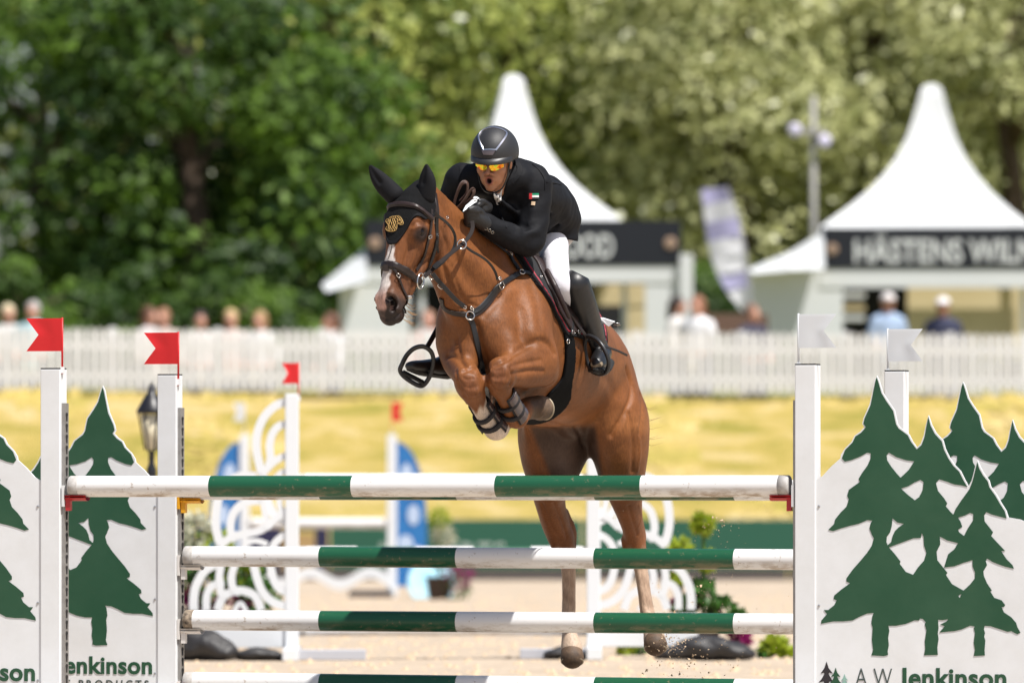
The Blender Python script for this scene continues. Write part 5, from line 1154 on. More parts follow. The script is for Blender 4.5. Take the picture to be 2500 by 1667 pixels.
def standard(px, D, sg, label):
    """sg +1: wing runs to the right, -1: to the left"""
    X = (px - CX) / F_PX * D; o = empty('jump_standard', (X, D, 0), label, 'jump standard', 'standards of the oxer')
    o.rotation_euler = (0, 0, -YAW)            # local x = along rails, local -y = towards camera
    H = 1.882 - DZ
    def add(name, me, m, loc=(0, 0, 0), rot=(0, 0, 0), par=o):
        ob = link(name, me, m, par); ob.location = loc; ob.rotation_euler = rot; return ob
    bevel(add('post', box_me('post', (0.098, 0.098, H - 0.06), (0, 0, (H + 0.06) / 2)), white_p), 0.004)
    add('post_cap', box_me('post_cap', (0.096, 0.096, 0.006), (0, 0, H + 0.003)), mat('black_cap', (0.02, 0.02, 0.02), 0.6))
    for (cx, cy, sx, sy) in ((0, 0, 0.12, 0.9), (sg * 0.5, 0, 0.9, 0.07)):
        bevel(add('foot', box_me('foot', (sx, sy, 0.06), (cx, cy, 0.03 if sy > .5 else 0.031)), white_p), 0.005)
    tr = add('track', box_me('track', (0.013, 0.06, H - 0.22), (-sg * 0.0565, 0.004, (H - 0.14) / 2 + 0.02)), galv)
    n = int((H - 0.28) / 0.0515)
    for i in range(n):
        add('keyhole', key_me, None, (-sg * 0.0632, 0.006, 0.13 + i * 0.0515), (0, 0, 0 if sg < 0 else math.pi), o)
    pan, prn = std_meshes(sg)
    p = add('panel', pan, white_p, (0, -0.036, 0), (math.pi / 2, 0, 0)); q = add('tree_print', prn, GREEN, (0, -0.0435, 0), (math.pi / 2, 0, 0))
    # lettering
    bold = text_mesh('Jenkinson', 0.118, 0.0034, 1.04); thin = text_mesh('A W', 0.118, -0.0012, 1.05); low = text_mesh('FOREST PRODUCTS', 0.052, 0.0010, 1.55)
    for v in bold.vertices: v.co.x *= 1.045
    _tw = max(v.co.x for v in thin.vertices)
    for v in thin.vertices: v.co.x *= 0.174 / _tw
    ext = lambda me: (min(v.co.x for v in me.vertices), max(v.co.x for v in me.vertices))
    wb, wt, wlw = ext(bold), ext(thin), ext(low)
    if sg > 0: x_lt, x_j = 0.235, 0.452
    else: x_j = -0.078 - wb[1]; x_lt = x_j - 0.217
    y_ = -0.0436
    add('lettering', bold, GREEN, (x_j, y_, 0.4145 - DZ), (math.pi / 2, 0, 0)); add('lettering', thin, mat('print_grey', (0.06, 0.08, 0.075), 0.4), (x_lt, y_, 0.4145 - DZ), (math.pi / 2, 0, 0))
    add('lettering', low, mat('print_grey', (0.06, 0.08, 0.075), 0.4), (x_j + wb[1] - wlw[1] - 0.018, y_, 0.345 - DZ), (math.pi / 2, 0, 0))
    # three little firs of the maker's mark
    for k, (dx, sc_, cm) in enumerate(((0.0, 1.0, mat('print_charcoal', (0.022, 0.018, 0.022), 0.4)), (0.043, 0.78, GREEN), (0.085, 0.55, mat('print_pale_green', (0.25, 0.42, 0.36), 0.4)))):
        fir = [(0, .125), (.010, .095), (.030, .070), (.012, .074), (.010, .068), (.024, .044), (.038, .028), (.014, .034), (.010, .026), (.032, -.008), (.006, .0), (.006, -.022), (-.006, -.022), (-.006, .0), (-.034, -.008), (-.010, .026), (-.014, .034), (-.038, .028), (-.024, .044), (-.010, .068), (-.012, .074), (-.028, .070), (-.010, .095)]
        me = fill2d([[(x * sc_, y * sc_) for x, y in fir]], 0.0012, 'fir_mark'); add('fir_mark', me, cm, (x_lt - 0.135 + dx, -0.0434 - 0.0003 * k, 0.40 - DZ), (math.pi / 2, 0, 0))
    for z in (0.995, 0.54, 0.175):
        add('screw', scr_me, None, (sg * 0.064, -0.042, z), (math.pi / 2, 0, 0))
    return o
standard(131, 37.432, -1, 'white standard with fir tree wing holding the left end of the nearest rail')
standard(1972, 36.377, 1, 'white standard with fir tree wing holding the right end of the nearest rail')
standard(415, 39.058, -1, 'white standard with fir tree wing and yellow cup behind the front rail')
standard(2189, 38.005, 1, 'white standard with fir tree wing behind the right front standard, half hidden')
# ---- flags
red_f = mat('red_flag', (0.80, 0.035, 0.04), 0.4, noise=(14, .3, (0.7, 0.025, 0.03)), trans=0.35); white_f = mat('white_flag', (0.80, 0.82, 0.84), 0.45, trans=0.35)
def flag(px, D, sg, m, label, top=1.885, h=0.155, w=0.18, zb=1.62, size=1.0, yaw=YAW, off=0.045, name='flag'):
    X = (px - CX) / F_PX * D; dirv = Vector((math.cos(yaw), -math.sin(yaw), 0)); b = Vector((X, D, 0)) - dirv * off * sg + Vector((0, -0.03, 0))
    o = empty(name, zz(b, zb), label, 'flag', 'marker flags on the standards')
    MB().tube([zz(b, zb), zz(b, top)], 0.0048 * size, 8).build('staff', m, o, True)
    mb = MB(); T = 0.0022; n = 8
    rows = []
    for j in range(9):
        t = j / 8; z = top - 0.003 - h * t; notch = w * (1 - 0.34 * (1 - abs(2 * t - 1))); rows.append([zz(b, z) + dirv * (sg * notch * i / n) + Vector((0, -0.004 - 0.004 * math.sin(i * 0.8 + t * 2) * i / n, 0)) for i in range(n + 1)])
    mb.grid(rows); mb.grid([[p + Vector((0, T, 0)) for p in r] for r in rows]); mb.build('cloth', m, o, True)
    MB().box(zz(b, zb + 0.018) + Vector((0, 0.004, 0)), (0.02, 0.02, 0.03)).build('clip', white_p, o)
    return o
flag(131, 37.432, -1, red_f, 'red swallowtail flag at far left, on the nearer left standard'); flag(415, 39.058, -1, red_f, 'red swallowtail flag on the standard with the yellow cup', top=1.855, zb=1.59)
flag(1972, 36.377, 1, white_f, 'white swallowtail flag on the nearer right standard', top=1.878); flag(2189, 38.005, 1, white_f, 'white swallowtail flag above the half hidden right standard', top=1.848, w=0.172)
# ---- cups
def cup(end, sg, m, label, plate=None):
    """end: rail end; sg +1 when the cup sits on the left standard (tongue runs right)"""
    e = Vector(end); o = empty('jump_cup', e - Vector((0, 0, 0.05)), label, 'jump cup', 'cups carrying the rails'); Rz = Matrix.Rotation(-YAW, 3, 'Z')
    mb = MB(); rows = []
    for i in range(7):
        a = math.radians(-42 + 84 * i / 6)
        rows.append([e + Rz @ Vector((sg * x, 0.056 * math.sin(a), -0.0565 * math.cos(a) + 0.0 )) for x in (-0.022, 0.03, 0.085)])
    mb.grid(rows); mb.grid([[p - Vector((0, 0, 0.012)) for p in r] for r in rows][::-1]); tg = mb.build('tongue', m, o, True)
    MB().box(e + Rz @ Vector((sg * -0.006, -0.012, -0.082)), (0.022, 0.03, 0.065), Rz).build('tab', m, o)
    MB().box(e + Rz @ Vector((sg * -0.027, -0.014, -0.045)), (0.012, 0.05, 0.10), Rz).build('plate', plate or white_p, o)
    return o
redc = mat('red_cup', (0.40, 0.02, 0.025), 0.45); yelc = mat('yellow_cup', (0.75, 0.36, 0.01), 0.45); whc = mat('white_cup', (0.70, 0.67, 0.64), 0.5)
cup(zz(NL, 1.3295 - DZ), 1, redc, 'red cup under the left end of the nearest rail'); cup(zz(NL + JD * RLN, 1.3275 - DZ), -1, redc, 'red cup under the right end of the nearest rail')
for z0, z1, m0, l0, l1 in ((1.319, 1.313, yelc, 'yellow cup on the left rear standard', 'yellow cup on the right rear standard'), (0.992, 0.979, whc, 'white cup at the left end of the second rear rail', 'white cup at the right end of the second rear rail'),
                       (0.678, 0.670, whc, 'white cup at the left end of the third rear rail', 'white cup at the right end of the third rear rail'), (0.373, 0.352, whc, 'white cup at the left end of the lowest rail', 'white cup at the right end of the lowest rail')):
    cup(zz(FL, z0 - DZ), 1, m0, l0, m0)
# ---- sand thrown up by the hind hooves
random.seed(11); clod = MB()
def speck(px, py, d, r):
    c = A(px, py, d); v = [c + Vector((random.gauss(0, 1), random.gauss(0, 1), random.gauss(0, 1))).normalized() * r * random.uniform(.5, 1.2) for _ in range(6)]; b = len(clod.v); clod.v += v
    clod.f += [(b, b + 1, b + 2), (b, b + 2, b + 3), (b, b + 3, b + 4), (b, b + 4, b + 1), (b + 5, b + 2, b + 1), (b + 5, b + 3, b + 2), (b + 5, b + 4, b + 3), (b + 5, b + 1, b + 4)]
for i in range(150): speck(1640 + random.gauss(0, 26), 1585 - abs(random.gauss(0, 22)) + random.uniform(-6, 12), 1.3 + random.gauss(0, .12), random.uniform(.0025, .007))
for i in range(130): speck(random.gauss(1700, 70), random.gauss(1500, 110), 1.25 + random.gauss(0, .25), random.uniform(.002, .006))
for i in range(60): speck(random.gauss(1690, 60), random.gauss(1625, 22), 1.1 + random.gauss(0, .2), random.uniform(.003, .009))
for i in range(34): speck(random.gauss(1740, 30), random.gauss(1280, 24), 1.3, random.uniform(.002, .006))
for i in range(50): speck(random.uniform(1350, 1900), random.uniform(1230, 1660), 1.2, random.uniform(.0015, .0035))
for q in ((1768, 1282), (1762, 1270), (1740, 1262), (1704, 1432), (1712, 1430), (1655, 1490), (1648, 1494), (1690, 1600), (1612, 1622)): speck(q[0], q[1], 1.2, .011)
tag(clod.build('flying_sand', mat('sand_clod', (0.52, 0.39, 0.26), 0.95)), 'clods of pale sand thrown up beside the hind hooves', 'sand', kind='stuff')
# ================================================================ the ground and the showground behind
def gz_(D): return 0.0
def on(px, D): return Vector(((px - CX) / F_PX * D, D, gz_(D)))
sand_m = mat('arena_sand', (0.50, 0.41, 0.315), 0.95, noise=(2.2, 0.9, (0.36, 0.285, 0.21)), bump=(9, 0.9, 0.05), spec=0.1)
rows = []
for D in [-40, 5, 20, 30, 35, 40, 45, 50, 56, 62, 70, 80, 90, 100, 110, 115.2]:
    rows.append([Vector((-120 + 240 * i / 24, D, gz_(D))) for i in range(25)])
tag(MB().grid(rows).build('ground', sand_m, None, True), kind='structure')
# loose lumps of sand on the arena
random.seed(5); lm = MB()
for i in range(2600):
    D = random.uniform(46, 92); X = random.uniform(-0.07, 0.07) * D; r = random.uniform(.012, .04); b = len(lm.v); c = Vector((X, D, gz_(D)))
    lm.v += [c + Vector((r, 0, 0)), c + Vector((0, r, 0)), c + Vector((-r, 0, 0)), c + Vector((0, -r, 0)), c + Vector((r * .2, 0, r * .7))]; lm.f += [(b, b + 1, b + 4), (b + 1, b + 2, b + 4), (b + 2, b + 3, b + 4), (b + 3, b, b + 4)]
tag(lm.build('sand_lumps', mat('sand_clod', (0.52, 0.39, 0.26), 0.95)), 'loose clumps of sand scattered over the arena', 'sand', kind='stuff')
def grass_mat(name, c1, c2, c3, scale):
    m = bpy.data.materials.new(name); m.use_nodes = True; nt = m.node_tree; b = nt.nodes['Principled BSDF']; tc = nt.nodes.new('ShaderNodeTexCoord')
    n1 = nt.nodes.new('ShaderNodeTexNoise'); n1.inputs['Scale'].default_value = scale; n1.inputs['Detail'].default_value = 8; n1.inputs['Roughness'].default_value = 0.7
    mp = nt.nodes.new('ShaderNodeMapping'); mp.inputs['Scale'].default_value = (0.35, 1.0, 1.6); nt.links.new(tc.outputs['Object'], mp.inputs[0]); n1.inputs['Distortion'].default_value = .6; nt.links.new(mp.outputs[0], n1.inputs['Vector'])
    cr = nt.nodes.new('ShaderNodeValToRGB'); nt.links.new(n1.outputs[0], cr.inputs[0]); e = cr.color_ramp.elements
    e[0].position = .36; e[0].color = tuple(c1) + (1,); e[1].position = .64; e[1].color = tuple(c3) + (1,); k = e.new(.5); k.color = tuple(c2) + (1,)
    nt.links.new(cr.outputs[0], b.inputs['Base Color']); b.inputs['Roughness'].default_value = .95; b.inputs['Specular IOR Level'].default_value = .1
    n2 = nt.nodes.new('ShaderNodeTexNoise'); n2.inputs['Scale'].default_value = 14; nt.links.new(tc.outputs['Object'], n2.inputs['Vector'])
    bp = nt.nodes.new('ShaderNodeBump'); bp.inputs['Strength'].default_value = .7; bp.inputs['Distance'].default_value = .08; nt.links.new(n2.outputs[0], bp.inputs['Height']); nt.links.new(bp.outputs[0], b.inputs['Normal'])
    return m
bank_m = grass_mat('dry_grass', (0.22, 0.20, 0.04), (0.38, 0.29, 0.085), (0.49, 0.385, 0.20), 1.8)
lawn_m = grass_mat('lawn', (0.10, 0.14, 0.03), (0.16, 0.17, 0.04), (0.25, 0.22, 0.07), 0.6)
FD = 121.0
def fz(X): return 2.79 - 0.006 * X
rows = []
for D, t in ((115.2, 0.0), (115.6, .02), (116.5, .16), (118, .45), (119.5, .75), (120.6, .95), (121.5, 1.0), (122.5, 1.0)):
    rows.append([Vector((X, D, gz_(115.2) + (fz(X) - gz_(115.2)) * t + 0.05 * math.sin(X * .9 + D))) for X in [-120 + 240 * i / 80 for i in range(81)]])
tag(MB().grid(rows).build('grass_bank', bank_m, None, True), kind='structure')
rows = []
for D, z in ((122.4, 0.0), (124, 0.02), (128, 0.22), (140, 0.3), (200, 0.6), (600, 2.0)): rows.append([Vector((X, D, fz(0) - 0.004 + z - (0.02 if D < 123 else 0))) for X in (-400, -120, -60, 0, 60, 120, 400)])
tag(MB().grid(rows).build('lawn', lawn_m, None, True), kind='structure')

# tufts of dry grass standing on the bank
_n = 9000; _X = RNG.uniform(-11, 11, _n); _t = RNG.uniform(0, 1, _n); _D = 115.6 + 5.2 * _t; _tt = np.interp(_D, [115.2, 115.6, 116.5, 118, 119.5, 120.6, 121.5], [0, .02, .16, .45, .75, .95, 1.0]); _z = (2.79 - .006 * _X) * _tt + .05 * np.sin(_X * .9 + _D) - .02
_h = RNG.uniform(.05, .16, _n) * (0.6 + 0.7 * (np.sin(_X * 2.1 + 3 * np.sin(_D * 1.7)) > 0.2)); _w = RNG.uniform(.03, .09, _n); _dx = RNG.normal(0, .04, _n)
_P = np.stack([_X, _D, _z], 1); _V = np.stack([_P - np.stack([_w, 0 * _w, 0 * _w], 1), _P + np.stack([_w, 0 * _w, 0 * _w], 1), _P + np.stack([_dx + _w * .3, _h * 2.2, _h * 1.15], 1), _P + np.stack([_dx - _w * .3, _h * 2.2, _h * 1.15], 1)], 1).reshape(-1, 3)
_o = mesh('grass_tufts', _V, np.arange(4 * _n).reshape(-1, 4), grass_mat('straw_tufts', (0.27, 0.25, 0.05), (0.46, 0.35, 0.11), (0.58, 0.46, 0.24), 1.3)); tag(_o, 'dry straw coloured grass tufts covering the bank below the picket fence', 'grass', kind='stuff')
# ---- arena boards
bgreen = mat('banner_green', (0.012, 0.085, 0.05), 0.5); bnavy = mat('banner_navy', (0.012, 0.012, 0.05), 0.5); kick = mat('kickboard', (0.06, 0.05, 0.05), 0.8, noise=(3, .5, (0.10, 0.09, 0.08))); khaki = mat('banner_khaki', (0.36, 0.24, 0.10), 0.7)
random.seed(2); ARENA = empty('arena_fence', (0, 114.8, gz_(115)), 'low dark boards with printed banners along the far side of the arena', 'fence')
x = -14.0; i = 0
z0 = gz_(115)
while x < 14:
    w = 3.0; xc = x + w / 2; MB().box((xc, 115.0, z0 + 0.08), (w - 0.02, 0.08, 0.16)).build('kickboard', kick, ARENA); x += w
for (pa, pb, m) in ((-400, 470, bgreen), (474, 690, bnavy), (768, 802, bnavy), (806, 1420, bgreen), (1424, 2060, bgreen), (2064, 3000, bgreen)):
    xa, xb = (pa - CX) / F_PX * 115, (pb - CX) / F_PX * 115; MB().box(((xa + xb) / 2, 114.98, z0 + 0.16 + 0.36), (xb - xa, 0.04, 0.715)).build('banner', m, ARENA)
xa, xb = (692 - CX) / F_PX * 115, (766 - CX) / F_PX * 115; MB().box(((xa + xb) / 2, 114.98, z0 + 0.16 + 0.26), (xb - xa, 0.04, 0.52)).build('banner', khaki, ARENA); MB().box(((xa + xb) / 2, 114.975, z0 + 0.16 + 0.64), (xb - xa, 0.05, 0.16)).build('banner', bnavy, ARENA)
for (body, px, z, sz) in (('ORTS', 1070, z0 + 0.30, 0.34), ('N', 925, z0 + 0.30, 0.34)):
    me = text_mesh(body, sz, .008, 1.25); o = link('lettering', me, mat('banner_lettering', (0.35, 0.42, 0.38), .5), ARENA); o.location = Vector(((px - CX) / F_PX * 115, 114.955, z)) - ARENA.location; o.rotation_euler = (math.pi / 2, 0, 0)

# ---- picket fence on top of the bank
wpick = mat('white_picket_paint', (0.76, 0.76, 0.755), 0.6, noise=(2, .4, (0.64, 0.64, 0.63)))
FEN = empty('picket_fence', (0, FD, fz(0)), 'white picket fence running along the top of the grass bank', 'fence')
pm = bpy.data.meshes.new('picket'); pw, ph = 0.094, 0.93
prof = [(-pw / 2, 0), (pw / 2, 0), (pw / 2, ph - .05), (pw / 2 * .6, ph - .015), (0, ph), (-pw / 2 * .6, ph - .015), (-pw / 2, ph - .05)]; n_ = len(prof)
pm.from_pydata([(a, -.011, b) for a, b in prof] + [(a, .011, b) for a, b in prof], [], [tuple(range(n_ - 1, -1, -1))[::-1], tuple(range(n_, 2 * n_))[::-1]] + [(i, n_ + i, n_ + (i + 1) % n_, (i + 1) % n_) for i in range(n_)])
pm.materials.append(wpick); random.seed(4)
pitch = 0.134; N = 150
for i in range(N):
    X = (i - N / 2) * pitch; o = link('picket', pm, None, FEN); o.location = (X, random.uniform(-.004, .004), fz(X) - fz(0) + 0.03 + random.uniform(-.006, .006)); o.rotation_euler = (0, random.uniform(-.008, .008), 0)
rm = box_me('fence_rail', (N * pitch + .2, 0.035, 0.09))
for z in (0.24, 0.70): o = link('fence_rail', rm, wpick, FEN); o.location = (0, 0.032, z); o.rotation_euler = (0, 0.006, 0)
fpm = box_me('fence_post', (0.11, 0.10, 1.0), (0, 0, .5))
for i in range(-6, 7): o = link('fence_post', fpm, wpick, FEN); o.location = (i * 1.6 + .3, 0.10, fz(i * 1.6) - fz(0) - 0.02)

# ---- the white jump with scallop wings, in the middle distance
wj = mat('white_scallop_paint', (0.70, 0.72, 0.74), 0.45)
def annulus(cx, cz, r0, r1, a0, a1, n=20):
    out = [(cx + r1 * math.cos(math.radians(a0 + (a1 - a0) * k / n)), cz + r1 * math.sin(math.radians(a0 + (a1 - a0) * k / n))) for k in range(n + 1)]
    return out + [(cx + r0 * math.cos(math.radians(a1 + (a0 - a1) * k / n)), cz + r0 * math.sin(math.radians(a1 + (a0 - a1) * k / n))) for k in range(n + 1)]
def scallop_wing(px, D, sg, label):
    b = on(px, D); o = empty('jump_wing', b, label, 'jump wing', 'white scalloped wings of the middle jump'); H = 1.75; KS = .847
    def add(name, me, m, loc=(0, 0, 0)):
        ob = link(name, me, m, o); ob.location = loc; return ob
    bevel(add('post', box_me('post', (0.09, 0.09, H), (0, 0, H / 2 + .0)), wj), .006)
    for cy in (-0.28, 0.28): bevel(add('foot', box_me('foot', (0.10, 0.5, 0.08), (0, cy * 1.0, 0.042)), wj), .006)
    bevel(add('foot', box_me('foot', (0.5, 0.09, 0.07), (-sg * 0.24, -0.12, 0.036)), mat('grey_foot', (0.45, 0.46, 0.5), .6)), .006)
    bevel(add('base_board', box_me('base_board', (0.66, 0.05, 0.22), (sg * 0.365, 0, 0.19)), wj), .004)
    SK = (([(650, 84), (610, 92), (545, 112), (483, 172), (446, 258), (440, 345), (455, 430), (474, 500), (486, 570), (505, 640), (535, 700), (570, 730), (650, 760)], 46), ([(650, 205), (610, 212), (562, 224), (527, 265), (512, 330), (516, 395), (505, 448)], 42), ([(468, 490), (510, 442), (560, 402), (650, 370)], 40),
          ([(650, 535), (610, 555), (580, 590), (565, 640), (585, 690), (650, 706)], 36), ([(650, 466), (612, 470), (575, 480), (540, 520), (520, 570)], 34), ([(440, 498), (350, 496), (282, 540), (232, 620), (216, 720), (222, 800), (246, 880)], 46), ([(470, 632), (385, 640), (325, 680), (300, 750), (302, 810), (330, 850)], 42),
          ([(236, 880), (300, 832), (370, 812), (440, 800), (500, 770), (560, 718), (650, 690)], 42), ([(650, 805), (612, 815), (565, 838), (530, 880), (512, 940)], 40), ([(470, 560), (478, 640), (492, 720), (500, 790)], 38), ([(380, 860), (440, 850), (500, 870)], 30),
          ([(236, 970), (160, 1012), (112, 1090), (97, 1160), (97, 1230)], 46), ([(262, 1080), (200, 1095), (168, 1150), (166, 1230)], 40), ([(226, 1230), (262, 1152), (350, 1122), (432, 1152), (466, 1230)], 44), ([(250, 960), (236, 1050), (246, 1130), (262, 1160)], 40), ([(330, 960), (304, 1040), (312, 1110), (350, 1135)], 40),
          ([(420, 960), (442, 1050), (474, 1130), (540, 1190), (650, 1215)], 44), ([(512, 960), (530, 1050), (565, 1110), (650, 1145)], 42), ([(320, 1235), (350, 1190), (385, 1235)], 26))
    for q, (pts, wd) in enumerate(SK):
        C_ = spline([((713 - (430 + x / 2.24)) / 370.7, (1610 - (940 + y / 2.24)) / 370.7) for x, y in pts], 6); hw = wd / 2.24 / 370.7 / 2; lf_, rt_ = [], []
        for k in range(len(C_)):
            d_ = C_[min(k + 1, len(C_) - 1)] - C_[max(k - 1, 0)]; d_ = d_ / (np.linalg.norm(d_) + 1e-9); n2 = np.array((-d_[1], d_[0])) * hw; lf_.append(C_[k] + n2); rt_.append(C_[k] - n2)
        mb = MB(); T_ = .02 + .0011 * q
        for yy in (-T_, T_): mb.grid([[Vector((sg * p[0], yy, p[1])) + b for p in lf_], [Vector((sg * p[0], yy, p[1])) + b for p in rt_]])
        for edge_ in (lf_, rt_): mb.grid([[Vector((sg * p[0], yy, p[1])) + b for p in edge_] for yy in (-T_, T_)])
        mb.build('scroll', wj, o)
    return o
JB = 52.2
scallop_wing(713, JB, -1, 'white scalloped jump wing with red flag, left of the horse'); scallop_wing(1449, JB + .4, 1, "white scalloped jump wing seen behind the horse's hind legs")
grp = 'rails of the white scalloped jump'
L_, R_ = on(728, JB), on(1436, JB + .4)
gb = mat('far_rail_green', (0.012, 0.08, 0.04), .5)
rail(zz(L_, 1.184), zz(R_, 1.182), 'white top rail just showing above the nearest rail, between scalloped wings', 9, .042, True, (RW_M, RW_M), grp)
rail(zz(L_, .704), zz(R_, .702), 'white rail of the scalloped jump, level with the second green rail', 5, .042, True, (RW_M, gb), grp)
rail(zz(L_, .198), zz(R_, .195), 'low white rail of the scalloped jump near the sand', 3, .042, True, (RW_M, RW_M), grp)
flag(713, JB, -1, red_f, 'small red flag on the white scalloped wing', top=1.955, h=0.135, w=0.11, zb=1.70, yaw=0.0, off=0.045)

# ---- black sandbags holding the wings down
bagm = mat('black_sandbag', (0.018, 0.017, 0.018), .55, noise=(8, .5, (.035, .033, .034)), bump=(14, .6, .03))
def sandbag(px, D, L, h, label, rz=0.0, w=.22):
    b = on(px, D); s_ = SDF(); c = vec(b); dx = vec((math.cos(rz), math.sin(rz), 0))
    s_.tube([(c - dx * L * .5 + vec((0, 0, h * .32)), h * .3, w * .4), (c - dx * L * .2 + vec((0, 0, h * .5)), h * .5, w * .55), (c + dx * L * .15 + vec((0, 0, h * .46)), h * .47, w * .55), (c + dx * L * .5 + vec((0, 0, h * .25)), h * .24, w * .4)], k=.02, up=(0, 0, 1))
    def cut(d, X, Y, Z): return np.maximum(d + .012 * np.sin(X * 31 + Y * 17) * np.sin(Z * 40), b.z - Z)
    V, Q = skin(s_, .022, post=cut); return tag(mesh('sandbag', V, Q, bagm, None, True), label, 'sandbag', 'black sandbags on the wings')
sandbag(492, JB - .3, 0.413, 0.206, 'large black sandbag at the foot of the left scalloped wing', -.3); sandbag(640, JB - .25, 0.310, 0.086, 'flat black sandbag under the left scalloped wing')
sandbag(1740, JB - .2, 0.482, 0.163, 'black sandbag by the flower pot behind the flying sand'); sandbag(1388, JB + .2, 0.275, 0.086, "flat black sandbag behind the horse's left hind hoof"); sandbag(1640, JB + .3, 0.189, 0.086, 'small black sandbag beside the right scalloped wing', .2)

# ---- black lantern post with a red marker flag
LP = empty('lantern_post', on(370, 53), 'black lantern on a thin post with a red pennant, behind the left wing', 'lantern'); b = on(370, 53); blk = mat('black_iron', (0.012, 0.012, 0.016), .4)
MB().lathe(b, [(.07, 0), (.07, .06), (.04, .09), (.024, .15), (.022, 1.17), (.034, 1.19), (.034, 1.26), (.02, 1.30), (.02, 1.37), (.04, 1.385)], 14).build('post', blk, LP, True)
mb = MB()
for k in range(6):
    a = 2 * math.pi * k / 6; mb.tube([b + Vector((.044 * math.cos(a), .044 * math.sin(a), 1.385)), b + Vector((.088 * math.cos(a), .088 * math.sin(a), 1.63))], .006, 5)
mb.build('frame', blk, LP); MB().lathe(b, [(.104, 1.63), (.10, 1.655), (.048, 1.745), (.028, 1.76), (.024, 1.80), (.004, 1.835)], 14).build('lantern_roof', blk, LP, True)
MB().lathe(b, [(.038, 1.39), (.078, 1.625)], 12).build('glass', mat('lantern_glass', (.75, .68, .5), .3), LP, True)
MB().box(b + Vector((.085, -.03, .965)), (.075, .012, .21)).build('pennant', red_f, LP); MB().box(b + Vector((.055, -.035, .80)), (.045, .02, .045)).build('number_plate', wj, LP)

# ---- the blue jump, further off
blue = mat('blue_jump_paint', (0.014, 0.12, 0.36), .45, noise=(7, .9, (0.03, 0.20, 0.48)))
JC = 92.0
def blue_wing(px, D, sg, label, fm, flabel):
    b = on(px, D); o = empty('jump_wing', b, label, 'jump wing', 'wings of the blue jump'); H = 1.88
    def add(name, me, m, loc=(0, 0, 0)):
        ob = link(name, me, m, o); ob.location = loc; return ob
    bevel(add('post', box_me('post', (.11, .1, H), (0, 0, H / 2)), wj), .006); bevel(add('foot', box_me('foot', (.12, .8, .07), (0, 0, .036)), wj), .006)
    lp = [(sg * .04, .12)] + [(sg * (.04 + .36 * math.sin(math.radians(a))), .75 + 1.05 * math.cos(math.radians(a)) ** .8) for a in range(0, 91, 6)] + [(sg * .40, .12)]
    p = add('panel', fill2d([lp], .03, 'panel'), blue); p.rotation_euler = (math.pi / 2, 0, 0)
    for k, (cx, cz, rx, rz) in enumerate(((.17, 1.35, .08, .20), (.25, .95, .07, .12), (.16, .62, .09, .10), (.30, .45, .06, .14))):
        lp = [(sg * (cx + rx * math.cos(a)), cz + rz * math.sin(a)) for a in [2 * math.pi * j / 16 for j in range(16)]]
        q = add('wave_motif', fill2d([lp], .004, 'wave_motif'), mat('pale_blue_paint', (.45, .55, .72), .5), (0, -.019 - .0005 * k, 0)); q.rotation_euler = (math.pi / 2, 0, 0)
    flag(px, D, sg, fm, flabel, top=b.z + 2.25, h=.21, w=.13, zb=b.z + 1.90, yaw=0.0, off=0.0)
blue_wing(597, JC, -1, 'blue wing with white post behind the scalloped wing', white_f, 'tiny white flag on the blue wing at left'); blue_wing(957, JC, 1, 'blue wing with white post right of the scalloped wing', red_f, 'tiny red flag on the blue wing below the horse')
rail(zz(on(606, JC), gz_(JC) + .855), zz(on(948, JC), gz_(JC) + .85), 'plain white rail between the two blue wings', 3, .06, True, (RW_M, RW_M), 'rails of the blue jump')
wv = []
for i in range(41):
    t = i / 40; wv.append((t * 1.68, .16 + .07 * math.cos(t * 2 * math.pi * 2.4)))
lp = wv + [(x, z - .13) for x, z in wv[::-1]]
o = link('wave_plank', fill2d([lp], .03, 'wave_plank'), wj); o.location = on(610, JC) + Vector((0, -.1, .12)); o.rotation_euler = (math.pi / 2, 0, 0); tag(o, 'white wavy filler plank low in front of the blue jump', 'plank')
ob = MB().lathe(on(1052, JC - 1.5) + Vector((0, 0, .17)), [(.28, -.015), (.28, .015)], 28, (0.35, -1, .25)).build('painted_disc', mat('sky_blue_paint', (.30, .62, .78), .45, noise=(6, .6, (.6, .75, .8)))); tag(ob, 'light blue disc leaning beside the blue jump', 'jump filler')
for (px, l) in ((905, 'dark low tray under the white wavy plank'),):
    ob = MB().box(on(px, JC - .6) + Vector((0, 0, .04)), (.5, .2, .08)).build('water_tray', kick); tag(bevel(ob, .01), l, 'tray')

# ---- flowers and shrubs round the jumps
def leafball(mb, c, r, n, size, sq=1.0):
    for _ in range(n):
        d = Vector((random.gauss(0, 1), random.gauss(0, 1), random.gauss(0, 1))).normalized(); p = c + Vector((d.x * r, d.y * r, d.z * r * sq)) * random.uniform(.55, 1.0)
        t = Vector((random.gauss(0, 1), random.gauss(0, 1), random.gauss(0, 1))).normalized(); e1 = d.cross(t).normalized() * size * random.uniform(.6, 1.2); e2 = (d + t * .6).normalized() * size * random.uniform(.6, 1.2); b = len(mb.v)
        mb.v += [p - e1 * .5, p - e2 * .2 + e1 * .1, p + e1 * .5, p + e2]; mb.f.append((b, b + 1, b + 2, b + 3))
lime = mat('lime_leaf', (.34, .42, .03), .5, trans=.35); midg = mat('plant_green', (.06, .16, .025), .5, trans=.3); purp = mat('purple_petal', (.22, .01, .10), .5, trans=.3); pale = mat('pale_blossom', (.55, .55, .42), .6, trans=.3); potm = mat('dark_pot', (.05, .035, .03), .7)
random.seed(9)
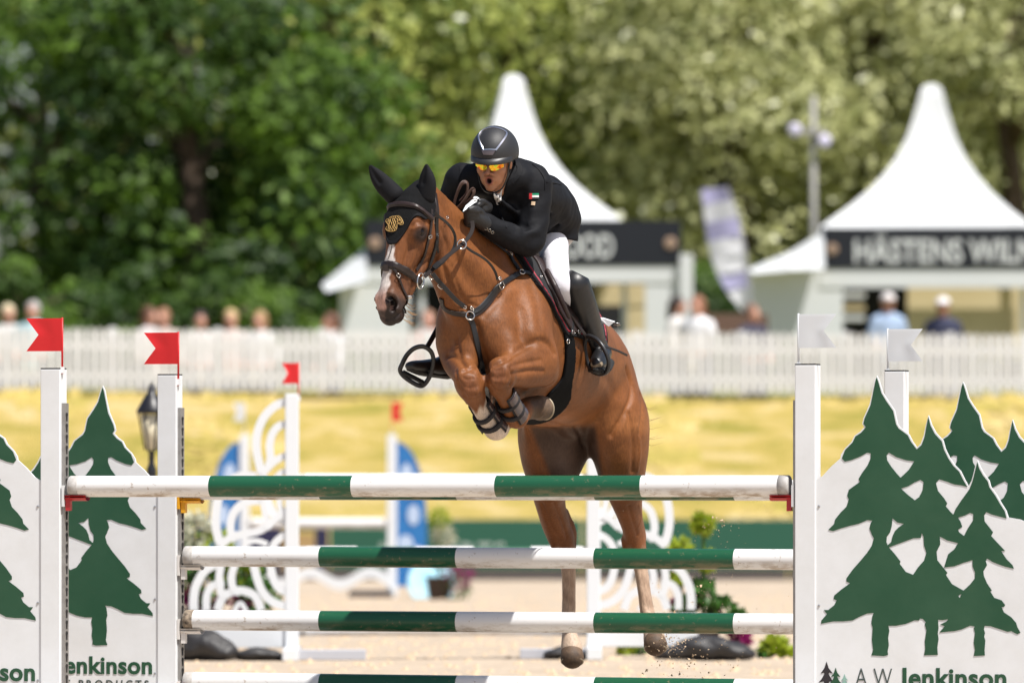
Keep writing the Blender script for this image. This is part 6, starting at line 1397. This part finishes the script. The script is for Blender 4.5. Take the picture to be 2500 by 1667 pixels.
def plant(px, D, label, balls, pot=(.11, .2)):
    ks = .84 if D < 80 else .95; balls = [(x * ks, z * ks, r * ks, n, m) for x, z, r, n, m in balls]; pot = pot and (pot[0] * ks, pot[1] * ks)
    b = on(px, D); o = empty('flowering_plant', b, label, 'plant', 'potted plants round the jumps')
    if pot: MB().lathe(b, [(pot[0] * .75, .002), (pot[0], pot[1]), (pot[0] * 1.08, pot[1]), (pot[0] * 1.08, pot[1] + .02), (pot[0] * .9, pot[1] + .02)], 14).build('pot', potm, o, True)
    top = max(z for _, z, _, _, _ in balls)
    MB().tube([b + Vector((0, 0, .1)), b + Vector((.01, 0, top))], .014, 6).build('stem', midg, o)
    for (x, z, r, n, m) in balls:
        mb = MB(); leafball(mb, b + Vector((x, 0, z)), r, n, .05); mb.build('blossom' if m in (purp, pale, lime) else 'leaves', m, o)
    return o
plant(1715, 54.0, 'lime topped plant with purple flowers by the right scalloped wing', [(0, 1.06, .085, 160, lime), (.04, .76, .075, 110, lime), (0, .50, .11, 170, midg), (.15, .36, .12, 180, midg), (-.13, .40, .09, 130, midg), (.28, .28, .10, 110, midg), (-.06, .46, .05, 60, purp), (.1, .3, .05, 60, purp), (.3, .14, .09, 110, purp)], (.15, .24))
plant(1660, 54.6, 'thin lime and purple flower stem against the scalloped wing', [(0, .85, .09, 120, lime), (-.02, .62, .06, 70, lime), (0, .42, .08, 80, purp), (.02, .3, .1, 90, midg)], (.1, .18))
plant(1890, 52.8, 'small lime green plant alone on the sand', [(0, .08, .10, 200, lime), (.07, .05, .08, 120, lime), (-.06, .05, .06, 80, midg)], None)
plant(1072, 89.0, 'lime and yellow flower head beside the blue wing', [(0, .95, .14, 160, lime), (.05, .75, .14, 160, pale), (0, .5, .14, 140, midg), (.22, .28, .20, 160, purp), (.2, .12, .2, 120, midg)], (.16, .25))
plant(480, 58, 'pale flowering bush behind the left rear standard', [(-.02, 1.0, .16, 200, pale), (.16, .86, .16, 220, lime), (-.1, .7, .2, 240, midg), (.1, .5, .2, 220, midg), (-.02, .42, .12, 120, purp), (.3, .62, .18, 200, lime)], (.2, .3))
plant(590, 58, 'dark bush behind the left scalloped wing', [(0, .62, .2, 260, midg), (.14, .42, .2, 240, midg), (-.1, .32, .18, 160, purp), (.1, .72, .1, 90, lime)], (.2, .25))
plant(1530, 54, 'low green plant at the foot of the right scalloped wing', [(0, .06, .08, 110, lime), (.1, .04, .06, 70, midg)], None)
# ================================================================ marquees, spectators, trees
tent_m = mat('white_marquee_canvas', (0.70, 0.715, 0.72), .65, noise=(.8, .35, (.62, .64, .645)), trans=.08); sign_m = mat('charcoal_fascia', (0.006, 0.008, 0.014), .5); cream = mat('cream_lining', (0.66, 0.55, 0.33), .8, noise=(2, .5, (.55, .44, .24)), trans=.1); dark_in = mat('dark_interior', (0.012, 0.012, 0.014), .9)
sign_white = mat('fascia_lettering', (.62, .64, .64), .5); gold_d = mat('rosette_bronze', (.35, .24, .17), .5)
def roof_profile(t):      # t 0 at eave, 1 at the tip: half width and height share
    return t
def pagoda(pxc, D, half, ze, zt, rot, label, zg):
    b = Vector(((pxc - CX) / F_PX * D, D, zg)); o = empty('marquee', b, label, 'marquee', 'white pagoda marquees behind the fence')
    R3 = Matrix.Rotation(rot, 3, 'Z'); prof = [(1.0, 0.0), (.885, .065), (.72, .16), (.55, .27), (.42, .38), (.31, .50), (.225, .63), (.16, .78), (.115, .90), (.095, .965), (.06, .99), (.01, 1.0)]
    for s_ in range(4):
        rows = []
        for (w, h) in prof:
            row = []
            for k in range(9):
                u = -1 + 2 * k / 8; sag = .96 + .04 * abs(u) ** 2
                p = Vector((u * half * w, -half * w * sag, 0)); row.append(b + R3 @ (Matrix.Rotation(math.pi / 2 * s_, 3, 'Z') @ p) + Vector((0, 0, ze - zg + (zt - ze) * h)))
            rows.append(row)
        MB().grid(rows).build('roof_panel', tent_m, o, True)
        MB().grid([[b + R3 @ (Matrix.Rotation(math.pi / 2 * s_, 3, 'Z') @ Vector((u * half, -half * .985, 0))) + Vector((0, 0, ze - zg - dz + (.03 * math.sin(u * 20) if dz else 0))) for u in [-1 + k / 12 for k in range(25)]] for dz in (0, .3)]).build('valance', tent_m, o, True)
    for sx in (-1, 1):
        for sy in (-1, 1):
            p = b + R3 @ Vector((sx * half * .97, sy * half * .97, 0)); MB().box(p + Vector((0, 0, (ze - zg) / 2)), (.09, .09, ze - zg)).build('leg', tent_m, o)
    return o, b
TD = 130.0; ZG = 2.96
def tz(py, D=TD): return ZC + (HY - py) / F_PX * D
def tx(px, D=TD): return (px - CX) / F_PX * D
def tbox(name, x0, x1, y0, y1, D, th, m, par): return MB().box((tx((x0 + x1) / 2, D), D + th / 2, (tz(y0, D) + tz(y1, D)) / 2), ((x1 - x0) / F_PX * D, th, (y1 - y0) / F_PX * D)).build(name, m, par)
m1, _ = pagoda(1252, 131.6, 1.72, tz(556, 131.6), tz(183, 131.6), math.radians(6), 'white pagoda marquee rising behind the rider', ZG)
tbox('fascia', 893, 1664, 537, 648, 129.6, .10, sign_m, m1)
tbox('header', 880, 1690, 649, 690, 129.62, .05, tent_m, m1)
tbox('side_wall', 830, 1000, 690, 830, 129.64, .06, tent_m, m1); tbox('side_wall', 1575, 1690, 690, 830, 129.64, .06, tent_m, m1); tbox('corner_post', 1660, 1692, 620, 830, 129.5, .12, tent_m, m1)
tbox('back_wall', 990, 1580, 690, 840, 131.2, .05, dark_in, m1); tbox('lining', 1455, 1575, 693, 745, 130.6, .05, cream, m1); tbox('lining', 1525, 1578, 745, 835, 130.62, .05, cream, m1); tbox('counter', 1000, 1450, 800, 845, 130.2, .5, tent_m, m1)
# low side roof of the left stall
mb = MB(); P = [(786, 696), (893, 606), (900, 690), (800, 716)]; mb.grid([[Vector((tx(x), TD - .2, tz(y))) for x, y in P[:2]], [Vector((tx(x), TD - .9, tz(y))) for x, y in (P[3], P[2])]]); mb.grid([[Vector((tx(x), TD + 1.4, tz(y))) for x, y in P[:2]], [Vector((tx(x), TD - .2, tz(y))) for x, y in P[:2]]]); mb.build('side_roof', tent_m, m1)
def fascia_text(body, px0, px1, pyt, pyb, D, par, y):
    me = text_mesh(body, 1.0, .022, 1.0); xs = [v.co.x for v in me.vertices]; ys = [v.co.y for v in me.vertices]
    base = [v.co.y for v in me.vertices]; w = (px1 - px0) / F_PX * D; h = (pyb - pyt) / F_PX * D; x0, x1 = min(xs), max(xs); y0, y1 = 0.0, 0.74
    for v in me.vertices: v.co.x = (v.co.x - x0) / (x1 - x0) * w; v.co.y = v.co.y / y1 * h; v.co.z *= 6
    o = link('lettering', me, sign_white, par); o.location = Vector((tx(px0, D), D + y, tz(pyb, D))) - par.location; o.rotation_euler = (math.pi / 2, 0, 0)
fascia_text('OOD', 1378, 1498, 570, 628, 129.6, m1, -.012)
for px in (916, 1637): MB().lathe((tx(px, 129.6), 129.59, tz(593, 129.6)), [(.10, 0), (.10, .02), (.03, .03)], 20, (0, -1, 0)).build('rosette', gold_d, m1)
m2, _ = pagoda(2275, 131.8, 1.70, tz(563, 131.8), tz(206, 131.8), math.radians(-8), 'white pagoda marquee at the right above the lettered fascia', ZG)
tbox('fascia', 2010, 2560, 556, 656, 129.6, .10, sign_m, m2); tbox('header', 2000, 2580, 657, 702, 129.62, .05, tent_m, m2); tbox('side_wall', 1830, 2058, 660, 830, 129.64, .06, tent_m, m2)
tbox('back_wall', 2055, 2220, 700, 840, 131.0, .05, dark_in, m2); tbox('lining', 2215, 2580, 700, 840, 130.2, .05, cream, m2)
for i, (y, m) in enumerate(((715, tent_m), (745, cream), (770, tent_m))): tbox('shelf', 2058, 2112, y, y + 12, 130.3 + .01 * i, .3, m, m2)
fascia_text('HÄSTENS WILM', 2086, 2528, 582, 640, 129.6, m2, -.012)
MB().lathe((tx(2032, 129.6), 129.59, tz(608, 129.6)), [(.09, 0), (.09, .02), (.03, .03)], 20, (0, -1, 0)).build('rosette', gold_d, m2)
mb = MB(); mb.grid([[Vector((tx(1822), TD - .3, tz(660))), Vector((tx(1925), TD - .3, tz(618))), Vector((tx(2009), TD - .3, tz(566)))], [Vector((tx(1835), TD - .9, tz(672))), Vector((tx(1925), TD - .9, tz(664))), Vector((tx(2009), TD - .9, tz(660)))]])
mb.grid([[Vector((tx(1822), TD + 2, tz(660))), Vector((tx(1925), TD + 2, tz(618))), Vector((tx(2009), TD + 2, tz(566)))], [Vector((tx(1822), TD - .3, tz(660))), Vector((tx(1925), TD - .3, tz(618))), Vector((tx(2009), TD - .3, tz(566)))]]); mb.build('side_roof', tent_m, m2)
# ---- feather banner
FB = empty('feather_banner', Vector((tx(1800, 127), 127, 2.9)), 'lilac and white feather banner leaning between the marquees', 'banner'); bw = mat('banner_white', (.72, .72, .76), .6, trans=.25); bl = mat('banner_lilac', (.42, .40, .62), .6, trans=.25)
edge = [(1712, 462, 1772, 456), (1716, 500, 1788, 488), (1722, 545, 1800, 530), (1728, 590, 1810, 575), (1738, 635, 1818, 620), (1752, 672, 1824, 660), (1772, 708, 1828, 700), (1795, 738, 1832, 738), (1812, 760, 1834, 765)]
for i in range(len(edge) - 1):
    a, c = edge[i], edge[i + 1]; rows = [[Vector((tx(e[0] + (e[2] - e[0]) * k / 4, 127), 127 + .05 * math.sin(k + i), tz(e[1] + (e[3] - e[1]) * k / 4, 127))) for k in range(5)] for e in (a, c)]
    MB().grid(rows).build('cloth', (bl, bw, bl, bw, bw, bl, bw, bw)[i], FB, True)
MB().tube([Vector((tx(x, 127), 127.03, tz(y, 127))) for x, y in ((1836, 850), (1834, 765), (1830, 700), (1820, 620), (1802, 530), (1774, 456))], .02, 6).build('pole', mat('pole_grey', (.4, .4, .42), .5), FB)
# ---- floodlight mast
FM = empty('floodlight_mast', Vector((tx(1986, 133), 133, 3.05)), 'grey floodlight mast between the banner and the right marquee', 'mast'); gp = mat('mast_grey', (.32, .31, .28), .6); x = tx(1986, 133)
MB().tube([Vector((x, 133, 3.05)), Vector((x, 133, tz(235, 133)))], [.065, .05], 12).build('pole', gp, FM, True); MB().box((x - .02, 132.9, tz(322, 133)), (.42, .08, .09)).build('crossbar', gp, FM)
for px, py in ((1940, 318), (2012, 345)):
    c = Vector((tx(px, 133), 132.85, tz(py, 133))); MB().lathe(c, [(.05, -.13), (.115, -.02), (.12, 0), (.115, .01)], 18, (-.15 if px < 1980 else .15, -1, -.12)).build('lamp_housing', gp, FM, True); MB().lathe(c, [(.108, .011), (.08, .025), (.01, .03)], 18, (-.15 if px < 1980 else .15, -1, -.12)).build('lamp_glass', mat('lamp_glass', (.78, .74, .9), .25), FM, True)

# ---- spectators: one figure, dressed differently
bd2 = SDF()
bd2.ell((0, 0, 1.60), (.078, .098, .118), k=.02); bd2.ell((0, -.03, 1.545), (.06, .075, .06), k=.03); bd2.ell((0, -.105, 1.585), (.014, .02, .022), k=.02); bd2.tube([((0, .01, 1.40), .06), ((0, 0, 1.52), .055)], k=.02)
for s_ in (-1, 1):
    bd2.ell((.08 * s_, .01, 1.585), (.012, .02, .03), k=.01)
    bd2.tube([((.185 * s_, 0, 1.36), .045), ((.225 * s_, .0, 1.10), .04), ((.16 * s_, -.17, 1.0), .034), ((.06 * s_, -.26, 1.02), .03)], k=.02); bd2.ell((.03 * s_, -.29, 1.02), (.045, .05, .03), k=.02)
    for f_ in range(4): bd2.tube([((.0 + .02 * s_, -.31, 1.03 - .014 * f_), .011), ((-.03 * s_, -.33 + .004 * f_, 1.025 - .014 * f_), .010)], k=.006)
    bd2.tube([((.09 * s_, 0, .9), .085), ((.10 * s_, -.01, .5), .06), ((.10 * s_, .01, .09), .042), ((.11 * s_, -.12, .035), .036)], k=.02)
bd2.tube([((0, 0, .92), .11, .15), ((0, 0, 1.15), .10, .14), ((0, 0, 1.36), .09, .17)], k=.04, up=(0, 1, 0))
PB = skin(bd2, .02, smooth=1)
sh = SDF(); sh.tube([((0, 0, .88), .135, .185), ((0, 0, 1.1), .125, .17), ((0, 0, 1.34), .115, .205), ((0, .01, 1.41), .08, .12)], k=.03, up=(0, 1, 0))
for s_ in (-1, 1): sh.tube([((.17 * s_, 0, 1.36), .072), ((.222 * s_, 0, 1.18), .064), ((.225 * s_, -.01, 1.08), .06)], k=.03)
PS = skin(sh, .02, smooth=2)
tr_ = SDF()
for s_ in (-1, 1): tr_.tube([((.085 * s_, 0, .94), .12), ((.10 * s_, -.01, .5), .085), ((.10 * s_, .01, .10), .075)], k=.03)
PT = skin(tr_, .022, smooth=2)
def hair_mesh(long):
    h = SDF(); h.ell((0, .02, 1.625), (.095, .108, .112), k=.02)
    if long: h.tube([((0, .07, 1.6), .08), ((0, .09, 1.45), .07), ((0, .08, 1.36), .05)], k=.03)
    h.ell((0, -.11, 1.55), (.075, .09, .085), k=.02, mode='s'); return skin(h, .016, smooth=2)
def cap_mesh():
    h = SDF(); h.ell((0, .01, 1.645), (.096, .112, .088), k=.01); h.ell((0, -.12, 1.645), (.07, .075, .012), k=.01)
    return skin(h, .014, smooth=1, post=lambda d, X, Y, Z: np.maximum(d, 1.632 - Z))
def tomesh(name, VQ): 
    me = bpy.data.meshes.new(name); me.from_pydata([tuple(v) for v in VQ[0]], [], [tuple(int(i) for i in q) for q in VQ[1]]); me.polygons.foreach_set('use_smooth', [True] * len(me.polygons)); me.materials.append(None); return me
MESH = dict(body=tomesh('body', PB), shirt=tomesh('shirt', PS), trousers=tomesh('trousers', PT), hair=tomesh('hair', hair_mesh(False)), long_hair=tomesh('hair', hair_mesh(True)), cap=tomesh('cap', cap_mesh()))
def cm(c, r=.75): return mat('cloth_%d_%d_%d' % tuple(int(v * 255) for v in c), c, r)
def spectator(px, py, D, label, shirt, hair, trousers=(.05, .06, .1), long=False, cap=None, skinc=(.50, .26, .18), rz=0.0, sc=1.0):
    zt = ZC + (HY - py + 7) / F_PX * D; sc *= 1.2; zb = zt - 1.61 * sc; o = empty('person', ((px - CX) / F_PX * D, D, zb), label, 'person', 'spectators behind the picket fence'); o.rotation_euler = (0, 0, rz); o.scale = (sc, sc, sc)
    for n, m in (('body', cm(skinc, .55)), ('shirt', cm(shirt)), ('trousers', cm(trousers)), ('long_hair' if long else 'hair', cm(hair, .6))) + ((('cap', cm(cap)),) if cap else ()):
        q = link(n.replace('long_', ''), MESH[n], None, o); q.material_slots[0].link = 'OBJECT'; q.material_slots[0].material = m
    return o
blond = (.50, .36, .17); brown = (.12, .05, .025); grey = (.38, .35, .34); dk = (.03, .018, .014)
spectator(20, 772, 122.6, 'person with very pale blond hair at the left edge of the picture', (.6, .58, .56), (.62, .52, .34), rz=.3)
spectator(80, 764, 122.4, 'person with grey hair in pale blue top above the first red flag', (.45, .62, .66), grey, rz=-.3)
spectator(366, 778, 122.5, 'brown haired person left of a close pair above the second red flag', (.55, .5, .5), brown, long=True, rz=.9)
spectator(398, 781, 122.8, 'person with flushed face right of a close pair above the second red flag', (.5, .38, .34), (.30, .15, .08), rz=-.2)
spectator(489, 787, 122.4, 'dark haired person alone between the pairs at the fence', (.58, .54, .53), dk, rz=.1)
spectator(563, 784, 122.6, 'blond person fourth from the marquee at the fence', (.62, .5, .46), blond, long=True)
spectator(634, 788, 122.4, 'light brown haired person in white top at the fence', (.74, .74, .76), (.36, .22, .10), long=True, rz=-.4)
spectator(806, 792, 122.3, "person bending forward in white top left of the horse's head", (.66, .68, .76), brown, long=True, rz=-1.0)
spectator(1045, 786, 123.4, "person with pink face in the dark stall below the horse's head", (.62, .36, .32), (.30, .16, .10), skinc=(.60, .32, .25))
spectator(1656, 752, 123.6, 'dark haired person behind the woman in white', (.6, .58, .55), dk, long=True, rz=1.1)
spectator(1702, 752, 122.6, 'woman in white shirt left of the feather banner', (.78, .78, .79), (.26, .11, .06), long=True, rz=-.5, sc=1.04)
spectator(1838, 772, 122.7, 'person in navy top beside the foot of the feather banner', (.03, .03, .06), (.20, .10, .06), rz=.5)
spectator(2168, 744, 123.0, 'person in light blue shirt and pale cap in front of the dark doorway', (.32, .42, .58), (.22, .12, .08), cap=(.72, .68, .66), rz=.3)
spectator(2302, 754, 123.0, 'person in navy polo shirt and white cap against the cream wall', (.025, .03, .07), (.2, .12, .08), cap=(.74, .72, .72), rz=-.2, skinc=(.38, .19, .12))
ob = MB().box((tx(1790, 125), 125, tz(790, 125)), (1.1, .06, .30)).build('brown_board', mat('brown_board', (.14, .08, .055), .8)); tag(bevel(ob, .01), 'low brown timber board behind the fence under the feather banner', 'board')
# ---- trees
def leaf_mat(name, c1, c2, rough=.4):
    m = bpy.data.materials.new(name); m.use_nodes = True; nt = m.node_tree; b = nt.nodes['Principled BSDF']; an = nt.nodes.new('ShaderNodeAttribute'); an.attribute_name = 'shade'
    mx = nt.nodes.new('ShaderNodeMix'); mx.data_type = 'RGBA'; mx.inputs[6].default_value = tuple(c1) + (1,); mx.inputs[7].default_value = tuple(c2) + (1,); nt.links.new(an.outputs['Fac'], mx.inputs[0]); nt.links.new(mx.outputs[2], b.inputs['Base Color'])
    b.inputs['Roughness'].default_value = rough; b.inputs['Specular IOR Level'].default_value = .5
    tr = nt.nodes.new('ShaderNodeBsdfTranslucent'); nt.links.new(mx.outputs[2], tr.inputs[0]); ms = nt.nodes.new('ShaderNodeMixShader'); ms.inputs[0].default_value = .38
    nt.links.new(b.outputs[0], ms.inputs[1]); nt.links.new(tr.outputs[0], ms.inputs[2]); nt.links.new(ms.outputs[0], nt.nodes['Material Output'].inputs[0]); return m
LDARK = leaf_mat('dark_oak_leaf', (.010, .042, .004), (.14, .25, .016), .6); LMID = leaf_mat('mid_leaf', (.055, .105, .016), (.56, .60, .16), .35); LPALE = leaf_mat('pale_willow_leaf', (.17, .20, .055), (.74, .74, .38), .35)
bark = mat('bark', (.085, .055, .035), .9, noise=(5, .7, (.04, .028, .02)), bump=(12, .8, .05))
def tree(X, D, zc, rx, rz, zg, m, label, seed, nclump=70, nleaf=150, size=.12, group='trees behind the marquees', name='tree', kr=(.75, 1.4), hollow=.45, drop=0.0):
    zc -= .24; zg -= .24; nclump = int(nclump * .75); nleaf = int(nleaf * (1.7 if m is not LPALE else 2.6)); size = size * (1.0 if m is not LPALE else .8); rg = np.random.default_rng(seed); o = empty(name, (X, D, zg), label, 'tree', group); c = np.array((X, D, zc))
    # trunk and limbs
    bs = min(1.0, rz / 3.0); mb = MB(); ztop = zc + rz * .55; mb.tube([Vector((X, D, zg)), Vector((X + .1, D, zg + (ztop - zg) * .4)), Vector((X - .1, D + .1, zg + (ztop - zg) * .7)), Vector((X, D, ztop))], [.34 * bs, .25 * bs, .17 * bs, .06 * bs], 9)
    limbs = []
    for k in range(9):
        a = rg.uniform(0, 2 * math.pi); zz0 = zg + (ztop - zg) * rg.uniform(.55, .85); e = Vector((X + math.cos(a) * rx * .5, D + math.sin(a) * rx * .5, zz0 + rg.uniform(.1, .4) * rz)); s0 = Vector((X, D, zz0))
        mb.tube([s0, s0.lerp(e, .5) + Vector((0, 0, .06 * rz)), e], [.11 * bs, .07 * bs, .02 * bs], 6)
    mb.build('trunk', bark, o, True)
    # clumps through the crown, leaves through each clump
    d = rg.normal(size=(nclump, 3)); d /= np.linalg.norm(d, axis=1)[:, None]; rad = rg.uniform(hollow, 1.0, nclump) ** .6
    C = c + d * rad[:, None] * np.array((rx, rx * .8, rz)); C = C[rg.uniform(size=nclump) > drop]; nc = len(C)
    kr_ = rg.uniform(kr[0], kr[1], nc)
    n = nc * nleaf; ci = np.repeat(np.arange(nc), nleaf); dl = rg.normal(size=(n, 3)); dl /= np.linalg.norm(dl, axis=1)[:, None]
    P = C[ci] + dl * (kr_[ci] * rg.uniform(.35, 1.0, n) ** .5)[:, None] * np.array((1, 1, .75))
    nrm = dl * .9 + rg.normal(size=(n, 3)) * .55 + np.array((.1, -.25, .5)); nrm /= np.linalg.norm(nrm, axis=1)[:, None]
    t = rg.normal(size=(n, 3)); e1 = np.cross(nrm, t); e1 /= np.linalg.norm(e1, axis=1)[:, None]; e2 = np.cross(nrm, e1); s = size * rg.uniform(.6, 1.4, n)[:, None]
    V = np.stack([P - e1 * s * .9, P - e2 * s * .45, P + e1 * s * .9, P + e2 * s * .45], 1).reshape(-1, 3); Q = np.arange(4 * n).reshape(-1, 4)
    ob = mesh('crown', V, Q, m, o); clump_t = rg.uniform(0, 1, nc); sh_ = np.clip((clump_t[ci] ** 2 * .75 + rg.uniform(0, .5, n) ** 1.5) if m is LDARK else (clump_t[ci] * .6 + rg.uniform(0, .6, n)), 0, 1)
    at_ = ob.data.attributes.new('shade', 'FLOAT', 'POINT'); at_.data.foreach_set('value', np.repeat(sh_, 4).astype(np.float32)); return o
def tpx(px, D): return (px - CX) / F_PX * D
tree(tpx(110, 139), 139, 6.4, 2.9, 4.4, 3.3, LDARK, 'dark green tree at the left edge behind the fence', 1, 85, 95, .14, drop=.08)
tree(tpx(470, 137), 137, 7.3, 2.7, 4.3, 3.3, LDARK, 'largest dark green tree left of the horse', 2, 94, 95, .14)
tree(tpx(720, 140), 140, 6.0, 2.3, 3.6, 3.3, LDARK, 'dark green tree touching the left marquee', 3, 76, 95, .14)
tree(tpx(930, 146), 146, 8.2, 2.6, 4.2, 3.5, LMID, "olive green tree rising over the horse's head", 4, 85, 90, .15)
tree(tpx(1250, 148), 148, 8.6, 2.7, 4.4, 3.5, LMID, 'olive green tree directly behind the tall marquee and rider', 5, 85, 90, .15)
tree(tpx(1540, 149), 149, 7.4, 2.4, 4.2, 3.5, LMID, 'shadowy green tree between the marquee and the banner', 6, 72, 90, .15, drop=.1)
tree(tpx(1790, 146), 146, 8.9, 2.6, 4.4, 3.5, LPALE, 'pale leaved tree above the feather banner', 7, 85, 90, .15, drop=.06)
tree(tpx(2130, 147), 147, 8.3, 2.8, 4.6, 3.5, LPALE, 'pale leaved tree behind the floodlight mast', 8, 90, 90, .15)
tree(tpx(2470, 146), 146, 8.0, 2.6, 4.6, 3.5, LPALE, 'pale leaved tree at the right edge behind the marquee', 9, 81, 90, .15)
for k, (px, D, zc, m, lb) in enumerate(((-120, 158, 8, LDARK, 'tree in the back row at the far left'), (300, 158, 9.5, LMID, 'tree in the back row between the two left dark trees'), (640, 160, 10, LMID, 'tree in the back row above the dark trees'), (1090, 162, 10.5, LMID, 'tree in the back row left of the marquee tip'), (1420, 162, 10, LDARK, 'dark tree in the back row right of the marquee tip'), (1640, 163, 10, LPALE, 'yellow green tree in the back row at the top of the picture'), (1960, 163, 10.5, LPALE, 'tree in the back row above the floodlights'), (2320, 163, 10.5, LPALE, 'tree in the back row above the right marquee'), (2680, 160, 9, LPALE, 'tree in the back row beyond the right edge'))):
    tree(tpx(px, D), D, zc, 3.1, 5.0, 3.6, m, lb, 20 + k, 85, 80, .18, 'trees of the back row', drop=(.55 if k < 2 else .05))
for k, (px, D, lb) in enumerate(((60, 131, 'low bush behind the fence at the far left'), (320, 133, 'low bush under the large dark tree'), (600, 133, 'low bush below the dark tree nearest the marquee'), (1740, 135, 'shaded bush behind the feather banner'), (1610, 136, 'shaded bush between marquee and banner'))):
    tree(tpx(px, D), D, 4.1, 1.5, 1.2, 3.2, LDARK, lb, 40 + k, 45, 130, .09, 'bushes behind the fence', 'bush', (.35, .6))
